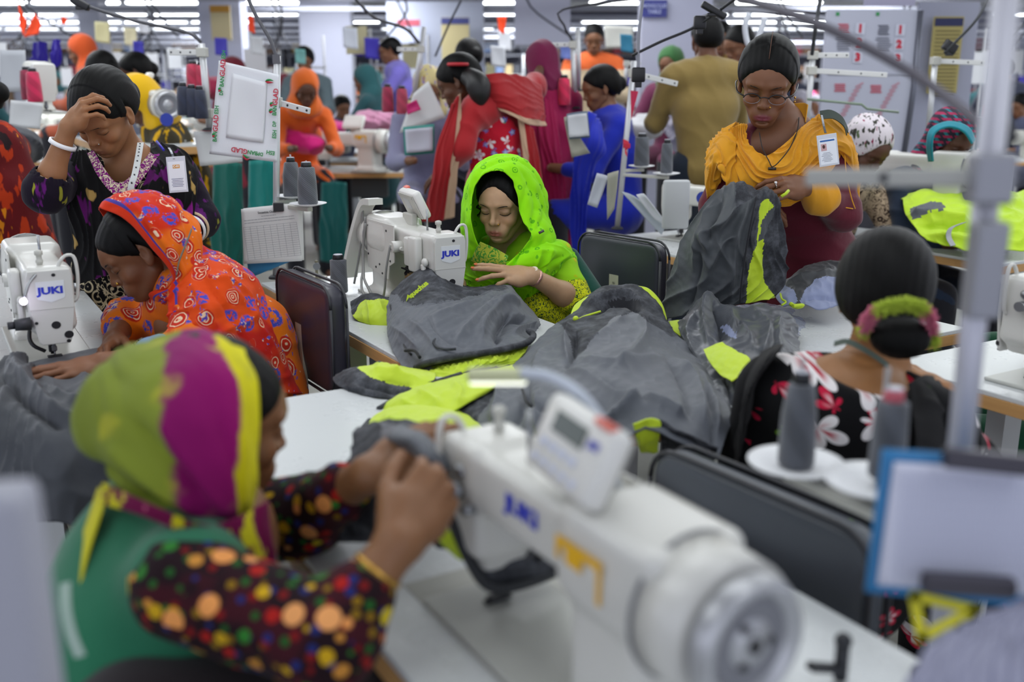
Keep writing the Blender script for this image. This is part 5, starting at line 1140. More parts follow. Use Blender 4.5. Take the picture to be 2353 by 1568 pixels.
# ================================================================= black and purple dressed woman, hand on forehead
HP = Head(W(238, 262, 3.16), (-.22, -.72, -.62), up=(.06, 0, 1), scale=1.08, w=1.04)
J = dict(neck=W(292, 362, 3.30), chest=W(285, 460, 3.32), waist=W(280, 570, 3.38), pelvis=W(280, 660, 3.42), sl=W(412, 400, 3.36), el=W(462, 505, 3.30), wl=W(420, 545, 3.12),
         sr=W(172, 402, 3.24), er=W(104, 442, 3.00), wr=W(158, 292, 3.00), hl=V3((-1.24, 3.44, .80)), kl=V3((-1.22, 3.42, .44)), al=V3((-1.22, 3.44, .08)), hr=V3((-1.40, 3.46, .80)), kr=V3((-1.42, 3.42, .44)), ar=V3((-1.42, 3.44, .08)))
SKP = '#9c6c48'
R_, ho, fd = person('person', 'standing woman in black and purple print with her hand on her forehead', J, HP, SKP, lip='#7c4a40', headh=.0022, lipamt=.45,
    hands=dict(r=dict(d=W(222, 205, 2.955)-W(158, 292, 3.00), back=(-.35, -.75, .40), thumb=1, fing=[(.75, .8, .5), (.75, .8, .5), (.8, .8, .5), (.85, .8, .5)], tcurl=(.5, .3), spread=.1), l=dict(d=(-.4, -.6, -.5), back=(.3, -.3, .8), thumb=-1, curl=(.3, .4, .3))))
brows_lashes(HP, R_, wf=1.03, lash=.0013); hair(HP, R_, part=False, hairline=.052, h=.003, vol=.010, temples=.026, bun=f_ell((0, -.118, -.020), (.045, .035, .045)))
MB().ball(HP.w(HP.surf(-.0170, -.0300, .0008)), .0024).build('nose_stud', flat('#d8d8d0', .2, .9), R_, True)
dm = mat_damask('black and cream damask', sc=22); pt = mat_patches('black purple dupatta'); nh = f_ell(W(262, 395, 3.10), (.075, .12, .085)); purp = mat_patches('purple black sleeve', '#140a1c', ('#5c1468', '#8a8a2a', '#3a0f46'), 10)
garment('sleeve', purp, R_, [(J['sl'], J['el'], .064, .056), (J['el'], J['wl']*.5+J['el']*.5, .054, .046), (J['sr'], J['er']*.98+J['sr']*.02, .064, .060), (J['er'], J['er']*.82+J['wr']*.18, .058, .054)], k=.035, fold=[(50, .003, (.6, .2, 1), 2, 0)], sub=[(f_cap(J['er']*.81+J['wr']*.19, J['wr'], .046, .046), .004)])
garment('dress', dm, R_, [(J['sl']*.85+J['sr']*.15, J['sr']*.85+J['sl']*.15, .080, .080), (J['chest']+V3((.06, 0, 0)), J['waist']+V3((.03, 0, 0)), .120, .112), (J['chest']+V3((-.06, 0, 0)), J['waist']+V3((-.03, 0, 0)), .120, .112), (J['waist'], J['pelvis'], .125, .155), (J['pelvis'], V3((-1.32, 3.46, .36)), .17, .22)], k=.05, fold=[(40, .004, (.2, .2, 1), 2, 0)], sub=[(nh, .01)])
bangle(R_, J['er']*.80+J['wr']*.20, J['wr']-J['er'], .0445, .022, flat('#d2b795', .7), 'sleeve_band', .005)
bangle(R_, J['er']*.26+J['wr']*.74, J['wr']-J['er'], .0345, .013, flat('#f0f0f2', .3), 'bangle', .005)
bangle(R_, J['el']*.4+J['wl']*.6, J['wl']-J['el'], .045, .014, flat('#ececec', .4), 'bangle', .004); bangle(R_, J['el']*.55+J['wl']*.45, J['wl']-J['el'], .048, .012, flat('#d2b795', .6), 'sleeve_band', .004)
dp1 = [[(160, 352, 3.20), (148, 400, 3.14), (150, 470, 3.12), (165, 560, 3.14), (160, 660, 3.2)], [(185, 345, 3.18), (180, 400, 3.11), (190, 470, 3.08), (215, 560, 3.10), (225, 640, 3.15)], [(205, 345, 3.17), (215, 410, 3.10), (235, 470, 3.06), (262, 530, 3.08), (270, 620, 3.12)], [(222, 352, 3.17), (262, 425, 3.09), (290, 455, 3.07), (320, 500, 3.09), (330, 560, 3.12)]]
loft('dupatta', pt, R_, dp1, 80, 80, th=.003, folds=((5, .009, .4, 'v'),), seed=4)
dp2 = [[(345, 325, 3.36), (345, 370, 3.22), (330, 420, 3.14), (300, 458, 3.09), (270, 470, 3.08)], [(385, 330, 3.32), (385, 380, 3.20), (370, 430, 3.14), (340, 480, 3.11), (300, 520, 3.10)], [(420, 345, 3.30), (425, 390, 3.21), (415, 450, 3.16), (395, 520, 3.16), (360, 560, 3.16)], [(445, 375, 3.32), (455, 420, 3.24), (450, 470, 3.2), (440, 540, 3.2), (420, 580, 3.2)]]
loft('dupatta', pt, R_, dp2, 80, 80, th=.003, folds=((5, .008, .4, 'v'),), seed=5)
pk = mat_damask('neckline embroidery', '#7a1470', '#d8cfae', 60); loft('neckline', pk, R_, [[(215, 345, 3.14), (238, 385, 3.07), (268, 420, 3.045), (300, 405, 3.06), (345, 350, 3.16)], [(200, 352, 3.14), (225, 405, 3.06), (268, 450, 3.035), (312, 430, 3.06), (362, 362, 3.17)]], 40, 14, th=.002)
def tape(parent, pts, wd, name, L, cat, group=None):
    m = MB(); m.ribbon(pts, wd, .019, .0012, samples=40); o = m.build(name, flat('#c9cccb', .5), None); tag(o, L, cat)
    P = crv(pts, 50)
    for i in range(2, 48, 4): q = V3(P[i])+V3((0, -.002, 0)); MB().box(q, (.0045, .001, .006)).build('tape_number', flat('#2c2c34', .7), o, True)
    return o
tape(R_, [W(323, 328, 3.22), W(318, 360, 3.10), W(310, 400, 3.04), W(302, 425, 3.02), W(300, 455, 3.02), W(305, 500, 3.02)], (1, .25, 0), 'measuring_tape', 'white measuring tape hanging round the neck of the woman touching her forehead', 'measuring tape')
a, b, c, d = W(378, 362, 3.10), W(422, 360, 3.10), W(436, 440, 3.085), W(393, 444, 3.085); idc = empty('identity_card', (a+c)/2, 0, 'white identity card on the shoulder of the black and purple dress', 'card')
id_card(idc, (a+c)/2, ((b-a)+(c-d)).normalized(), ((a-d)+(b-c)).normalized(), (b-a).length, (a-d).length, kind=2)
m = MB(); m.ribbon([W(400, 366, 3.098), W(394, 350, 3.12), W(388, 340, 3.16)], (1, 0, 0), .007, .002, samples=8); m.build('clip_strap', flat('#7b7f86', .3, .6), idc, True)
tag(MB().tube([W(360, 325, 3.24), W(376, 345, 3.19)], .004).build('pen', flat('#3a36b8', .4), None), 'blue pen clipped at the shoulder of the black dress', 'pen')
# ================================================================= orange floral scarfed woman, profile, left
HO = Head(W(322, 582, 2.62), (-.74, -.34, -.50), up=(-.25, 0, 1), scale=1.04)
J = dict(neck=W(392, 640, 2.68), chest=W(440, 730, 2.70), waist=V3((-.74, 2.66, .74)), pelvis=V3((-.72, 2.64, .58)), sl=W(452, 672, 2.52), el=W(445, 805, 2.38), wl=W(232, 836, 2.26),
         sr=W(372, 690, 2.86), er=W(290, 735, 2.74), wr=W(262, 782, 2.50), hl=V3((-.70, 2.58, .54)), kl=V3((-1.0, 2.38, .56)), al=V3((-.98, 2.40, .08)), hr=V3((-.76, 2.74, .54)), kr=V3((-1.08, 2.54, .56)), ar=V3((-1.06, 2.56, .08)))
SKO = '#85583c'
R_, ho, fd = person('person', 'woman in an orange rose patterned headscarf bent over the left machine', J, HO, SKO, lip='#5c342c', headh=.0022, armh=.0026,
    hands=dict(l=dict(d=W(82, 858, 2.17)-W(232, 836, 2.26), back=(0, -.25, .95), thumb=-1, fing=[(.08, .05, .05), (.05, .05, .05), (.08, .06, .05), (.12, .08, .06)], spread=.12), r=dict(d=W(215, 828, 2.37)-W(262, 782, 2.50), back=(-.7, -.3, .6), thumb=1, fing=[(.35, .5, .3), (.45, .5, .3), (.5, .6, .3), (.5, .6, .3)])))
nail_mesh(ho['l'], flat('#a83a2c', .4), R_, keys=(0, 1, 2, 3)); nail_mesh(ho['r'], flat('#c9a090', .4), R_, keys=(0, 1)); brows_lashes(HO, R_)
hair(HO, R_, part=True, hairline=.058, h=.003, vol=.010, temples=.030); MB().ball(HO.w(HO.surf(-.0180, -.0300, .001)), .0042).build('nose_stud', gold, R_, True)
ro = mat_roses('orange rose scarf', '#e06a10', '#c62a0c', 21, uvb=('v', .0, .11)); ro2 = mat_roses('orange rose tunic', '#e8760e', '#de6a10', 14)
garment('tunic', ro2, R_, [(J['sl'], J['el']*.96+J['sl']*.04, .068, .062), (J['el'], J['wl']*.42+J['el']*.58, .058, .046), (J['sr'], J['er'], .062, .055), (J['er'], J['er']*.6+J['wr']*.4, .056, .052), (J['sl']*.75+J['sr']*.25, J['sr']*.75+J['sl']*.25, .085, .085), (J['chest'], J['waist'], .13, .13), (J['waist'], J['pelvis'], .135, .155), (J['hl'], J['kl'], .11, .09), (J['hr'], J['kr'], .11, .09), (J['kl'], J['al'], .09, .08), (J['kr'], J['ar'], .09, .08)],
        k=.04, fold=[(46, .005, (.6, .2, .7), 2, 0)])
inn = [(352, 690, 2.60), (345, 672, 2.56), (385, 660, 2.50), (400, 640, 2.48), (385, 610, 2.47), (355, 575, 2.47), (318, 530, 2.48), (280, 498, 2.50), (238, 482, 2.54), (230, 478, 2.60), (228, 482, 2.66), (240, 500, 2.74), (270, 560, 2.80), (300, 640, 2.80)]
mid = [(372, 705, 2.56), (388, 690, 2.51), (412, 668, 2.47), (422, 640, 2.46), (408, 600, 2.45), (380, 552, 2.45), (342, 505, 2.46), (305, 470, 2.49), (262, 456, 2.54), (252, 455, 2.60), (250, 460, 2.68), (262, 480, 2.76), (290, 545, 2.84), (318, 630, 2.84)]
out = [(398, 712, 2.56), (420, 700, 2.51), (435, 672, 2.49), (445, 640, 2.50), (448, 590, 2.52), (440, 540, 2.53), (415, 490, 2.54), (372, 455, 2.56), (335, 440, 2.60), (322, 440, 2.64), (318, 445, 2.70), (330, 470, 2.78), (350, 540, 2.84), (370, 620, 2.84)]
bk = [(420, 712, 2.60), (440, 700, 2.58), (448, 680, 2.58), (456, 640, 2.60), (462, 590, 2.60), (450, 520, 2.62), (430, 485, 2.63), (400, 462, 2.65), (380, 455, 2.67), (375, 458, 2.69), (375, 465, 2.72), (385, 485, 2.76), (395, 540, 2.80), (410, 610, 2.80)]
hood(R_, ro, inn, mid, out, bk, folds=((4, .006, .5, 'u'),), nu=110, nv=60, seed=2, cl=(440, 560, 2.70), creases=[([(420, 470), (435, 540), (432, 620)], .008, 7), ([(445, 500), (452, 580), (440, 650)], -.008, 6)])
sh1 = [[(392, 650, 2.47), (425, 610, 2.50), (455, 575, 2.60), (448, 560, 2.72), (430, 560, 2.84)], [(385, 690, 2.44), (435, 645, 2.44), (500, 605, 2.52), (520, 590, 2.70), (500, 590, 2.88)], [(388, 740, 2.42), (440, 690, 2.40), (530, 655, 2.46), (590, 640, 2.66), (570, 640, 2.90)], [(392, 785, 2.40), (455, 750, 2.36), (560, 740, 2.44), (622, 720, 2.62), (600, 720, 2.88)], [(400, 790, 2.40), (480, 795, 2.36), (590, 820, 2.44), (660, 830, 2.60), (630, 820, 2.84)], [(470, 800, 2.40), (540, 870, 2.42), (620, 900, 2.46), (692, 905, 2.58), (670, 900, 2.76)]]
ro3 = mat_roses('orange rose shawl', '#d8480e', '#b81c10', 21, uvb=('u', .0, .06))
loft('shawl', ro3, R_, sh1, 110, 100, th=.003, folds=((5, .010, .35, 'u'),), noise=.002, seed=1, creases=[([(440, 650), (480, 720), (520, 800)], .012, 8), ([(470, 640), (540, 740), (600, 850)], -.010, 7), ([(500, 620), (580, 720), (650, 850)], .008, 6)])
ln = MB(); ln.ribbon([W(440, 528, 2.50), W(428, 560, 2.47), W(412, 600, 2.445), W(405, 635, 2.44)], (.3, -.6, .5), .014, .003, samples=16); ln.build('lanyard', flat('#6a6a5e', .7), R_, True)
garment('cuff', flat('#7a98b8', .8), R_, [(J['wl']*.36+J['el']*.64, J['wl']*.46+J['el']*.54, .052, .048)], h=.004, k=0)
# ================================================================= green vest woman, foreground, from behind
HG = Head(W(503, 972, 1.30), (.80, .56, -.24), scale=.98)
J = dict(neck=W(420, 1120, 1.26), chest=W(390, 1290, 1.22), waist=W(330, 1500, 1.14), pelvis=W(280, 1690, 1.08), sl=W(520, 1190, 1.40), el=W(690, 1190, 1.36), wl=W(848, 1092, 1.25),
         sr=W(425, 1350, 1.06), er=W(750, 1470, 1.00), wr=W(918, 1245, 1.05), hl=W(300, 1680, 1.2), kl=V3((.02, 1.45, .55)), al=V3((.02, 1.45, .08)), hr=W(330, 1700, 1.0), kr=V3((.10, 1.28, .55)), ar=V3((.10, 1.28, .08)))
R_, ho, fd = person('person', 'blurred woman with a tie dyed headscarf and green vest, back to us in front', J, HG, '#8a6040', headh=.003, armh=.0026,
    hands=dict(r=dict(d=W(1005, 1120, 1.10)-W(918, 1245, 1.05), back=(.45, -.65, .6), thumb=1, fing=[(1.1, 1.1, .7), (1.15, 1.1, .7), (1.2, 1.1, .7), (1.2, 1.1, .7)], tcurl=(.6, .4), spread=.08), l=dict(d=W(930, 1030, 1.27)-W(848, 1092, 1.25), back=(-.2, -.4, .8), thumb=-1, curl=(.5, .7, .4))))
brows_lashes(HG, R_); hair(HG, R_, part=True, hairline=.055, h=.0045, vol=.007)
dt = mat_dots('dotted sleeves', sc=38); green = cloth('#1f6b4c', .85)
garment('sleeves', dt, R_, [(J['sr'], J['er'], .064, .056), (J['er'], J['wr']*.42+J['er']*.58, .054, .044), (J['sl'], J['el'], .062, .058), (J['el'], J['wl']*.62+J['el']*.38, .056, .042), (J['sr']*.8+J['sl']*.2, J['sl']*.8+J['sr']*.2, .07, .07), (J['waist']+V3((.06, .05, -.02)), J['pelvis']+V3((.1, .05, -.05)), .12, .16)], h=.006, k=.03, fold=[(50, .004, (.6, .2, .7), 2, 0)])
garment('vest', green, R_, [(J['sr']*.93+J['sl']*.07, J['sl']*.9+J['sr']*.1, .074, .074), (J['neck']-V3((.0, 0, .03)), J['chest'], .080, .125), (J['chest'], J['waist'], .125, .135), (J['waist'], J['pelvis'], .135, .155)], h=.007, k=.05, fold=[(24, .004, (.8, .2, .3), 2, 1)])
m = MB(); m.ribbon([W(150, 1340, .985), W(152, 1400, .965), W(165, 1460, .95), W(185, 1510, .94)], (1, 0, .3), .012, .002, samples=14); m.build('reflective_strip', flat('#9ab0a4', .4), R_, True)
garment('trousers', cloth('#160a10'), R_, [(J['hr'], J['kr'], .10, .08), (J['kr'], J['ar'], .08, .06), (J['hl'], J['kl'], .10, .08), (J['kl'], J['al'], .08, .06)], h=.009, k=.04)
td = mat_tiedye('tie dyed scarf')
inn = [(560, 1222, 1.26), (575, 1190, 1.20), (588, 1120, 1.18), (586, 1040, 1.19), (590, 960, 1.20), (588, 880, 1.22), (568, 820, 1.26), (555, 800, 1.32), (560, 800, 1.40), (585, 850, 1.46), (600, 950, 1.48)]
mid = [(520, 1235, 1.18), (530, 1180, 1.15), (535, 1110, 1.13), (535, 1030, 1.13), (535, 950, 1.14), (528, 860, 1.17), (505, 795, 1.24), (480, 768, 1.32), (500, 775, 1.42), (540, 840, 1.50), (560, 950, 1.53)]
m2 = [(440, 1205, 1.14), (400, 1150, 1.12), (385, 1090, 1.11), (375, 1020, 1.11), (370, 950, 1.12), (365, 870, 1.16), (370, 810, 1.24), (395, 775, 1.32), (430, 780, 1.42), (470, 840, 1.50), (490, 950, 1.53)]
out = [(300, 1160, 1.18), (262, 1120, 1.17), (225, 1060, 1.20), (190, 1010, 1.22), (180, 950, 1.24), (205, 880, 1.26), (240, 835, 1.30), (290, 810, 1.34), (340, 820, 1.40), (380, 870, 1.46), (400, 960, 1.48)]
bk = [(280, 1165, 1.24), (235, 1120, 1.26), (200, 1060, 1.28), (170, 1000, 1.30), (172, 950, 1.31), (190, 900, 1.33), (215, 870, 1.35), (250, 850, 1.37), (290, 860, 1.40), (320, 900, 1.44), (340, 960, 1.44)]
hood(R_, td, inn, mid, m2, out, folds=((4, .008, .4, 'u'), (9, .003, .6, 'u')), nu=100, nv=80, seed=3, creases=[([(250, 1010), (340, 1090), (470, 1180)], -.012, 12), ([(300, 960), (380, 1050), (480, 1150)], .012, 12), ([(370, 960), (430, 1060), (510, 1170)], -.010, 10), ([(200, 1050), (300, 1120), (420, 1190)], .012, 12)], cl=(230, 980, 1.38))
rk = mat_patches('tie dyed scarf end', '#6a0a40', ('#c8c020', '#b8607a', '#7a8a20'), 16)
loft('scarf_wrap', rk, R_, [[(235, 1110, 1.14), (320, 1150, 1.09), (430, 1195, 1.08), (520, 1215, 1.12), (590, 1225, 1.18)], [(232, 1160, 1.13), (320, 1185, 1.085), (430, 1230, 1.075), (520, 1270, 1.11), (590, 1290, 1.17)]], 60, 20, th=.003, folds=((3, .006, .3, 'v'),))
loft('scarf_end', rk, R_, [[(490, 1205, 1.11), (550, 1190, 1.12), (618, 1150, 1.17)], [(520, 1270, 1.11), (575, 1270, 1.12), (628, 1240, 1.16)], [(560, 1340, 1.12), (605, 1340, 1.13), (645, 1320, 1.16)], [(640, 1400, 1.10), (655, 1400, 1.11), (670, 1395, 1.12)]], 30, 40, th=.003, folds=((3, .006, .3, 'u'),))
loft('scarf_edge', flat('#c8c012', .8), R_, [[(225, 1120, 1.16), (245, 1130, 1.13)], [(160, 1330, 1.12), (185, 1330, 1.08)], [(132, 1568, 1.04), (150, 1568, 1.02)]], 8, 40, th=.003)
bangle(R_, J['wr']*.70+J['er']*.30, J['wr']-J['er'], .030, .006, gold, 'bangle', .002)
# ================================================================= bun haired woman, from behind, right
HB = Head(W(2034, 684, 1.80), (.42, .86, -.28), up=(0, 0, 1), scale=.95)
J = dict(neck=W(2010, 860, 1.80), chest=W(1950, 1010, 1.84), waist=W(1900, 1160, 1.80), pelvis=W(1890, 1290, 1.74), sl=W(1768, 900, 1.84), el=W(1730, 1060, 1.86), wl=W(1840, 900, 2.14),
         sr=W(2150, 985, 1.66), er=W(2220, 1090, 1.74), wr=W(2165, 905, 1.92), hl=W(1860, 1290, 1.80), kl=V3((1.0, 2.1, .55)), al=V3((1.0, 2.1, .08)), hr=W(1960, 1310, 1.72), kr=V3((1.1, 1.9, .55)), ar=V3((1.1, 1.9, .08)))
R_, ho, fd = person('person', 'woman seen from behind with a flower ringed bun and a black flowered dress', J, HB, '#9a6a3e', headh=.003, armh=.003,
    hands=dict(r=dict(d=W(2090, 862, 1.98)-W(2165, 905, 1.92), back=(0, -.4, .9), thumb=-1, curl=(.15, .2, .15)), l=dict(d=(.4, .7, 0), back=(0, 0, 1), thumb=1)))
bl = HB.loc([W(2068, 775, 1.64)])[0]
hair(HB, R_, part=False, hairline=.060, h=.0035, vol=.016, low=-.070, bun=f_ell(tuple(bl), (.052, .034, .040)), back=-.12)
MB().ball(HB.w((-.078, -.006, -.034)), .004).build('earring', gold, R_, True)
ga = crv([W(1985, 765, 1.66), W(2000, 728, 1.63), W(2045, 705, 1.60), W(2095, 702, 1.60), W(2130, 722, 1.61), W(2140, 765, 1.63), W(2143, 790, 1.65)], 60); rn = random.Random(2)
gy = flat('#b4c840', .8); gp = flat('#d0708a', .8)
for s0, s1, mt in ((0, 3, gy), (3, 16, gp), (16, 38, gy), (38, 52, gp), (52, 60, gy)):
    m = MB()
    for k in range(s0, s1):
        c = V3(ga[k])
        for j in range(34):
            d = V3((rn.gauss(0, 1), rn.gauss(0, 1), rn.gauss(0, 1))).normalized(); m.cyl(c+d*.002, c+d*.0165*rn.uniform(.8, 1.1), .0011, .0005, 3)
    m.build('flower_garland', mt, R_, True)
fl = mat_flowers('black flowered dress', sc=10); nk = f_ell(W(1965, 822, 1.70), (.115, .15, .050), Matrix.Rotation(.35, 3, 'Y'))
garment('dress', fl, R_, [(J['sl'], J['el'], .068, .060), (J['el'], J['wl']*.5+J['el']*.5, .058, .05), (J['sr'], J['er'], .068, .060), (J['er'], J['wr']*.75+J['er']*.25, .058, .045), (J['sl']*.8+J['sr']*.2, J['sr']*.8+J['sl']*.2, .084, .084), ((J['sl']+J['sr'])/2, J['chest'], .118, .13), (J['chest']+V3((-.05, .02, 0)), J['waist'], .125, .125), (J['chest']+V3((.05, -.02, 0)), J['waist'], .125, .125), (J['waist'], J['pelvis'], .14, .165), (J['hl'], J['kl'], .11, .09), (J['hr'], J['kr'], .11, .09), (J['kl'], J['al'], .09, .08), (J['kr'], J['ar'], .09, .08)],
        k=.045, fold=[(34, .005, (.8, .3, .3), 2, 0)], sub=[(nk, .012)])
loft('black_dupatta', flat('#0a090c', .85), R_, [[(1800, 790, 1.82), (1760, 800, 1.84), (1735, 830, 1.88)], [(1790, 800, 1.76), (1735, 850, 1.78), (1700, 900, 1.86)], [(1740, 870, 1.76), (1705, 960, 1.78), (1690, 1000, 1.84)], [(1720, 960, 1.76), (1694, 1060, 1.78), (1680, 1080, 1.82)]], 30, 50, th=.003, folds=((3, .006, .3, 'u'),))
loft('black_dupatta', flat('#0a090c', .85), R_, [[(2090, 880, 1.66), (2130, 860, 1.70), (2160, 880, 1.78)], [(2100, 960, 1.60), (2160, 920, 1.62), (2200, 930, 1.72)], [(2110, 1060, 1.56), (2180, 1040, 1.58), (2230, 1030, 1.68)]], 30, 40, th=.003, folds=((3, .006, .3, 'u'),))
m = MB(); m.ribbon([W(1918, 790, 1.76), W(1950, 786, 1.715), W(2000, 812, 1.70), W(2040, 840, 1.715)], (.1, 0, 1), .010, .003, samples=20); m.build('lanyard', flat('#5d6a60', .8), R_, True)
# ---------------------------------------------------------------- jackets and cloth on the tables
def inpoly(px, py, poly):
    ins = np.zeros(len(px), bool); n = len(poly)
    for i in range(n):
        x0, y0 = poly[i]; x1, y1 = poly[(i+1) % n]
        c = ((y0 > py) != (y1 > py)); xx = x0+(py-y0)*(x1-x0)/((y1-y0) or 1e-9); ins ^= c & (px < xx)
    return ins
def regions(*rg):
    """rg: (material index, polygon)"""
    def f(u, v, px, py):
        r = np.zeros(len(px), int); w = 3*np.sin(px*.13)+2*np.sin(py*.21)
        for k, pl in rg: r[inpoly(px+w*.4, py+w*.5, pl)] = k
        return r
    return f
def thing(name, first, label, cat='jacket', group=None):
    p = first[0][0] if not isinstance(first[0][0], Vector) else first[0][0]
    q = W(*p) if not isinstance(p, Vector) else p; return empty(name, q, 0, label, cat, group)
# --- jacket at the middle machine
R1 = [[(905, 694, 3.00), (950, 668, 3.04), (1040, 676, 3.08), (1120, 684, 3.08), (1190, 690, 3.05), (1236, 744, 2.90)],
      [(900, 672, 2.88), (932, 640, 2.90), (985, 612, 2.91), (1030, 640, 2.91), (1075, 660, 2.92), (1130, 656, 2.95), (1172, 655, 2.95), (1192, 682, 2.92), (1240, 732, 2.86)],
      [(890, 700, 2.78), (930, 685, 2.73), (985, 670, 2.71), (1045, 680, 2.71), (1110, 690, 2.71), (1165, 700, 2.72), (1200, 715, 2.74), (1241, 748, 2.77)],
      [(887, 740, 2.66), (930, 730, 2.57), (990, 725, 2.53), (1050, 730, 2.53), (1110, 735, 2.53), (1160, 745, 2.56), (1190, 755, 2.6), (1224, 775, 2.63)],
      [(893, 780, 2.54), (930, 778, 2.46), (990, 775, 2.41), (1050, 778, 2.41), (1110, 780, 2.42), (1160, 776, 2.46), (1195, 776, 2.50), (1220, 784, 2.54)],
      [(905, 812, 2.44), (940, 818, 2.38), (1000, 812, 2.33), (1060, 808, 2.33), (1120, 802, 2.36), (1170, 792, 2.40), (1205, 785, 2.45), (1222, 782, 2.5)],
      [(922, 840, 2.36), (955, 847, 2.32), (985, 836, 2.30), (1050, 822, 2.31), (1110, 812, 2.34), (1170, 800, 2.38), (1210, 790, 2.44), (1224, 785, 2.50)]]
j = thing('jacket', R1, 'grey waterproof jacket with mottled shoulder and yellow logo under the middle machine')
loft('shell', [M_GREY, M_MOT], j, R1, 150, 130, th=.003, noise=.0035, nf=16, matfn=regions((1, [(880, 655), (920, 640), (935, 560), (1100, 600), (1170, 664), (1110, 672), (1060, 684), (985, 698), (945, 700), (922, 692), (912, 675), (880, 675)])),
     creases=[([(990, 730), (1040, 715), (1090, 700), (1150, 672)], .011, 6), ([(1050, 780), (1085, 745), (1120, 710), (1170, 680)], .013, 7), ([(1110, 790), (1110, 750), (1145, 710), (1190, 690)], .016, 8), ([(1140, 790), (1150, 750), (1175, 720)], -.022, 7), ([(1150, 765), (1180, 735), (1215, 745)], -.02, 8), ([(1175, 770), (1205, 750), (1235, 745)], .014, 6), ([(985, 620), (1005, 650), (1040, 665)], .010, 6), ([(1020, 650), (1070, 672), (1130, 672)], -.010, 5), ([(905, 690), (945, 702), (1000, 700), (1060, 688), (1130, 674)], -.005, 3), ([(900, 750), (930, 770), (960, 800)], .006, 6), ([(985, 728), (1000, 760), (1030, 785), (1080, 800)], -.006, 3), ([(940, 735), (970, 760), (1000, 800)], .007, 7), ([(1125, 712), (1160, 700), (1195, 700)], .012, 6)])
m = MB(); m.tube([W(955, 846, 2.31), W(985, 834, 2.29), (W(1050, 820, 2.30)), W(1110, 812, 2.325), W(1170, 800, 2.37), W(1210, 788, 2.43), W(1226, 772, 2.50), W(1215, 760, 2.55)], .0085, 10, samples=50); m.build('hem', M_MOT, j, True)
m = MB(); m.tube([W(896, 700, 2.76), W(903, 730, 2.66), W(915, 765, 2.54), W(932, 800, 2.42), W(945, 815, 2.37)], .0028, 8, samples=30); m.tube([W(930, 806, 2.38), W(952, 806, 2.35), W(965, 822, 2.32)], .0042, 8, samples=16); m.build('zipper', M_INK, j, True)
m = MB(); m.tube([W(1006, 776, 2.415), W(996, 786, 2.37), W(1005, 798, 2.34), W(1030, 803, 2.325), W(1048, 802, 2.325)], .0035, 8, samples=30); m.build('pocket_flap', M_MOT, j, True)
c = W(962, 666, 2.705); ex_ = (W(978, 653, 2.72)-W(945, 680, 2.70)).normalized(); M_ = frame(c+V3((0, -.006, .002)), ex_, V3((-.3, .35, 1)))
lg = text('logo', 'quechua', .019, M_NEON, j, Matrix.Identity(4), bold=.0009); lg.data.transform(M_); set_world(lg, j)
lg = MB().prism([(-.016, -.005), (0, .008), (.004, .001), (.014, .002), (.001, -.008), (-.002, -.001)], (0, 0, 0), (1, 0, 0), (0, 1, 0), (0, 0, .0008)).build('logo_mark', M_NEON, j); lg.data.transform(frame(W(941, 683, 2.70)+V3((0, -.006, .002)), ex_, V3((-.3, .35, 1)))); set_world(lg, j)
loft('lining', [M_NEON], j, [[(960, 852, 2.33), (1050, 828, 2.34), (1120, 815, 2.37), (1215, 790, 2.48)], [(962, 862, 2.27), (1050, 845, 2.27), (1120, 832, 2.30), (1205, 812, 2.40)], [(975, 872, 2.25), (1030, 866, 2.24), (1100, 846, 2.28), (1180, 838, 2.34)]], 80, 30, th=.003, folds=((6, .010, .5, 'u'),), noise=.002)
# --- small yellow bundle
R0 = [[(815, 712, 3.02), (850, 700, 3.04), (900, 705, 3.02)], [(806, 694, 2.96), (845, 675, 2.94), (902, 684, 2.92)], [(808, 714, 2.89), (850, 690, 2.87), (902, 700, 2.85)], [(812, 728, 2.83), (852, 725, 2.79), (902, 732, 2.78)], [(824, 738, 2.81), (855, 748, 2.77), (902, 753, 2.76)]]
j = thing('cloth_bundle', R0, 'small neon yellow and dark cloth bundle beside the thread cone on the middle table', 'cloth')
loft('folded_cloth', [M_NEON, M_MOT], j, R0, 70, 60, th=.003, noise=.003, nf=18, matfn=regions((1, [(790, 660), (900, 660), (900, 692), (870, 685), (840, 690), (820, 705), (812, 722), (790, 730)])), creases=[([(843, 680), (848, 710), (850, 745)], .005, 4), ([(870, 690), (880, 715), (900, 730)], .006, 6)])
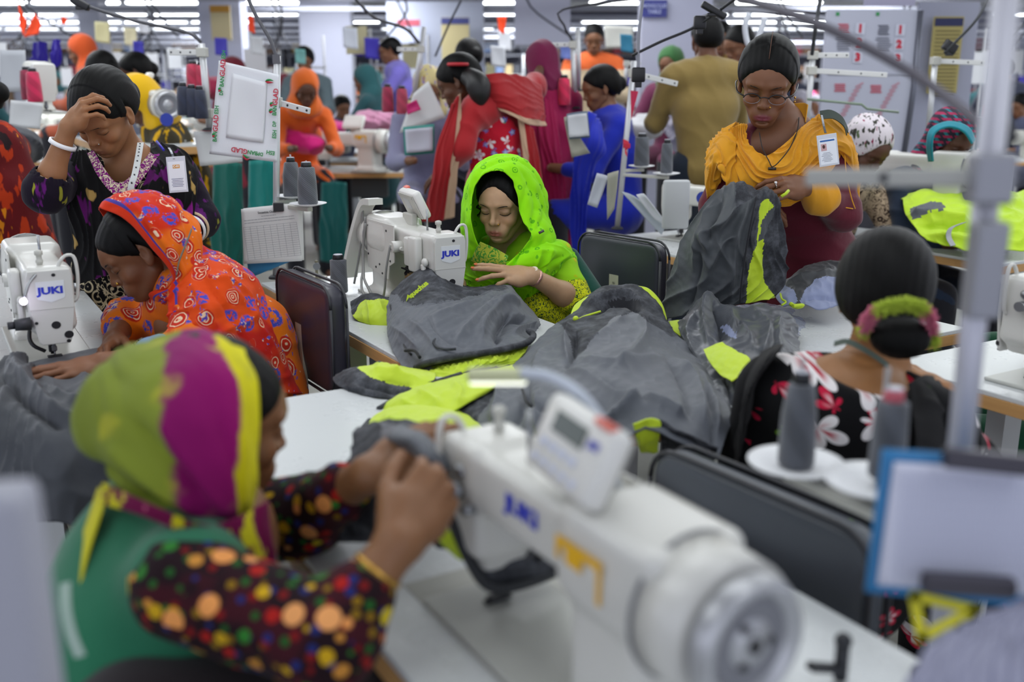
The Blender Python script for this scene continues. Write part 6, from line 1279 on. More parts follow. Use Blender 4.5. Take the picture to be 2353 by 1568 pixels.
# --- big jacket draped over both tables
R2 = [[(1335, 745, 2.84), (1360, 715, 2.88), (1400, 690, 2.90), (1435, 685, 2.90), (1475, 695, 2.88), (1505, 720, 2.84), (1528, 760, 2.75)],
      [(1322, 722, 2.72), (1346, 684, 2.75), (1385, 660, 2.77), (1430, 655, 2.78), (1476, 664, 2.76), (1512, 695, 2.72), (1532, 742, 2.64)],
      [(1285, 742, 2.60), (1335, 722, 2.60), (1385, 702, 2.63), (1440, 705, 2.64), (1482, 712, 2.60), (1512, 735, 2.56), (1548, 762, 2.50)],
      [(1240, 778, 2.48), (1300, 762, 2.44), (1360, 750, 2.43), (1430, 748, 2.42), (1490, 765, 2.42), (1540, 788, 2.42), (1592, 800, 2.42)],
      [(1190, 830, 2.30), (1270, 810, 2.26), (1350, 800, 2.22), (1430, 800, 2.20), (1510, 810, 2.20), (1580, 830, 2.22), (1632, 850, 2.25)],
      [(1150, 880, 2.13), (1240, 865, 2.07), (1330, 855, 2.03), (1430, 855, 2.01), (1520, 865, 2.01), (1600, 885, 2.03), (1658, 900, 2.06)],
      [(1115, 935, 1.98), (1210, 930, 1.89), (1310, 920, 1.85), (1420, 920, 1.83), (1520, 918, 1.83), (1610, 940, 1.85), (1682, 958, 1.88)],
      [(1098, 968, 1.91), (1190, 985, 1.83), (1290, 985, 1.79), (1400, 985, 1.77), (1510, 950, 1.78), (1600, 985, 1.78), (1668, 1010, 1.80)],
      [(1108, 985, 1.89), (1190, 1022, 1.80), (1290, 1044, 1.75), (1385, 1034, 1.71), (1480, 985, 1.74), (1560, 1015, 1.72), (1655, 1055, 1.74)]]
j = thing('jacket', R2, 'big grey hooded jacket draped across the middle of the photo, hood edged in yellow')
loft('shell', [M_GREY, M_MOT, M_INK], j, R2, 190, 170, th=.003, noise=.004, nf=11, matfn=regions((1, [(1300, 640), (1540, 640), (1560, 770), (1540, 770), (1500, 745), (1455, 715), (1400, 735), (1350, 790), (1320, 830), (1310, 780), (1290, 745), (1270, 735)]), (2, [(1395, 690), (1430, 680), (1470, 690), (1480, 712), (1440, 712), (1400, 700)])),
     creases=[([(1310, 740), (1300, 790), (1308, 840)], .012, 6), ([(1322, 760), (1316, 810), (1300, 850)], -.018, 7), ([(1470, 720), (1480, 770), (1460, 810), (1420, 845)], .016, 9), ([(1440, 720), (1400, 760), (1330, 800)], .010, 8), ([(1330, 825), (1420, 838), (1520, 825)], .012, 9), ([(1300, 850), (1370, 880), (1420, 915), (1480, 920)], .014, 9), ([(1360, 870), (1450, 905), (1560, 945)], -.012, 8), ([(1480, 912), (1530, 930), (1570, 950)], .018, 8), ([(1380, 975), (1430, 940), (1480, 912)], .016, 8), ([(1530, 820), (1570, 880), (1590, 960)], -.014, 8), ([(1560, 830), (1600, 880), (1620, 960)], .014, 8), ([(1600, 850), (1640, 920), (1650, 1000)], .012, 8), ([(1620, 890), (1640, 960), (1645, 1040)], -.012, 6), ([(1150, 880), (1145, 930), (1130, 975)], .014, 9), ([(1215, 880), (1200, 930), (1180, 980)], -.014, 9), ([(1205, 895), (1225, 935), (1260, 945)], -.010, 4), ([(1240, 900), (1230, 950), (1240, 1010)], .012, 9), ([(1250, 800), (1230, 850), (1260, 870)], .010, 8), ([(1290, 960), (1350, 990), (1370, 1030)], .01, 8), ([(1350, 700), (1390, 680), (1440, 675), (1480, 700)], .014, 5), ([(1365, 720), (1400, 695), (1440, 695), (1470, 715)], -.024, 8)])
loft('hood_trim', M_NEON, j, [[(1308, 735, 2.60), (1320, 702, 2.68), (1348, 682, 2.73), (1362, 678, 2.74)], [(1316, 742, 2.59), (1330, 716, 2.65), (1352, 694, 2.70), (1364, 686, 2.73)]], 40, 8, th=.003)
loft('hood_trim', M_NEON, j, [[(1462, 656, 2.765), (1492, 664, 2.745), (1520, 695, 2.70), (1533, 735, 2.64), (1530, 750, 2.62)], [(1466, 662, 2.75), (1488, 684, 2.71), (1503, 708, 2.67), (1520, 730, 2.62), (1528, 750, 2.60)]], 40, 10, th=.003)
m = MB(); m.tube([W(1310, 736, 2.57), W(1322, 737, 2.55), W(1345, 727, 2.55), W(1380, 716, 2.57)], .0028, 8, samples=24); m.ball(W(1323, 733, 2.545), .008); m.build('drawcord', M_NEON, j, True)
m = MB(); m.tube([W(1300, 748, 2.575), W(1270, 770, 2.51), W(1240, 795, 2.42)], .004, 8, samples=20); m.build('zipper', M_INK, j, True)
m = MB(); m.tube([W(1200, 895, 1.975), W(1212, 925, 1.90), W(1240, 943, 1.868), W(1272, 940, 1.862)], .0032, 8, samples=24); m.build('pocket_seam', M_INK, j, True)
loft('hem_lining', [M_NEON], j, [[(1455, 975, 1.74), (1490, 962, 1.745), (1520, 968, 1.745)], [(1462, 1010, 1.75), (1492, 1012, 1.75), (1515, 1005, 1.75)], [(1472, 1040, 1.77), (1498, 1042, 1.77), (1512, 1040, 1.77)]], 20, 20, th=.003, noise=.003)
loft('hem_lining', [M_MOT], j, [[(1515, 965, 1.745), (1550, 985, 1.735), (1590, 1000, 1.73), (1650, 1030, 1.74)], [(1520, 1040, 1.78), (1560, 1060, 1.78), (1600, 1065, 1.78), (1640, 1075, 1.79)]], 30, 16, th=.003, noise=.004)
# --- dark and neon sleeve at the left
Rs = [[(770, 862, 2.28), (800, 846, 2.30), (830, 842, 2.32), (880, 838, 2.34), (940, 845, 2.32), (1000, 856, 2.28)],
      [(765, 872, 2.22), (795, 856, 2.20), (830, 848, 2.19), (880, 850, 2.18), (940, 858, 2.17), (1000, 868, 2.16)],
      [(775, 885, 2.16), (815, 885, 2.12), (860, 885, 2.10), (900, 888, 2.10), (950, 888, 2.10), (990, 885, 2.12)],
      [(800, 900, 2.13), (840, 910, 2.09), (885, 916, 2.07), (925, 916, 2.07), (955, 905, 2.08), (990, 895, 2.1)]]
j = thing('jacket_sleeve', Rs, 'dark mottled and neon yellow sleeve at the left end of the cloth heap', 'jacket')
loft('sleeve', [M_MOT, M_NEON], j, Rs, 110, 60, th=.003, noise=.003, nf=16, matfn=regions((1, [(820, 846), (850, 830), (1010, 840), (1010, 890), (960, 893), (925, 886), (890, 880), (850, 865)])), creases=[([(850, 852), (900, 858), (960, 872)], .010, 5), ([(870, 868), (910, 876), (950, 885)], -.010, 4), ([(820, 880), (870, 893), (930, 905)], -.012, 5), ([(860, 842), (890, 848), (920, 862)], .010, 5)])
# --- neon sleeves of the big jacket
Ra = [[(878, 926, 2.05), (930, 900, 2.10), (990, 880, 2.14), (1060, 862, 2.18), (1130, 850, 2.22), (1190, 838, 2.28)],
      [(868, 938, 2.02), (920, 915, 2.02), (990, 895, 2.04), (1070, 878, 2.07), (1140, 868, 2.11), (1195, 858, 2.17)],
      [(872, 948, 2.00), (940, 945, 1.97), (1010, 935, 1.96), (1070, 915, 1.99), (1120, 895, 2.03), (1160, 880, 2.09)],
      [(900, 955, 1.98), (960, 965, 1.95), (1030, 950, 1.94), (1070, 930, 1.97), (1110, 908, 2.02), (1145, 890, 2.08)]]
j = thing('jacket_sleeve', Ra, 'long neon yellow sleeve lying across the table below the jacket hem, upper of the two', 'jacket')
loft('sleeve', [M_NEON], j, Ra, 100, 60, th=.003, noise=.003, nf=12, creases=[([(960, 900), (1000, 920), (1010, 940)], .008, 8), ([(1040, 880), (1060, 900), (1050, 930)], .007, 8), ([(920, 920), (960, 940)], .006, 7)])
m = MB(); m.tube([W(870, 940, 2.0), W(930, 905, 2.09), W(990, 882, 2.13), W(1060, 860, 2.18)], .006, 8, samples=30); m.build('seam_edge', M_MOT, j, True)
Rb = [[(850, 972, 1.95), (880, 945, 1.97), (940, 935, 1.99), (1010, 935, 1.99), (1070, 955, 1.95), (1110, 985, 1.88), (1180, 1002, 1.82), (1238, 1010, 1.80)],
      [(832, 1000, 1.87), (860, 965, 1.88), (930, 945, 1.88), (1000, 950, 1.87), (1060, 975, 1.83), (1110, 1000, 1.78), (1180, 1015, 1.75), (1240, 1020, 1.74)],
      [(828, 1025, 1.81), (860, 1010, 1.78), (920, 990, 1.77), (990, 990, 1.75), (1050, 1005, 1.73), (1110, 1020, 1.71), (1180, 1030, 1.70), (1240, 1035, 1.70)],
      [(834, 1038, 1.77), (870, 1040, 1.75), (930, 1035, 1.74), (990, 1030, 1.73), (1050, 1032, 1.72), (1110, 1045, 1.69), (1180, 1050, 1.68), (1235, 1048, 1.69)]]
j = thing('jacket_sleeve', Rb, 'broad neon yellow sleeve lying on the front table just behind the sewing hands', 'jacket')
loft('sleeve', [M_NEON], j, Rb, 120, 60, th=.003, noise=.004, nf=10, creases=[([(860, 1030), (870, 990), (910, 960)], .012, 8), ([(900, 1030), (960, 985), (1040, 980)], .010, 9), ([(1000, 950), (1040, 990), (1060, 1020)], .009, 9), ([(880, 960), (860, 990), (845, 1030)], -.01, 6)])
m = MB(); m.tube([W(850, 968, 1.94), W(830, 995, 1.87), W(820, 1030, 1.80), W(826, 1050, 1.76)], .007, 8, samples=20); m.build('cuff_edge', M_MOT, j, True)
Rc = [[(1040, 935, 2.0), (1100, 905, 2.04), (1150, 890, 2.08)], [(1050, 955, 1.96), (1100, 950, 1.94), (1150, 935, 1.98)], [(1075, 968, 1.94), (1110, 975, 1.91), (1140, 975, 1.9)]]
loft('dark_lining', [M_MOT], j, Rc, 40, 30, th=.003, noise=.004)
# --- crumpled jacket at the right with neon flap
R3 = [[(1565, 770, 2.82), (1600, 735, 2.84), (1632, 705, 2.86), (1668, 725, 2.84), (1720, 730, 2.84), (1780, 725, 2.84), (1825, 760, 2.8)],
      [(1560, 742, 2.66), (1598, 706, 2.68), (1632, 671, 2.70), (1668, 702, 2.68), (1705, 716, 2.66), (1760, 703, 2.68), (1806, 718, 2.66), (1830, 748, 2.6)],
      [(1568, 775, 2.52), (1600, 760, 2.5), (1635, 750, 2.5), (1670, 750, 2.5), (1710, 748, 2.5), (1760, 745, 2.52), (1800, 750, 2.54), (1832, 775, 2.52)],
      [(1590, 810, 2.38), (1625, 800, 2.35), (1660, 795, 2.34), (1700, 790, 2.34), (1740, 790, 2.35), (1780, 790, 2.38), (1810, 795, 2.4), (1834, 805, 2.42)],
      [(1610, 845, 2.26), (1640, 850, 2.22), (1680, 850, 2.2), (1720, 845, 2.2), (1750, 840, 2.22), (1790, 830, 2.26), (1815, 825, 2.3), (1838, 825, 2.34)],
      [(1640, 900, 2.08), (1665, 915, 2.04), (1690, 930, 2.02), (1715, 935, 2.02), (1735, 920, 2.04), (1765, 900, 2.08), (1790, 880, 2.14), (1810, 870, 2.2)],
      [(1650, 960, 1.98), (1670, 985, 1.94), (1690, 1005, 1.92), (1705, 990, 1.94), (1720, 970, 1.96), (1740, 950, 1.98), (1760, 930, 2.0), (1780, 910, 2.04)]]
j = thing('jacket', R3, 'crumpled glossy grey jacket with a neon yellow flap, left of the bun haired woman')
loft('shell', [mat_shell('glossy grey cloth', '#4b4f56', '#3a3d44', .35), M_LAV], j, R3, 140, 130, th=.003, noise=.009, nf=14, seed=2, matfn=regions((1, [(1655, 752), (1668, 745), (1690, 765), (1690, 778), (1660, 765)])), creases=[([(1632, 675), (1620, 730), (1625, 780)], .022, 7), ([(1640, 690), (1660, 740), (1650, 780)], -.03, 10), ([(1668, 705), (1690, 750), (1730, 800)], .02, 8), ([(1700, 735), (1690, 760), (1660, 770)], -.02, 8), ([(1735, 720), (1760, 760), (1750, 820)], .02, 9), ([(1790, 730), (1780, 780), (1790, 820)], .018, 9), ([(1600, 730), (1585, 770), (1600, 820)], .012, 8), ([(1690, 840), (1720, 900), (1700, 960)], .02, 9), ([(1665, 860), (1680, 920), (1690, 980)], -.016, 8)])
loft('neon_flap', M_NEON, j, [[(1616, 803, 2.29), (1636, 794, 2.29), (1660, 788, 2.29)], [(1630, 832, 2.20), (1665, 815, 2.20), (1695, 808, 2.21)], [(1655, 862, 2.12), (1692, 845, 2.12), (1724, 828, 2.14)], [(1682, 878, 2.06), (1700, 868, 2.07), (1712, 868, 2.08)]], 40, 40, th=.003, noise=.003)
loft('neon_tab', M_NEON, j, [[(1536, 738, 2.66), (1560, 735, 2.65)], [(1548, 760, 2.58), (1564, 772, 2.55)]], 12, 12, th=.003)
ps = flat('#a9abb8', .25); pm_ = NT('thin plastic film'); pm_c = pm_.done('#c3c8de', .2, alpha=.55, coat=.3)
Rp = [[(1690, 706, 3.0), (1760, 700, 3.0), (1820, 712, 2.98), (1860, 740, 2.85)], [(1700, 730, 2.85), (1770, 728, 2.84), (1830, 735, 2.82), (1875, 765, 2.72)], [(1720, 760, 2.72), (1780, 762, 2.68), (1840, 772, 2.64), (1890, 785, 2.62)]]
pf_ = loft('plastic_film', pm_c, None, Rp, 50, 40, th=0, noise=.004); tag(pf_, 'thin lavender plastic film lying on the side table beside the crumpled jacket', 'plastic sheet')
# --- jacket held by the standing woman
R4 = [[(1650, 440, 2.92), (1680, 430, 2.90), (1712, 430, 2.88), (1738, 444, 2.88), (1762, 440, 2.88), (1782, 455, 2.88), (1788, 470, 2.9)],
      [(1652, 434, 2.84), (1680, 424, 2.82), (1710, 424, 2.81), (1735, 440, 2.80), (1760, 432, 2.79), (1782, 450, 2.80), (1790, 470, 2.84)],
      [(1620, 468, 2.84), (1660, 470, 2.77), (1690, 475, 2.76), (1715, 475, 2.76), (1740, 480, 2.76), (1770, 490, 2.77), (1796, 510, 2.82)],
      [(1576, 535, 2.86), (1620, 545, 2.75), (1660, 550, 2.74), (1695, 550, 2.74), (1720, 550, 2.74), (1760, 560, 2.75), (1806, 570, 2.82)],
      [(1545, 610, 2.87), (1600, 625, 2.76), (1650, 630, 2.74), (1690, 630, 2.74), (1710, 630, 2.74), (1750, 635, 2.75), (1809, 640, 2.82)],
      [(1512, 735, 2.88), (1575, 725, 2.78), (1640, 712, 2.76), (1690, 702, 2.75), (1715, 698, 2.75), (1748, 692, 2.75), (1784, 686, 2.80)]]
j = thing('jacket', R4, 'grey jacket with neon yellow lining hanging from the hands of the standing woman')
loft('shell', [mat_shell('dark grey cloth', '#484c50', '#3c4044'), M_MOT, M_NEON], j, R4, 150, 150, th=.003, noise=.003, nf=12, folds=((7, .012, .35, 'u'),), seed=3,
     matfn=regions((1, [(1690, 415), (1800, 420), (1815, 600), (1815, 690), (1785, 690), (1757, 650), (1752, 600), (1755, 550), (1780, 470), (1765, 456), (1745, 470), (1728, 585), (1714, 700), (1700, 700), (1705, 600), (1730, 500), (1735, 450), (1690, 480)]), (2, [(1747, 468), (1765, 456), (1776, 470), (1752, 505), (1742, 555), (1755, 550), (1752, 600), (1757, 650), (1787, 690), (1714, 702), (1718, 620), (1728, 582), (1738, 560)])),
     creases=[([(1640, 460), (1610, 540), (1590, 620)], .014, 8), ([(1700, 470), (1660, 510), (1620, 540), (1625, 580)], .02, 7), ([(1660, 440), (1640, 500), (1625, 560)], -.016, 7), ([(1720, 470), (1690, 560), (1680, 690)], .016, 8), ([(1690, 540), (1660, 560), (1630, 620)], .014, 7), ([(1610, 560), (1600, 640), (1580, 720)], -.014, 8)])
m = MB(); m.tube([W(1738, 450, 2.77), W(1728, 500, 2.74), W(1715, 570, 2.725), W(1705, 640, 2.725), W(1700, 695, 2.735)], .003, 8, samples=30); m.build('zipper', M_INK, j, True)
MB().tube([W(1795, 452, 2.80), W(1806, 445, 2.80), W(1812, 438, 2.81)], .0045, 6).build('drawcord', M_NEON, j, True)
# --- bundle with lavender lining on the side table
R5 = [[(1800, 690, 3.05), (1840, 660, 3.08), (1890, 640, 3.08), (1945, 640, 3.06)], [(1790, 662, 2.95), (1830, 628, 2.98), (1872, 606, 3.0), (1940, 600, 3.0)], [(1782, 682, 2.86), (1830, 662, 2.84), (1880, 645, 2.85), (1940, 645, 2.86)], [(1800, 706, 2.80), (1842, 700, 2.78), (1885, 712, 2.74), (1935, 695, 2.78)]]
j = thing('jacket', R5, 'dark folded jacket showing pale lavender lining on the small side table')
loft('folded_jacket', [mat_shell('charcoal cloth', '#3d3f42', '#303236', .45), M_LAV], j, R5, 80, 70, th=.003, noise=.006, nf=14, matfn=regions((1, [(1780, 665), (1800, 655), (1822, 665), (1830, 690), (1810, 712), (1780, 700)]), (1, [(1835, 690), (1870, 640), (1940, 632), (1940, 700), (1890, 725), (1850, 712)])), creases=[([(1800, 660), (1850, 635), (1920, 625)], .012, 5), ([(1845, 690), (1880, 680), (1925, 690)], -.01, 5)])
MB().tube([W(1793, 675, 2.83), W(1797, 688, 2.80), W(1806, 694, 2.79), W(1796, 702, 2.78)], .003, 6, samples=16).tube([W(1816, 698, 2.78), W(1830, 706, 2.76), W(1845, 702, 2.76), W(1822, 704, 2.75)], .006, 6, samples=20).build('drawcord', M_NEON, j, True)
tag(loft('folded_cloth', [cloth('#a9cc20')], None, [[(1895, 600, 3.25), (1915, 580, 3.3), (1945, 565, 3.3)], [(1895, 610, 3.2), (1920, 600, 3.2), (1950, 590, 3.2)]], 20, 16, th=.01, noise=.004), 'lime green folded cloth end behind the bun haired woman, beside the dark folded jacket', 'cloth')
# --- neon heap on the table at the right
table(-3.3, -2.3, 3.55, 4.25, 'white table under the neon heap at the right, behind the bun haired woman', box=False)
R6 = [[(2085, 500, 4.5), (2150, 480, 4.55), (2260, 480, 4.55), (2390, 480, 4.55)], [(2076, 462, 4.30), (2140, 438, 4.38), (2250, 440, 4.4), (2390, 448, 4.4)], [(2080, 490, 4.12), (2150, 478, 4.08), (2250, 480, 4.08), (2400, 480, 4.1)], [(2108, 535, 3.98), (2180, 535, 3.93), (2260, 545, 3.92), (2400, 540, 3.92)], [(2130, 555, 3.92), (2200, 572, 3.86), (2280, 575, 3.85), (2400, 575, 3.85)]]
j = thing('jacket_heap', R6, 'heap of neon yellow jackets on a table at the right edge', 'jackets')
loft('neon_cloth', [mat_shell('neon lime cloth', '#bfe018', '#a8cc10', .6), M_GREY], j, R6, 130, 90, th=.004, noise=.014, nf=10, seed=1, matfn=regions((1, [(2090, 480), (2110, 468), (2160, 462), (2170, 475), (2120, 490), (2095, 505)]), (1, [(2205, 435), (2260, 436), (2250, 465), (2215, 458)])), creases=[([(2090, 500), (2150, 495), (2230, 510)], .025, 7), ([(2110, 525), (2180, 520), (2250, 535)], -.025, 6), ([(2130, 545), (2200, 548), (2280, 560)], .02, 6)])
MB().ribbon([W(2215, 512, 3.92), W(2185, 525, 3.90), W(2180, 545, 3.88), W(2190, 565, 3.84)], (1, 0, .2), .02, .003, samples=16).build('grey_strap', flat('#9a9ca0', .6), j, True)
# --- grey cloth at the left machine
R7 = [[(-60, 870, 2.36), (0, 852, 2.36), (35, 835, 2.36), (70, 850, 2.34), (120, 860, 2.30), (200, 862, 2.28), (280, 860, 2.28)],
      [(-60, 850, 2.26), (0, 836, 2.27), (38, 814, 2.28), (66, 836, 2.24), (80, 868, 2.18), (130, 872, 2.15), (200, 866, 2.16), (280, 864, 2.2)],
      [(-60, 900, 2.12), (10, 890, 2.10), (60, 885, 2.07), (110, 900, 2.04), (160, 905, 2.02), (220, 905, 2.04), (280, 905, 2.08)],
      [(-60, 960, 2.0), (10, 950, 1.96), (60, 950, 1.93), (110, 955, 1.90), (160, 960, 1.90), (220, 960, 1.92), (280, 960, 1.96)],
      [(-60, 1050, 1.92), (20, 1040, 1.88), (80, 1040, 1.84), (130, 1050, 1.82), (180, 1050, 1.84), (240, 1050, 1.86), (290, 1050, 1.9)],
      [(-60, 1190, 1.86), (20, 1190, 1.84), (80, 1200, 1.80), (130, 1200, 1.78), (180, 1210, 1.8), (240, 1210, 1.84), (290, 1210, 1.88)]]
j = thing('jacket', R7, 'dark grey jacket hanging over the end of the left table')
loft('shell', [mat_shell('slate cloth', '#45484f', '#33363c', .6)], j, R7, 120, 120, th=.003, noise=.006, nf=10, seed=4, folds=((5, .014, .5, 'u'),), creases=[([(30, 820), (60, 880), (130, 950), (200, 980)], .02, 10), ([(0, 870), (60, 930), (150, 990)], -.02, 10), ([(100, 900), (170, 930), (220, 940)], .016, 9), ([(38, 840), (20, 900), (0, 960)], .02, 12), ([(130, 890), (180, 905)], -.014, 6)])
fl_ = loft('cloth_piece', [M_GREY], j, [[WZ(60, 835, .772), WZ(150, 815, .772), WZ(230, 800, .772), WZ(320, 800, .772)], [WZ(75, 862, .774), WZ(160, 850, .776), WZ(240, 838, .776), WZ(330, 835, .776)]], 40, 20, th=.002, noise=.001)
# --- jacket being sewn in front
R8 = [[(835, 1010, 1.66), (905, 1005, 1.58), (965, 1010, 1.52), (1015, 1030, 1.46), (1070, 1050, 1.42)],
      [(822, 990, 1.58), (900, 980, 1.48), (960, 990, 1.43), (1012, 1012, 1.39), (1068, 1034, 1.37)],
      [(800, 1060, 1.44), (880, 1060, 1.34), (960, 1060, 1.29), (1012, 1080, 1.27), (1066, 1092, 1.27)],
      [(750, 1150, 1.36), (850, 1150, 1.28), (950, 1150, 1.24), (1012, 1160, 1.22), (1062, 1172, 1.21)],
      [(705, 1232, 1.36), (800, 1242, 1.33), (900, 1245, 1.30), (980, 1250, 1.27), (1045, 1262, 1.22)]]
j = thing('jacket', R8, 'dark grey and neon jacket being sewn under the big foreground machine')
loft('shell', [M_MOT, M_GREY], j, R8, 110, 90, th=.003, noise=.007, nf=14, seed=5, matfn=regions((1, [(870, 970), (1080, 1000), (1080, 1060), (1000, 1050), (900, 1010)])), creases=[([(900, 990), (960, 1010), (1010, 1050)], .014, 10), ([(880, 1040), (960, 1100), (1040, 1150)], -.02, 14)])
Rr = [[(1035, 1140, 1.22), (1100, 1180, 1.24), (1180, 1200, 1.25), (1260, 1250, 1.24), (1292, 1285, 1.24)], [(1048, 1215, 1.17), (1115, 1262, 1.165), (1200, 1285, 1.17), (1292, 1300, 1.20)], [(1080, 1290, 1.17), (1125, 1345, 1.16), (1200, 1345, 1.18), (1295, 1312, 1.225)]]
loft('front_hem', [M_MOT], j, Rr, 60, 40, th=.003, noise=.003)
MB().tube([W(1030, 1170, 1.19), W(1055, 1235, 1.165), W(1085, 1300, 1.155), (W(1115, 1342, 1.15)), W(1155, 1352, 1.155), W(1225, 1335, 1.18), W(1296, 1306, 1.21)], .0075, 10, samples=50).build('hem', flat('#2b2d30', .7), j, True)
loft('neon_lining', M_NEON, j, [[(985, 1195, 1.22), (1020, 1180, 1.22), (1045, 1190, 1.2)], [(1010, 1245, 1.20), (1040, 1240, 1.18), (1060, 1240, 1.17)], [(1050, 1285, 1.18), (1065, 1290, 1.17), (1080, 1292, 1.165)]], 24, 24, th=.003)
loft('rolled_edge', [M_GREY], j, [[(880, 988, 1.34), (920, 980, 1.30), (975, 1000, 1.24), (1020, 1040, 1.20), (1040, 1075, 1.19)], [(876, 1012, 1.30), (920, 1000, 1.25), (965, 1020, 1.205), (1000, 1060, 1.17), (1015, 1090, 1.165)], [(885, 1035, 1.30), (920, 1025, 1.26), (950, 1045, 1.22), (975, 1080, 1.19), (985, 1105, 1.18)]], 60, 30, th=.006, noise=.003, creases=[([(900, 1000), (960, 1020), (1000, 1070)], .010, 8)])
# thread box behind the needle of the middle machine
bx = empty('thread_box', W(955, 650, 3.05)*1, .4, 'small open cardboard box of dark scraps behind the middle machine needle', 'box'); bx.location = W(955, 652, 3.10)
MB().box((0, 0, .01), (.055, .05, .05)).build('box', flat('#a8875e', .8), bx); sc_ = MB(); rn = random.Random(8)
for k in range(9): sc_.box((rn.uniform(-.03, .03), rn.uniform(-.02, .02), .04+rn.uniform(0, .015)), (.04, .012, .004), (rn.uniform(-.6, .6), rn.uniform(-.6, .6), rn.uniform(0, 3)))
sc_.build('fabric_scraps', M_INK, bx); MB().tube([(.01, 0, .05), (.02, 0, .075), (.018, 0, .09)], .003, 6).build('yellow_cord', M_NEON, bx)
# ---------------------------------------------------------------- background people
ORD = ['first', 'second', 'third', 'fourth', 'fifth', 'sixth', 'seventh', 'eighth', 'ninth', 'tenth', 'eleventh', 'twelfth', 'thirteenth', 'fourteenth', 'fifteenth', 'sixteenth', 'seventeenth', 'eighteenth', 'nineteenth', 'twentieth', 'twenty first', 'twenty second', 'twenty third', 'twenty fourth']
def bgp(px_, py_, Y, yaw, label, top, scarf=None, bottom='#1c1c24', skin='#7a5238', sit=True, lean=.12, pitch=-.3, male=False, hands=False, q=1.0, bun=True, group=None, at=None, arms=1, hsc=1.0, tr=None):
    """yaw: degrees, 0 = facing away from us, 180 = facing us, 90 = facing left"""
    h = at if at is not None else W(px_, py_, Y); a = math.radians(yaw); f = V3((-math.sin(a), math.cos(a), 0)); l = V3((-f.y, f.x, 0))   # l = person's left
    H = Head(h, (f.x, f.y, pitch), scale=1.0*hsc, ears=q < 1.5); s = 1.12 if male else 1.0
    nk = h-f*(.03+lean*.12)-V3((0, 0, .13)); mid = nk-f*lean*.20-V3((0, 0, .06)); ch = mid-f*lean*.28-V3((0, 0, .16)); wa = ch-f*lean*.2-V3((0, 0, .17)); pe = wa-V3((0, 0, .14))
    w = .165*s; J = dict(neck=nk, chest=ch, waist=wa, pelvis=pe, sl=mid+l*w, sr=mid-l*w, el=mid+l*(w+.05)+f*(.06+.1*arms)-V3((0, 0, .24)), er=mid-l*(w+.05)+f*(.06+.1*arms)-V3((0, 0, .24)))
    J['wl'] = J['el']-l*.10+f*.20*arms+V3((0, 0, .02 if arms > .5 else -.2)); J['wr'] = J['er']+l*.10+f*.20*arms+V3((0, 0, .02 if arms > .5 else -.2))
    if sit:
        for k, sg in (('l', 1), ('r', -1)): J['h'+k] = pe+l*.09*sg; J['k'+k] = pe+l*.12*sg+f*.40; J['a'+k] = V3((J['k'+k].x, J['k'+k].y, .08))
    else:
        for k, sg in (('l', 1), ('r', -1)): J['h'+k] = pe+l*.09*sg; J['k'+k] = V3((pe.x+l.x*.1*sg, pe.y+l.y*.1*sg, .46))+f*.03; J['a'+k] = V3((J['k'+k].x, J['k'+k].y, .08))
    for k in 'lr': J['toe'+k] = J['a'+k]+f*.14
    hd = None
    if hands: hd = dict(l=dict(d=J['wl']-J['el'], back=(0, 0, 1), thumb=-1, curl=(.3, .4, .3)), r=dict(d=J['wr']-J['er'], back=(0, 0, 1), thumb=1, curl=(.3, .4, .3)))
    hh = .0042*q; R_, ho, fd = person('person', label, J, H, skin, headh=hh, armh=.005*q, hb=.012*q, hands=hd, group=group, fat=1.05 if male else 1)
    if scarf is None: hair(H, R_, part=False, hairline=.058, h=.005*q, vol=.010 if not male else .006, bun=f_ell((0, -.12, -.005), (.04, .035, .04)) if (bun and not male) else None)
    else:
        F = Fld(); F.ell((0, -.025, .030), (.094, .112, .104), k=.02); F.ell((0, -.045, -.07), (.085, .085, .10), k=.05); F.ell((0, -.02, -.15), (.13, .11, .07), k=.07)
        F.cut(foldfn(45, .005, (.8, .3, .4), 2, 0)); F.sub(f_ell((0, .10, -.012), (.066, .115, .092)), .012); F.sub(f_ell((0, .0, -.02), (.068, .088, .088)), .01)
        V, Fc = F.verts(.0065*q); V = relax(V, Fc, 1); link('headscarf', npmesh('headscarf', H.tow(V), Fc), scarf if not isinstance(scarf, str) else cloth(scarf), R_, True)
    tm = top if not isinstance(top, str) else cloth(top)
    garment('shirt' if male else 'tunic', tm, R_, [(J['sl'], J['el'], .060*s, .052), (J['sr'], J['er'], .060*s, .052), (J['el'], J['wl']*.6+J['el']*.4, .05, .042), (J['er'], J['wr']*.6+J['er']*.4, .05, .042), (J['sl']*.8+J['sr']*.2, J['sr']*.8+J['sl']*.2, .082*s, .082*s), (nk-V3((0, 0, .02)), mid, .062, .08), (mid, ch, .118, .12), (ch+l*.055, wa+l*.03, .115*s, .105*s), (ch-l*.055, wa-l*.03, .115*s, .105*s), (wa, pe, .12, .15)] + ([(J['hl'], J['kl'], .10, .08), (J['hr'], J['kr'], .10, .08)] if sit else ([] if male else [(pe, V3((pe.x, pe.y, .55)), .15, .19)])), h=.010*q, k=.04, fold=[(40, .005, (.7, .3, .4), 2, 0)])
    garment('trousers', cloth(tr or bottom), R_, [(J['kl'], J['al'], .08, .07), (J['kr'], J['ar'], .08, .07)]+([] if sit else [(J['hl'], J['kl'], .10, .085), (J['hr'], J['kr'], .10, .085)]), h=.012*q, k=.04)
    return R_, J, H
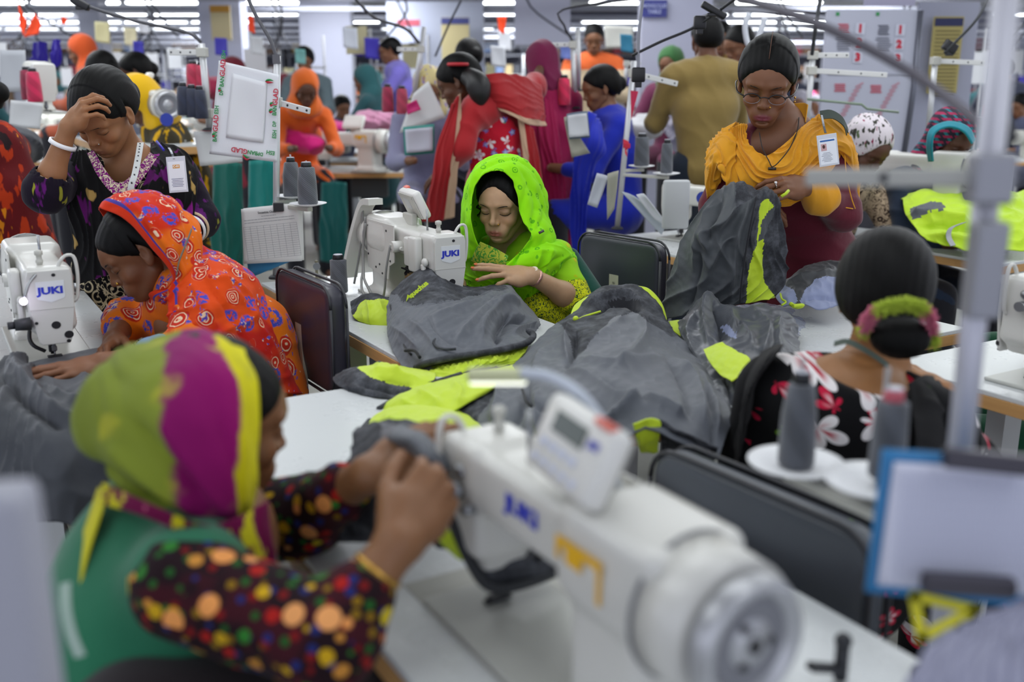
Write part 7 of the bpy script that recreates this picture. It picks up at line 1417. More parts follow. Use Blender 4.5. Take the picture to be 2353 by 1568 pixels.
# red dressed woman bending, middle background
HR = Head(W(1052, 190, 5.1), (-.86, .15, -.45), scale=1.05)
J = dict(neck=W(1088, 222, 5.15), chest=W(1140, 285, 5.2), waist=W(1150, 370, 5.25), pelvis=W(1150, 440, 5.3), sl=W(1085, 262, 4.95), el=W(1060, 340, 4.9), wl=W(1025, 385, 5.0), sr=W(1190, 220, 5.3), er=W(1228, 200, 5.5), wr=W(1240, 160, 5.6),
         hl=W(1120, 450, 5.2), kl=W(1115, 600, 5.2), al=V3((-.13, 5.2, .08)), hr=W(1180, 450, 5.3), kr=W(1180, 600, 5.3), ar=V3((.0, 5.3, .08)))
RR, ho, fd = person('person', 'woman in red with a long dark ponytail leaning over behind the lime scarfed woman', J, HR, '#5c3c2a', headh=.004, armh=.004, hb=.010, hands=dict(l=dict(d=(-.6, 0, -.6), back=(-.3, -.6, .5), thumb=-1)))
hair(HR, RR, part=False, hairline=.056, h=.005, vol=.012)
m = MB(); m.tube([W(1075, 175, 5.0), W(1095, 190, 4.95), W(1102, 215, 4.93), W(1100, 245, 4.93)], .04, 12, radii=[.045, .052, .062, .050, .02], samples=16); m.build('ponytail', flat('#0c0a0b', .5), RR, True); MB().lathe([(.05, -.008), (.054, 0), (.05, .008)], W(1052, 148, 5.0), None, 16).build('hair_tie', flat('#b0202a', .6), RR, True)
rd = cloth('#a8131c', .8, sheen=.4); fp = mat_flowers('bright flower panel', '#c01a30', sc=14, petal='#e8e2e6', core='#b01a80', leaf='#3a8a6a', extra='#3a6ac0')
garment('tunic', rd, RR, [(J['sl'], J['el'], .065, .06), (J['el'], J['wl']*.5+J['el']*.5, .058, .06), (J['sr'], J['er'], .075, .06), (J['er'], J['wr']*.3+J['er']*.7, .06, .05), (J['sl']*.8+J['sr']*.2, J['sr']*.8+J['sl']*.2, .10, .10), (J['chest'], J['waist'], .15, .14), (J['waist'], J['pelvis'], .15, .18), (J['pelvis'], W(1150, 560, 5.3), .18, .22)], h=.009, k=.05, fold=[(30, .006, (.7, .3, .4), 2, 0)])
loft('flower_panel', fp, RR, [[(1078, 300, 5.0), (1120, 282, 4.98), (1165, 268, 5.0), (1192, 300, 5.05)], [(1078, 350, 5.0), (1120, 345, 4.98), (1165, 345, 4.98), (1195, 350, 5.05)], [(1082, 420, 5.0), (1125, 420, 4.98), (1165, 420, 4.98), (1200, 420, 5.05)]], 40, 40, th=.004, noise=.004)
ds = cloth('#a0161c', .8); dc = cloth('#c9a68a', .8)
loft('dupatta', [ds, dc], RR, [[(1058, 215, 4.95), (1050, 225, 4.9), (1040, 240, 4.88)], [(1062, 300, 4.88), (1040, 310, 4.84), (1005, 330, 4.85)], [(1050, 400, 4.88), (1020, 410, 4.84), (990, 420, 4.86)], [(1045, 500, 4.95), (1000, 510, 4.92), (968, 510, 4.95)]], 40, 60, th=.004, folds=((4, .012, .3, 'u'),), matfn=lambda u, v, px, py: (u < .30)*1)
loft('dupatta', [ds, dc], RR, [[(1085, 180, 5.0), (1140, 168, 5.0), (1200, 175, 5.15), (1245, 195, 5.3)], [(1110, 215, 4.96), (1160, 220, 4.95), (1215, 235, 5.05), (1252, 255, 5.2)], [(1150, 255, 4.95), (1175, 265, 4.95), (1215, 285, 5.0), (1255, 290, 5.15)]], 50, 40, th=.004, folds=((5, .010, .3, 'v'),), matfn=lambda u, v, px, py: (v > .88)*1)
loft('dupatta', [ds, dc], RR, [[(1190, 270, 5.0), (1215, 285, 5.02), (1228, 300, 5.05)], [(1200, 340, 5.0), (1222, 350, 5.02), (1240, 360, 5.05)], [(1205, 420, 5.0), (1228, 430, 5.02), (1250, 440, 5.05)]], 24, 40, th=.004, folds=((3, .008, .3, 'u'),), matfn=lambda u, v, px, py: (u < .3)*1)
bgp(1243, 150, 5.75, 20, 'woman in a dark magenta headscarf standing behind the red dressed woman', '#9a0f4a', scarf='#6e1440', sit=False, q=1.3, arms=.3)
sk = cloth('#a30c4c', .8); 
tag(loft('long_scarf', sk, None, [[(1232, 195, 5.6), (1258, 190, 5.6), (1275, 210, 5.62)], [(1238, 300, 5.5), (1268, 300, 5.5), (1284, 300, 5.52)], [(1250, 410, 5.45), (1280, 400, 5.45), (1298, 405, 5.5)], [(1255, 500, 5.45), (1292, 500, 5.45), (1314, 490, 5.5)]], 30, 50, th=.004, folds=((4, .015, .3, 'u'),)), 'long magenta scarf hanging to the right of the red dressed woman', 'scarf')
bl = cloth('#1226b0', .7)
tag(loft('blue_cloth', bl, None, [[(1352, 255, 5.2), (1368, 262, 5.2), (1380, 285, 5.25)], [(1325, 330, 5.15), (1365, 320, 5.1), (1394, 345, 5.15)], [(1315, 400, 5.15), (1340, 390, 5.12), (1368, 385, 5.15)], [(1310, 500, 5.2), (1330, 500, 5.18), (1350, 490, 5.2)], [(1315, 620, 5.25), (1330, 620, 5.2), (1345, 620, 5.22)]], 30, 60, th=.004, folds=((4, .02, .3, 'u'),)), 'bright blue cloth hanging behind the hanging clipboard, right of the red dressed woman', 'cloth')
bgp(1378, 205, 5.6, 100, 'dark haired woman in bright blue seated behind the blue cloth', '#1226a8', q=1.3)
# tan shirted man from behind
R_, J, H = bgp(1622, 92, 5.5, 8, 'man in a tan shirt standing with his back to us behind the thread cones', '#8a7440', sit=False, male=True, pitch=-.15, lean=.02, arms=.7, tr='#16202e', skin='#6e4630', bottom='#16202e')
co_m = MB(); co_m.lathe([(.062, 0), (.066, .02), (.060, .045)], H.w((0, -.035, -.150)), None, 20, cap=False); co_m.build('collar', cloth('#8a7440'), R_, True)
bgp(1655, 92, 7.2, 170, 'man in an olive shirt mostly hidden behind the tan shirted man', '#9a7a3a', sit=False, male=True, q=1.4, arms=.3)
bgp(1697, 105, 6.6, 115, 'balding man in a pale blue shirt looking down, right of the tan shirted man', '#9aa8d0', sit=False, male=True, q=1.3, arms=.3, pitch=-.5)
or_ = NT('orange and cream shirt'); cz = or_.sep(or_.co())[2]; orm = or_.done(or_.mix(or_.step(cz, 1.545, 1.56), '#cdb99a', '#d8622a'), .85)
bgp(1365, 92, 8.2, 175, 'man in an orange and cream shirt with folded arms in the far middle', orm, sit=False, male=True, q=1.4, arms=.8, pitch=-.3)
bgp(702, 205, 7.4, 200, 'woman in an orange headscarf seated behind the white machine, left of the red dressed woman', '#d8601a', scarf='#d8641c', q=1.2, pitch=-.6, lean=.6, hsc=1.05, skin='#5a3a2a')
bgp(316, 234, 5.3, 110, 'woman in a bright yellow headscarf bending behind the black and purple dressed woman', mat_patches('yellow brown tunic', '#3a3424', ('#c99a10', '#5a4a1a', '#8a7420'), 9), scarf='#dcae08', q=1.0, pitch=-.9, lean=.3, skin='#5a3a2a')
bgp(232, 168, 6.2, 60, 'dark haired woman seated far behind the hand on the forehead, left of the pair', '#5a5f70', q=1.4); bgp(308, 168, 6.6, 110, 'dark haired woman in pale checked cloth behind the yellow headscarf', '#8d97a0', q=1.4, skin='#5a3a2a')
wp = mat_patches('white sprigged scarf', '#d8cfd4', ('#3a3a32', '#8a2a4a', '#5a6a4a'), 26); lp_ = mat_damask('leopard print', '#b9a389', '#2c1a14', 30)
R_, J, H = bgp(1995, 340, 4.3, 205, 'woman in a white sprigged headscarf right of the yellow scarfed woman', lp_, scarf=wp, q=1.0, pitch=-.8, lean=.35, skin='#5a3a2a')
hm = NT('patterned hood'); co = hm.co(); s1 = hm.math('SINE', hm.math('MULTIPLY', hm.sep(hm.mapp(co, rot=(.3, .5, .2)))[0], 190)); s2 = hm.math('SINE', hm.math('MULTIPLY', hm.sep(co)[2], 260)); hb_ = hm.mix(hm.step(s1, .5, .7), '#1e1a30', '#0f6a78'); hb_ = hm.mix(hm.math('MULTIPLY', hm.step(s1, -.9, -.6), hm.step(s2, .1, .3)), hb_, '#9a1a4a'); hoodm = hm.done(hb_, .85)
R_, J, H = bgp(2188, 322, 4.4, 195, 'woman in a dark patterned teal edged headscarf with glasses at the right', '#1c2a40', scarf=hoodm, q=.9, pitch=-.55, lean=.25, skin='#5e3c28')
for s in (-1, 1): MB().tube([H.w((s*.033+.02*math.cos(a), .100, -.006+.013*math.sin(a))) for a in np.linspace(0, 2*PI, 17)], .0013, 5).build('lens_rim', flat('#5a5450', .4), R_, True)
loft('scarf_edge', cloth('#0f8090'), R_, [[(2132, 372, 4.28), (2128, 330, 4.26), (2138, 295, 4.27), (2180, 278, 4.28), (2225, 290, 4.28), (2243, 320, 4.28)], [(2142, 372, 4.24), (2140, 330, 4.22), (2150, 302, 4.23), (2182, 290, 4.24), (2216, 302, 4.24), (2236, 330, 4.24)]], 40, 8, th=.008)
# cropped persons at the edges
bgp(-70, 230, 3.9, 90, 'woman in a red and orange sari cut off by the left edge', mat_patches('red orange sari', '#5a0c10', ('#a8300c', '#c9760e', '#1c0c10'), 9), q=1.2, sit=False)
bgp(2480, 520, 2.9, 60, 'worker with a dark green sleeve cut off by the right edge', '#0d4a30', q=1.2)
bgp(185, 118, 8.4, 100, 'woman in an orange and red headscarf in the far left', '#9a4a30', scarf='#c8501c', q=1.5); bgp(700, 140, 9.2, 180, 'dark haired woman between the hanging plastic sheet and the orange headscarf, further back', '#5a6a70', q=1.5)
bgp(1075, 135, 6.8, 30, 'dark haired woman seated directly behind the head of the red dressed woman', '#3a3a4a', q=1.4); bgp(985, 205, 6.2, 190, 'woman in a pale yellow patterned headscarf left of the red dressed woman', '#8a8aa8', scarf=mat_patches('pale yellow scarf', '#cfc08a', ('#8a7ab8', '#e0d8c8', '#b08a30'), 20), q=1.3, pitch=-.7, lean=.4)
bgp(895, 118, 9.5, 100, 'worker in a lilac shirt in the far middle left', '#7a70c8', male=True, sit=False, q=1.5); bgp(1540, 150, 7.4, 150, 'dark haired woman between the two stands right of the blue cloth', '#6a2a4a', q=1.5, scarf='#3a6a3a')
# ---------------------------------------------------------------- background tables, machines and stands
def bgtable(c, L, Wd, rz, label, z=.76, group=None, frame_col='#c4c8cc'):
    r = empty('sewing_table', (c[0], c[1], 0), rz, label, 'table', group)
    MB().box((0, 0, z-.006), (L-.004, Wd-.004, .012)).build('tabletop', m_top(), r); MB().box((0, 0, z-.030), (L, Wd, .036)).build('plywood_edge', m_wood(), r)
    for s in (-1, 1):
        m = MB(); x = s*(L/2-.2); m.tube([(x, -Wd*.35, .03), (x, 0, z-.06), (x, Wd*.35, .03)], .022, 6); m.box((x, 0, .025), (.06, Wd*.9, .05)); m.build('leg', flat(frame_col, .45), r)
    MB().box((.05, 0, z-.15), (.3, .15, .17), bev=.01).build('control_box', flat('#3b3e42', .5), r); return r
bgtable(W(835, 385, 8.4)*1, 1.05, .62, .06, 'white table with plywood edge under the background machine, left of the red dressed woman')
mm = machine(W(752, 380, 8.3), -.40, 'white sewing machine on the background table in front of the orange headscarf', detail=1, sticker=True); mm.location.z = .765; mm.scale = (1.25,)*3
m3 = machine(W(338, 318, 5.6), RZ+.05, 'white sewing machine behind the shoulder of the black and purple dressed woman', detail=1); 
MB().cyl(W(383, 275, 5.1), W(383, 275, 5.07), .032, n=24).build('blue_sticker', flat('#2438a0', .5), m3, True)
bgtable((W(330, 335, 5.6).x, 5.6), 1.3, .55, RZ, 'white table behind the black and purple dressed woman', z=W(338, 318, 5.6).z-.005)
m4 = machine(W(1560, 520, 4.45), RZ+.2, 'white sewing machine end at the left of the hanging grey jacket', detail=1, panel=False); m4.location.z = .762
MB().box(W(1553, 470, 4.1), (.11, .03, .20), (0, 0, .1), bev=.01).build('end_cover', flat('#c4c6c8', .4), m4, True); MB().cyl(W(1615, 455, 4.1), W(1615, 455, 4.07), .026, n=24).build('blue_sticker', flat('#2438a0', .5), m4, True)
m5 = machine(W(2030, 470, 4.6), RZ+.1, 'white sewing machine behind the black chair at the right', detail=1, panel=False); m5.location.z = W(2030, 470, 4.6).z
m6 = machine(W(110, 260, 5.2), RZ+PI, 'grey white machine with two magenta cones at the far left', detail=1, panel=False)
def sheet4(name, pts, Y, mat, label, cat='paper', dy=0.0, th=.003):
    q = [W(x, y, Y+dy*i) for i, (x, y) in enumerate(pts)]; return sheet(name, q, mat, label, cat, th=th, bulge=.01, n=8)
pw = flat('#d4d5d6', .6); pw2 = flat('#b9bcc2', .6)
o = sheet4('white_sheet', [(984, 186), (1024, 270), (918, 306), (950, 215)], 5.6, pw, 'white sheet with a magenta square hanging left of the red dressed woman', 'paper')
sq = sheet4('magenta_square', [(957, 229), (968, 252), (936, 264), (934, 240)], 5.55, flat('#c0186a', .6), None); sq.parent = o
o = sheet4('clipboard', [(926, 292), (998, 285), (998, 352), (930, 358)], 5.4, flat('#2f8a80', .5), 'green edged clipboard with a form under the white sheet', 'clipboard'); q_ = sheet4('paper', [(930, 298), (994, 292), (994, 346), (934, 352)], 5.37, flat('#c3c4d2', .7), None); q_.parent = o
o = sheet4('clipboard', [(1302, 262), (1350, 255), (1356, 316), (1308, 320)], 4.9, flat('#5f6f80', .5), 'clipboard with papers hanging in front of the blue cloth', 'clipboard')
for i_, pts in enumerate(([(1304, 266), (1348, 260), (1354, 312), (1308, 316)], [(1296, 270), (1302, 268), (1356, 352), (1314, 362)])): q_ = sheet4('paper', pts, 4.87+.05*i_, flat('#cfd0d4' if i_ == 0 else '#a8a596', .7), None); q_.parent = o
sheet4('paper_sheet', [(1388, 58), (1455, 62), (1455, 108), (1392, 112)], 7.6, flat('#c9c8c0', .7), 'cream sheet hung on a stand right of the orange shirted man', 'paper')
sheet4('white_card', [(0, 115), (58, 115), (62, 210), (0, 212)], 5.4, pw2, 'grey white card at the left edge above the magenta cones'); sheet4('paper_sheet', [(24, 230), (98, 238), (92, 298), (20, 290)], 4.9, pw, 'white sheet hanging below the magenta cones at the left')
sheet4('white_tray', [(445, 302), (550, 306), (556, 372), (460, 382)], 4.4, pw, 'white rounded board between the identity card and the hanging plastic sheet', 'board', th=.012)
# papers beside the ribbon stand
for k, (pts, Y, c, L) in enumerate((([(1372, 398), (1398, 405), (1372, 478), (1350, 470)], 4.3, '#c9cbd8', 'white booklet page hanging at the left of the ribbon stand'), ([(1396, 400), (1422, 392), (1412, 480), (1395, 506)], 4.28, '#a8a698', 'grey cream booklet pages hanging on the ribbon stand'), ([(1428, 440), (1460, 452), (1530, 520), (1520, 540)], 4.2, '#b9c0c8', 'clipboard pages sloping down right of the ribbon stand'), ([(1462, 448), (1480, 445), (1535, 520), (1505, 505)], 4.15, '#dadce2', 'white folded page on top of the sloping clipboard'))): sheet4('booklet_page', pts, Y, flat(c, .7), L, th=.004)
pn = empty('pennant', W(1455, 215, 4.6), 0, 'red triangular pennant on the ribbon stand', 'pennant'); m = MB(); m.prism([(0, 0), (.035, -.004), (.006, -.13)], W(1449, 208, 4.6), (1, 0, 0), (0, 0, 1), (0, .002, 0)); m.build('flag', flat('#c2204a', .6), pn, True)
# poster wall and boards
def board(pts, Y, col, name, label, cat, th=.04, nm='panel'):
    (x0, y0), (x1, y1) = pts; a = W(x0, y0, Y); b = W(x1, y0, Y); zb = W(x0, y1, Y).z; r = empty(name, ((a.x+b.x)/2, Y, max(zb, 0)), 0, label, cat); h = a.z-max(zb, 0)
    MB().box((0, 0, h/2), (b.x-a.x, th, h), bev=.004).build(nm, flat(col, .6), r); return r, b.x-a.x, h
pb, pw_, ph = board([(1900, 22), (2115, 1500)], 6.2, '#b3b5c4', 'notice_board', 'tall white notice board with the red numbers 1 2 3', 'board')
RDN = flat('#c01c38', .6); GRN = flat('#2a8a4a', .6); DKN = flat('#4a4c5a', .7)
zt = W(0, 22, 6.2).z; 
def pz(x, y, dy=-.024): p = W(x, y, 6.2+dy); p.z -= 0; return p
for cx_, cy_ in ((0, 0), (92, 3)):
    for k, n_ in enumerate(('1', '2', '3')):
        p = pz(1977+cx_-k*3, 66+k*33+cy_, -.026); MB().box(p+V3((0, .001, 0)), (.055, .002, .065)).build('number_tile', flat('#c6c8d6', .6), pb, True)
        t_ = text('number', n_, .062, RDN, pb, frame((0, 0, 0), (1, 0, 0), (0, 0, 1)), bold=.004); t_.data.transform(Matrix.Translation(pz(1977+cx_-k*3, 66+k*33+cy_, -.030))); set_world(t_, pb)
    rn = random.Random(11); m = MB(); 
    for r_ in range(5): m.box(pz(1938+cx_+rn.uniform(-2, 2), 56+r_*5+cy_), (.05+rn.uniform(0, .02), .002, .006))
    m.build('red_text', RDN if cx_ == 0 else DKN, pb, True); m = MB()
    for r_ in range(7): m.box(pz(1938+cx_+rn.uniform(-2, 2), 84+r_*5+cy_), (.07+rn.uniform(0, .02), .002, .004))
    m.build('small_text', DKN, pb, True); m = MB()
    for r_ in range(4): m.box(pz(1930+cx_*.9, 194+r_*5+cy_), (.06+rn.uniform(0, .02), .002, .006))
    m.build('red_text', RDN, pb, True); m = MB()
    for r_ in range(9): m.box(pz(1945+cx_*.9+30-r_*5, 195+r_*9), (.05, .002, .010), (0, -.5, 0))
    m.build('faded_text', flat('#b98a98', .7), pb, True); MB().box(pz(1925+cx_, 32), (.02, .002, .02)).build('green_mark', GRN, pb, True)
m = MB(); m.box(pz(2005, 172, -.023), (.54, .002, .006)); m.build('tape_line', flat('#8a8c98', .5), pb, True)
MB().tube([pz(2116, 24), pz(2100, 200), pz(2078, 350)], .018, 8).build('edge_post', flat('#6a6c78', .4, .5), pb, True)
board([(2110, 5), (2250, 1500)], 6.9, '#a2a4b6', 'wall_panel', 'lavender grey partition behind the yellow poster', 'partition')
o, w_, h_ = board([(2146, 38), (2216, 215)], 6.8, '#a89a5c', 'poster', 'yellow poster with a dark blue heading on the partition', 'poster', th=.01, nm='poster_sheet')
m = MB(); m.box((0, -.008, h_-.035), (w_*.92, .004, .05)); m.build('heading_band', flat('#1f2450', .6), o); m = MB()
for r_ in range(18): m.box((0, -.008, h_-.09-r_*.024), (w_*.8, .003, .006))
m.build('small_text', flat('#6a603a', .7), o)
board([(1990, -60), (2110, 14)], 6.6, '#a9a6bc', 'notice', 'blue framed notice above the notice board', 'notice', th=.01)
# columns and boards further back
for (x0, x1, Y, c, L) in ((447, 545, 12, '#a9acc0', 'pale column in the far left behind the hanging plastic sheet'), (885, 1110, 12.5, '#a3a8ba', 'wide pale blue grey partition in the far middle left'), (1182, 1312, 10.5, '#b4b6c8', 'white partition above the red dressed woman'), (1478, 1640, 8.6, '#b3b5ca', 'white column with a blue sign above the thread cones'), (680, 800, 14, '#a8aabb', 'pale column in the far left, right of the plastic sheet'), (165, 215, 13.5, '#9a9cac', 'pale narrow column in the far left corner')):
    if x0 == 1182: y1 = 105
    else: y1 = 2000
    board([(x0, -200), (x1, y1)], Y, c, 'column', L, 'column', th=.3)
sg = empty('sign', W(1504, 20, 8.4), 0, 'blue sign reading MOVGCCLES TABLE on the white column', 'sign'); MB().box(W(1504, 20, 8.42), (.20, .01, .13)).build('sign_plate', flat('#3a3f88', .6), sg, True)
for tx, yy, s_ in (('MOVGCCLES', 14, .040), ('TABLE', 27, .046)): t_ = text('lettering', tx, s_, flat('#a9b0d8', .6), sg, Matrix.Identity(4), bold=.001, sx=.85); t_.data.transform(Matrix.Translation(W(1504, yy, 8.40)) @ frame((0, 0, 0), (1, 0, 0), (0, 0, 1))); set_world(t_, sg)
for (x0, y0, x1, y1, Y, c, hc, L) in ((1014, 40, 1078, 150, 12.1, '#b9ac80', '#3a3f78', 'cream poster with a blue heading on the far middle partition'), (482, 12, 528, 92, 11.7, '#b8ab84', '#a87820', 'cream poster on the pale column behind the plastic sheet'), (912, 44, 965, 100, 12.1, '#a9aec4', '#a84a5a', 'pale poster with a red heading on the far partition')):
    o, w_, h_ = board([(x0, y0), (x1, y1)], Y, c, 'poster', L, 'poster', th=.02, nm='poster_sheet'); m = MB(); m.box((0, -.013, h_-.04), (w_, .006, .07)); m.build('heading_band', flat(hc, .6), o)
# stands in the background
def bst(x0, y0, x1, y1, Y, label, arms=((.98, (.25, 0, 0)), (.75, (.3, 0, 0))), cones=(), col='#c9cacc', r=.014):
    b = W(x1, y1, Y); return stand(b, W(x0, y0, Y), label, r=r, arms=[(t, e, .015, .024) for t, e in arms], col=col)
bst(463, 100, 482, 300, 4.4, 'white thread stand with three navy cones left of the plastic sheet', arms=((.9, (-.14, 0, 0)), (.2, (-.12, 0, 0))))
MB().tube([W(418, 60, 4.5), W(420, 180, 4.5)], .018, 8); 
for k, (x, y) in enumerate(((425, 265), (445, 270), (463, 273))): cone(W(x, y, 4.35), 'navy thread cone on the stand left of the plastic sheet, %s of three' % ('left', 'middle', 'right')[k], col='#1c2238', h=.125, r0=.030, r1=.022)
for k, (x, y, Y, c, L) in enumerate(((892, 258, 6.0, '#8a1a3c', 'dark red cone left of the white sheet, the left one'), (925, 262, 6.0, '#9a3048', 'dark red cone left of the white sheet, the right one'), (1296, 242, 5.6, '#c01c48', 'crimson cone above the hanging clipboard'), (82, 235, 5.0, '#b01444', 'magenta cone at the far left, the right one'), (68, 230, 5.1, '#7a1434', 'dark red cone at the far left, the left one'), (447, 215, 5.2, '#9a1a3a', 'dark red cone on the row behind the navy cones, left one'), (467, 218, 5.2, '#9a1a3a', 'dark red cone on the row behind the navy cones, right one'))): cone(W(x, y, Y), L, col=c, h=.15, r0=.036, r1=.028)
bst(975, 62, 950, 230, 6.1, 'thread stand left of the red dressed woman', arms=((.7, (-.14, 0, 0)),)); bst(1316, 95, 1320, 250, 5.7, 'double thread stand above the hanging clipboard', arms=((.95, (-.13, 0, 0)),)); bst(1328, 66, 1330, 210, 5.9, 'second pole of the double stand above the clipboard', arms=())
bst(1868, 125, 1850, 330, 4.9, 'white thread stand right of the standing woman with three arms', arms=((.99, (.17, 0, 0)), (.82, (.36, 0, -.02)))); bst(2150, 130, 2130, 330, 5.2, 'white thread stand in front of the yellow poster', arms=((.95, (.25, 0, -.01)),)); bst(1440, 140, 1437, 200, 7.4, 'stand behind the ribbon stand holding the cream sheet', arms=((.9, (.1, 0, 0)),))
m = MB(); m.tube([W(1855, 228, 4.8), W(1980, 240, 4.8), W(1992, 250, 4.8), W(2065, 258, 4.8)], .006, 8); tag(m.build('thread_rod', flat('#7a8a78', .4), None), 'thin horizontal rod right of the standing woman', 'rod')
for pts, r_, L, c in (([W(160, -10, 4.4), W(190, 10, 4.4), W(300, 45, 4.4), W(430, 75, 4.4), W(462, 98, 4.4)], .007, 'grey power cable sagging to the stand left of the plastic sheet', '#4a4a50'), ([W(810, -10, 5.8), W(860, 40, 5.9), W(930, 65, 6), W(962, 98, 6.1)], .009, 'grey cable running down to the stand left of the red dressed woman', '#4a4a50'), ([W(1478, -10, 3.9), W(1468, 80, 3.9), W(1467, 160, 3.9)], .006, 'grey hanging pole with a black socket in front of the ribbon stand', '#8a8b96'), ([W(1452, 128, 3.9), W(1520, 95, 3.9), W(1600, 60, 3.9), W(1700, -10, 3.8)], .0055, 'black cable rising to the right above the tan shirted man', '#1c1c22'), ([W(1886, -10, 4.7), W(1875, 60, 4.7), W(1866, 125, 4.8)], .009, 'dark cable dropping to the stand right of the standing woman', '#3a3c40'), ([W(2275, -10, 5.0), W(2240, 50, 5.0), W(2170, 122, 5.1)], .007, 'dark cable with a black plug in front of the yellow poster', '#3a3c40'), ([W(1540, -10, 5.5), W(1300, 20, 5.6), W(1297, 60, 5.6), W(1316, 95, 5.7)], .006, 'thin black cable above the double stand', '#2a2a30'), ([W(1060, 0, 7), W(1030, 60, 7), W(1000, 130, 7)], .007, 'thin dark cable in front of the cream poster', '#2a2a30')):
    m = MB(); m.tube(pts, r_, 7, samples=24); tag(m.build('power_cable', flat(c, .5), None), L, 'cable')
for x, y, Y, d, L in ((1467, 172, 3.9, (.05, .03, .055), 'black socket at the end of the hanging pole above the cones'), (1608, 52, 3.9, (.045, .03, .05), 'black plug on the cable above the tan shirted man'), (1640, 24, 3.85, (.10, .03, .025), 'black cable coupler near the top, above the tan shirted man'), (2183, 108, 5.1, (.07, .03, .05), 'black plug on the cable in front of the yellow poster'), (185, 8, 4.4, (.08, .03, .03), 'black plug on the cable at the top left')):
    m = MB(); m.box(W(x, y, Y), d, (0, .5 if d[0] > .06 else 0, 0), bev=.006); m.box(W(x, y, Y)+V3((0, 0, -d[2]*.6)), (d[0]*.5, d[1]*.8, d[2]*.5), bev=.003); tag(m.build('cable_plug', m_black(), None), L, 'plug')
lt_ = NT('white hose'); m = MB(); m.tube([W(1722, 30, 5.2), W(1712, 60, 5.2), W(1718, 100, 5.2), W(1730, 108, 5.2)], .014, 8, samples=16); m.tube([W(1758, 40, 5.2), W(1745, 80, 5.2), W(1732, 108, 5.2)], .014, 8, samples=16); tag(m.build('white_hose', flat('#c9ccd4', .4), None), 'looped white hose above the standing woman', 'hose')
# coloured cloth heaps
def heap(x, y, Y, w, h, col, label, sd=0, parent=None):
    c = W(x, y, Y); F = Fld(); rn = random.Random(sd); 
    for k in range(5): F.ell((c.x+rn.uniform(-.35, .35)*w, c.y+rn.uniform(-.1, .1), c.z+rn.uniform(-.15, .25)*h), (w*rn.uniform(.22, .38), .14, h*rn.uniform(.3, .5)), k=.05)
    F.cut(foldfn(26, .02, (.6, .3, .7), 3, 0)); o = F.build('cloth_heap', cloth(col), None, h=.016); return tag(o, label, 'cloth')
for k, (x, y, Y, w, h, c, L) in enumerate(((690, 330, 7.6, .32, .16, '#d01a78', 'bright pink cloth heap left of the background machine'), (765, 300, 8.9, .22, .12, '#d8308a', 'small pink cloth heap behind the background machine'), (895, 330, 8.7, .34, .20, '#b81258', 'magenta cloth heap right of the background machine'), (862, 285, 8.6, .30, .18, '#c98aa8', 'pale pink cloth heap behind the background machine'), (915, 362, 8.4, .2, .10, '#6a0c34', 'dark magenta cloth end on the background table'), (1555, 300, 5.9, .24, .24, '#b9b4c4', 'pale netted cloth bag left of the tan shirted man'), (1470, 300, 6.6, .3, .16, '#c9c8cc', 'white cloth heap behind the thread cones'), (1690, 230, 6.4, .2, .2, '#5a1030', 'dark red cloth behind the tan shirted man'), (520, 200, 6.6, .2, .16, '#9a2a4a', 'dark red cloth behind the plastic sheet'), (30, 330, 4.6, .2, .2, '#3a3c44', 'dark cloth heap at the left edge'), (1790, 320, 5.0, .1, .1, '#3a3a44', 'dark cloth behind the standing woman'))): heap(x, y, Y, w, h, c, L, k)
def hang(x0, y0, x1, y1, Y, col, label, name='hanging_cloth', cat='cloth', n=3):
    xm = (x0+x1)/2; o = loft(name, cloth(col), None, [[(x0+3, y0, Y), (xm, y0-3, Y-.03), (x1-3, y0, Y)], [(x0, (y0+y1)/2, Y), (xm, (y0+y1)/2, Y-.05), (x1, (y0+y1)/2, Y)], [(x0, y1, Y), (xm, y1+5, Y-.03), (x1, y1-4, Y)]], 24, 24, th=.004, folds=((n, .02, .3, 'u'),)); return tag(o, label, cat)
hang(486, 375, 560, 620, 4.9, '#0f5f55', 'dark teal cloth hanging below the plastic sheet, the left one'); hang(568, 370, 640, 620, 4.7, '#127a74', 'bright teal cloth hanging below the plastic sheet, the right one'); hang(735, 420, 800, 600, 7.2, '#0e5a58', 'teal trousers cloth under the background table'); hang(72, 98, 112, 172, 6.6, '#2a1c8a', 'purple cloth hanging in the far left, the wider one'); hang(118, 92, 142, 150, 6.9, '#3420a0', 'purple cloth hanging in the far left, the narrower one')
for (a, L) in (([(42, 8), (62, 50), (55, 84), (45, 60)], 'orange flag at the top left, tall one'), ([(80, 30), (95, 55), (88, 78), (55, 86)], 'orange flag at the top left, lower one'), ([(142, 36), (156, 45), (150, 56), (140, 54)], 'small orange flag at the top left corner'), ([(572, 32), (582, 40), (586, 78), (570, 70)], 'orange flag right of the pale column'), ([(1142, 40), (1164, 38), (1158, 80), (1146, 70)], 'orange flag above the red dressed woman')): sheet4('orange_flag', a, 7.5, flat('#ff4a10', .6), L, 'flag')
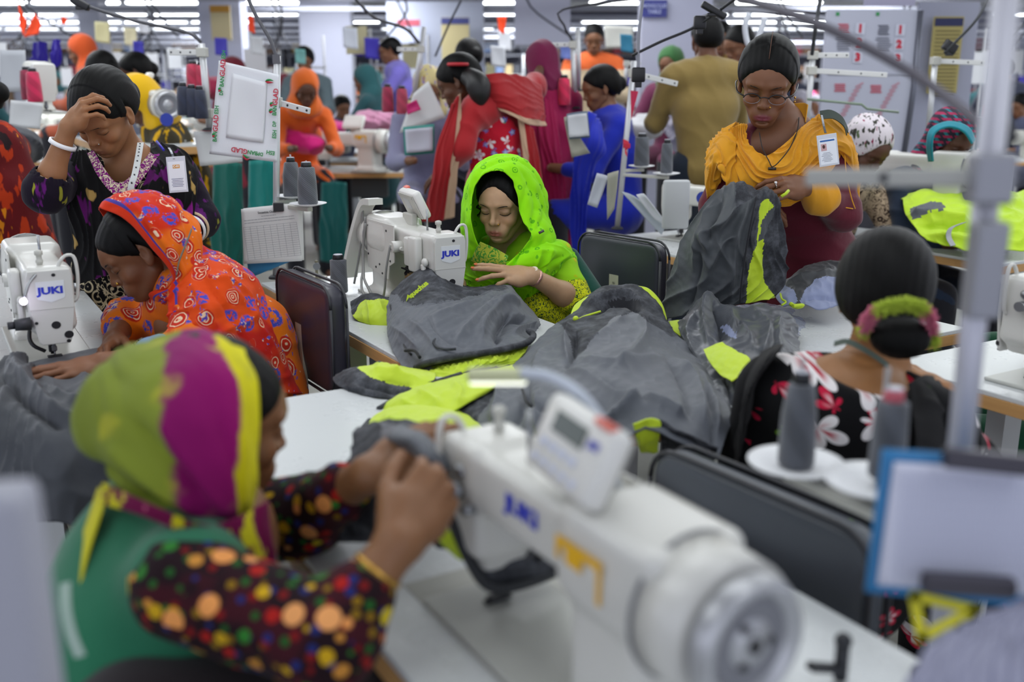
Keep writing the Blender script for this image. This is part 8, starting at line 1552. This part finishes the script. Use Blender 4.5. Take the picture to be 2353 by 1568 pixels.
for k, (x, y, Y, c) in enumerate(((318, 112, 8, '#3a34a8'), (508, 108, 9, '#3a34a8'), (855, 112, 9.5, '#3a2fa8'), (822, 112, 9.8, '#4030a0'), (300, 85, 9, '#c9c2a0'), (235, 75, 9, '#bdb78c'), (330, 60, 8.8, '#c8cad0'), (590, 105, 8.6, '#c9ccd0'), (1145, 130, 7.5, '#c9cbd0'), (1300, 120, 8.2, '#5a6aa8'), (1160, 95, 9, '#caccd2'), (805, 88, 9.2, '#c2c8d2'), (690, 130, 8.4, '#6fa8a4'), (1440, 100, 7.2, '#2a7a9a'))):
    cl_name = {'#3a34a8': 'purple', '#3a2fa8': 'purple', '#4030a0': 'violet', '#c9c2a0': 'cream', '#bdb78c': 'cream', '#5a6aa8': 'blue', '#6fa8a4': 'teal', '#2a7a9a': 'blue'}.get(c, 'white')
    s_ = 18+4*(k % 3); tag(sheet4('hanging_card', [(x-s_*.7, y-s_), (x+s_*.6, y-s_*.9), (x+s_*.7, y+s_), (x-s_*.6, y+s_*.8)], Y, flat(c, .6), 'x'), '%s card hung in the background, %s from the left of the scattered cards' % (cl_name, ORD[sorted([318, 508, 855, 822, 300, 235, 330, 590, 1145, 1300.5, 1160, 805, 690, 1440]).index(x if x != 1300 else 1300.5)]), 'card')
# ---------------------------------------------------------------- far rows: copies of a few kinds
def proto_machine():
    r = empty('sewing_machine', (0, 0, 0), 0, 'm', 'sewing machine'); iv = m_ivory2()
    F = Fld(); F.add(f_box((.325, 0, .10), (.062, .058, .11), rad=.02), 0); F.add(f_box((.16, 0, .20), (.22, .048, .045), rad=.02), .03); F.add(f_box((-.012, 0, .14), (.045, .05, .09), rad=.015), .02); F.build('machine_arm', iv, r, h=.016, world=False)
    MB().cyl((.39, 0, .19), (.48, 0, .19), .07, .066, 14).build('handwheel', m_ivory2(), r); MB().box((.2, -.02, .30), (.16, .03, .09), (-.4, 0, 0), bev=.008).build('control_panel', flat('#d4d4d0', .4), r); return r
def proto_table():
    r = empty('sewing_table', (0, 0, 0), 0, 't', 'table'); MB().box((0, 0, .75), (1.05, .52, .02)).build('tabletop', m_top(), r); MB().box((0, 0, .725), (1.06, .53, .03)).build('plywood_edge', m_wood(), r)
    for s in (-1, 1): MB().box((s*.4, 0, .36), (.05, .3, .70)).build('leg', flat('#a9adb2', .5), r)
    return r
def proto_stand():
    r = empty('thread_stand', (0, 0, 0), 0, 's', 'thread stand'); MB().cyl((0, 0, .76), (0, 0, 1.95), .013, n=8).build('pole', flat('#b9babe', .4), r); MB().box((.09, 0, 1.62), (.22, .012, .022)).build('arm', flat('#c9cacc', .4), r); MB().lathe([(.01, 1.12), (.09, 1.125), (.09, 1.13), (.01, 1.13)], (.08, 0, 0), n=12).build('spool_plate', m_white(), r); return r
def proto_cone(col):
    r = empty('thread_cone', (0, 0, 0), 0, 'c', 'thread spool'); MB().lathe([(.03, 0), (.032, .03), (.024, .12), (.012, .125)], n=10).build('thread', cloth(col), r); return r
def proto_card(col, hgt=.3):
    r = empty('hanging_sheet', (0, 0, 0), 0, 'c', 'paper'); MB().box((0, 0, 0), (.21, .004, hgt)).build('sheet', flat(col, .6), r); MB().box((0, -.004, hgt/2), (.06, .012, .02)).build('clip', m_rub(), r); return r
PM, PT_, PS = proto_machine(), proto_table(), proto_stand()
PC = [(proto_cone('#8a1a3c'), 'dark red'), (proto_cone('#23283c'), 'navy'), (proto_cone('#c0c2cc'), 'white')]; PA = [(proto_card('#cfd0d4'), 'white'), (proto_card('#4038a0', .2), 'purple'), (proto_card('#bcb48e', .25), 'cream')]
PP = []
for (top, sc_, nm_) in (('#5a5f78', None, 'dark haired person in grey blue'), ('#8a1a3c', '#7a1432', 'person in a dark red headscarf'), ('#2a6a60', None, 'dark haired person in teal'), ('#c05a1c', '#c8641c', 'person in an orange headscarf'), ('#4a3a80', None, 'dark haired person in violet'), ('#7d8290', '#a8a4b0', 'person in a pale headscarf'), ('#2e3038', None, 'dark haired person in black'), ('#b03a70', '#b8306a', 'person in a pink headscarf')):
    R_, J, H = bgp(0, 0, 0, 180, nm_, top, scarf=sc_, q=2.2, at=V3((0, 0, 1.22)), bun=False); PP.append((R_, nm_))
PQ = []
for (top, sc_, nm_, ml) in (('#3a3f52', None, 'standing man in dark grey', True), ('#7a2030', '#6a1828', 'standing woman in a maroon headscarf', False), ('#6a6258', None, 'standing man in brown', True), ('#1f4a50', '#24565a', 'standing woman in a dark teal headscarf', False)):
    R_, J, H = bgp(0, 0, 0, 180, nm_, top, scarf=sc_, q=2.2, at=V3((0, 0, 1.50)), bun=False, sit=False, male=ml); PQ.append((R_, nm_))
def proto_rack(cols):
    r = empty('storage_rack', (0, 0, 0), 0, 'r', 'rack')
    for z in (.3, .95, 1.6, 2.25): MB().box((0, 0, z), (1.5, .5, .04)).build('shelf', flat('#5a5c66', .6), r)
    for sx in (-.73, .73): MB().box((sx, 0, 1.25), (.04, .5, 2.5)).build('upright', flat('#4a4c58', .6), r)
    rr = random.Random(len(cols[0])+ord(cols[0][3]))
    for z in (.3, .95, 1.6, 2.25):
        x = -.66
        while x < .5: w = rr.uniform(.18, .4); MB().box((x+w/2, 0, z+.02+.2), (w-.03, .4, rr.uniform(.25, .45))).build('carton', flat(rr.choice(cols), .8), r); x += w
    return r
PK = [proto_rack(('#6a5440', '#3a3c4a', '#8a8c98')), proto_rack(('#2c2e3c', '#5a4030', '#7a2a34')), proto_rack(('#8a7a5a', '#4a5a78', '#2c2e36'))]
first = {}
def put(p, loc, rz, label, group, sc=1.0):
    o = p if p.name not in first else copy_tree(p); first[p.name] = 1
    o.location = loc; o.rotation_euler = (0, 0, rz); o.scale = (sc,)*3; o['label'] = label; o['group'] = group; return o
COLS = [(496, 12, 50), (997, 12.5, 112), (1247, 10.5, 66), (1560, 8.6, 82), (740, 14, 60), (190, 13.5, 26)]
rn = random.Random(21); rows = [9.6, 10.9, 12.3, 13.8, 15.4, 17.2, 19.2, 21.5, 24.0]
for ri, Y in enumerate(rows):
    stn = []; x = -Y*.54
    while x < Y*.56: stn.append(x+rn.uniform(-.12, .12)); x += (1.15 if Y < 14 else 1.5)
    row = 'far row %s' % ('one two three four five six seven eight nine'.split()[ri]); cnt = {}
    stn = [x for x in stn if not any(abs(Y-cy) < 1.5 and abs(x-W(cx, 200, cy).x) < cw*cy/2288+.75 for cx, cy, cw in COLS)]
    for i, x in enumerate(stn):
        yy = Y+rn.uniform(-.08, .08); f = PI; nth = ORD[min(i, 23)]
        put(PT_, (x, yy, 0), f, 'white table in the %s background row, %s from the left' % (ORD[ri], nth), 'tables in the far rows')
        put(PM, (x-.15*math.cos(f), yy, .765), f, 'white sewing machine in the %s background row, %s from the left' % (ORD[ri], nth), 'sewing machines in the far rows')
        put(PS, (x+.42, yy+.1, 0), 0 if i % 2 else PI, 'white thread stand in the %s background row, %s from the left' % (ORD[ri], nth), 'thread stands in the far rows')
        if rn.random() < .5: k = rn.randrange(4); put(PQ[k][0], (x+rn.uniform(.50, .62), yy-rn.uniform(.46, .52), rn.uniform(-.03, .08)), rn.uniform(0, 6.28), '%s in the %s background row, %s from the left' % (PQ[k][1], ORD[ri], nth), 'standing workers in the far rows')
        if Y < 17:
            k = rn.randrange(3); sx = 1 if i % 2 else -1; put(PC[k][0], (x+.42+.08*sx, yy+.1, 1.13), 0, '%s thread cone in the %s background row, on the %s stand from the left' % (PC[k][1], ORD[ri], nth), 'thread cones in the far rows')
        k = rn.randrange(8); put(PP[k][0], (x+rn.uniform(-.1, .1), yy+(.62 if f == PI else -.62)*1.0, rn.uniform(-.05, .04)), rn.uniform(-1.1, 1.1), '%s in the %s background row, %s from the left' % (PP[k][1], ORD[ri], nth), 'seated workers in the far rows')
        if rn.random() < .85: k = rn.choice((0, 0, 0, 1, 2)); put(PA[k][0], (x+.40+rn.uniform(-.2, .1), yy+.06, rn.uniform(1.45, 1.85)), rn.uniform(-.3, .3), '%s sheet hanging in the %s background row, on the %s stand from the left' % (PA[k][1], ORD[ri], nth), 'sheets hanging in the far rows')
    xa, xb = -Y*.54, Y*.56
    r = empty('cable_tray', (0, Y+.15, 2.32), 0, 'metal cable tray with hanging cords over the %s background row' % ORD[ri], 'cable tray'); MB().box(((xa+xb)/2, 0, 0), (xb-xa, .07, .05)).build('rail', flat('#8a8c98', .5), r)
    for j in range(9 if Y < 18 else 6): xx = xa+(xb-xa)*(j+.5)/9; MB().tube([(xx, 0, 0), (xx+.1, .02, -.2), (xx+rn.uniform(-.3, .5), 0, -.45)], .010, 5, samples=8).build('cord', flat('#2c2d34', .6), r)
for i in range(17): put(PK[i % 3], (-13.4+i*1.62, 28.2, 0), 0, 'storage rack of cartons along the far wall, %s from the left' % ORD[i], 'storage racks along the far wall')
# ---------------------------------------------------------------- fluorescent lights near the ceiling
def proto_light():
    r = empty('fluorescent_light', (0, 0, 0), 0, 'l', 'light'); MB().box((0, 0, .03), (1.25, .16, .05), bev=.008).build('housing', flat('#c9ccd6', .5), r)
    for y in (-.045, .045): MB().cyl((-.6, y, -.020), (.6, y, -.020), .026, n=8).build('tube', TUBE, r)
    return r
t = NT('lit tube'); TUBE = t.done('#ffffff', .5, emit=(.93, .98, 1, 1), es=9); PL = proto_light()
for ri, (Y, spans) in enumerate(((15.0, ((-8.2, -3.0), (-.55, .1), (1.1, 2.0), (3.2, 4.9))), (16.6, ((-9.2, -2.8), (-.4, .3), (2.0, 3.0), (3.8, 5.4), (8.0, 9.6))), (18.6, ((-10.4, -3.2), (-.5, .4), (2.6, 5.6), (8.6, 10.8))), (21.0, ((-11.8, -5.0), (-3.9, -2.0), (1.4, 6.5))), (24.0, ((-13.0, -6.0), (-3.0, 3.0), (5.0, 8.0))))):
    i = 0
    for a, b in spans:
        x = a+.62
        while x < b: put(PL, (x, Y, 2.62+.02*ri), 0, '%s lit tube light from the left in the %s row of ceiling lights' % (ORD[i].replace('th', 'th'), ORD[ri]), 'fluorescent lights over the far rows'); i += 1; x += 1.34
m = MB(); m.box((0, 14.2, 3.0), (33, .25, .5)); struct(m.build('trim_1', flat('#8a8c98', .7), None))
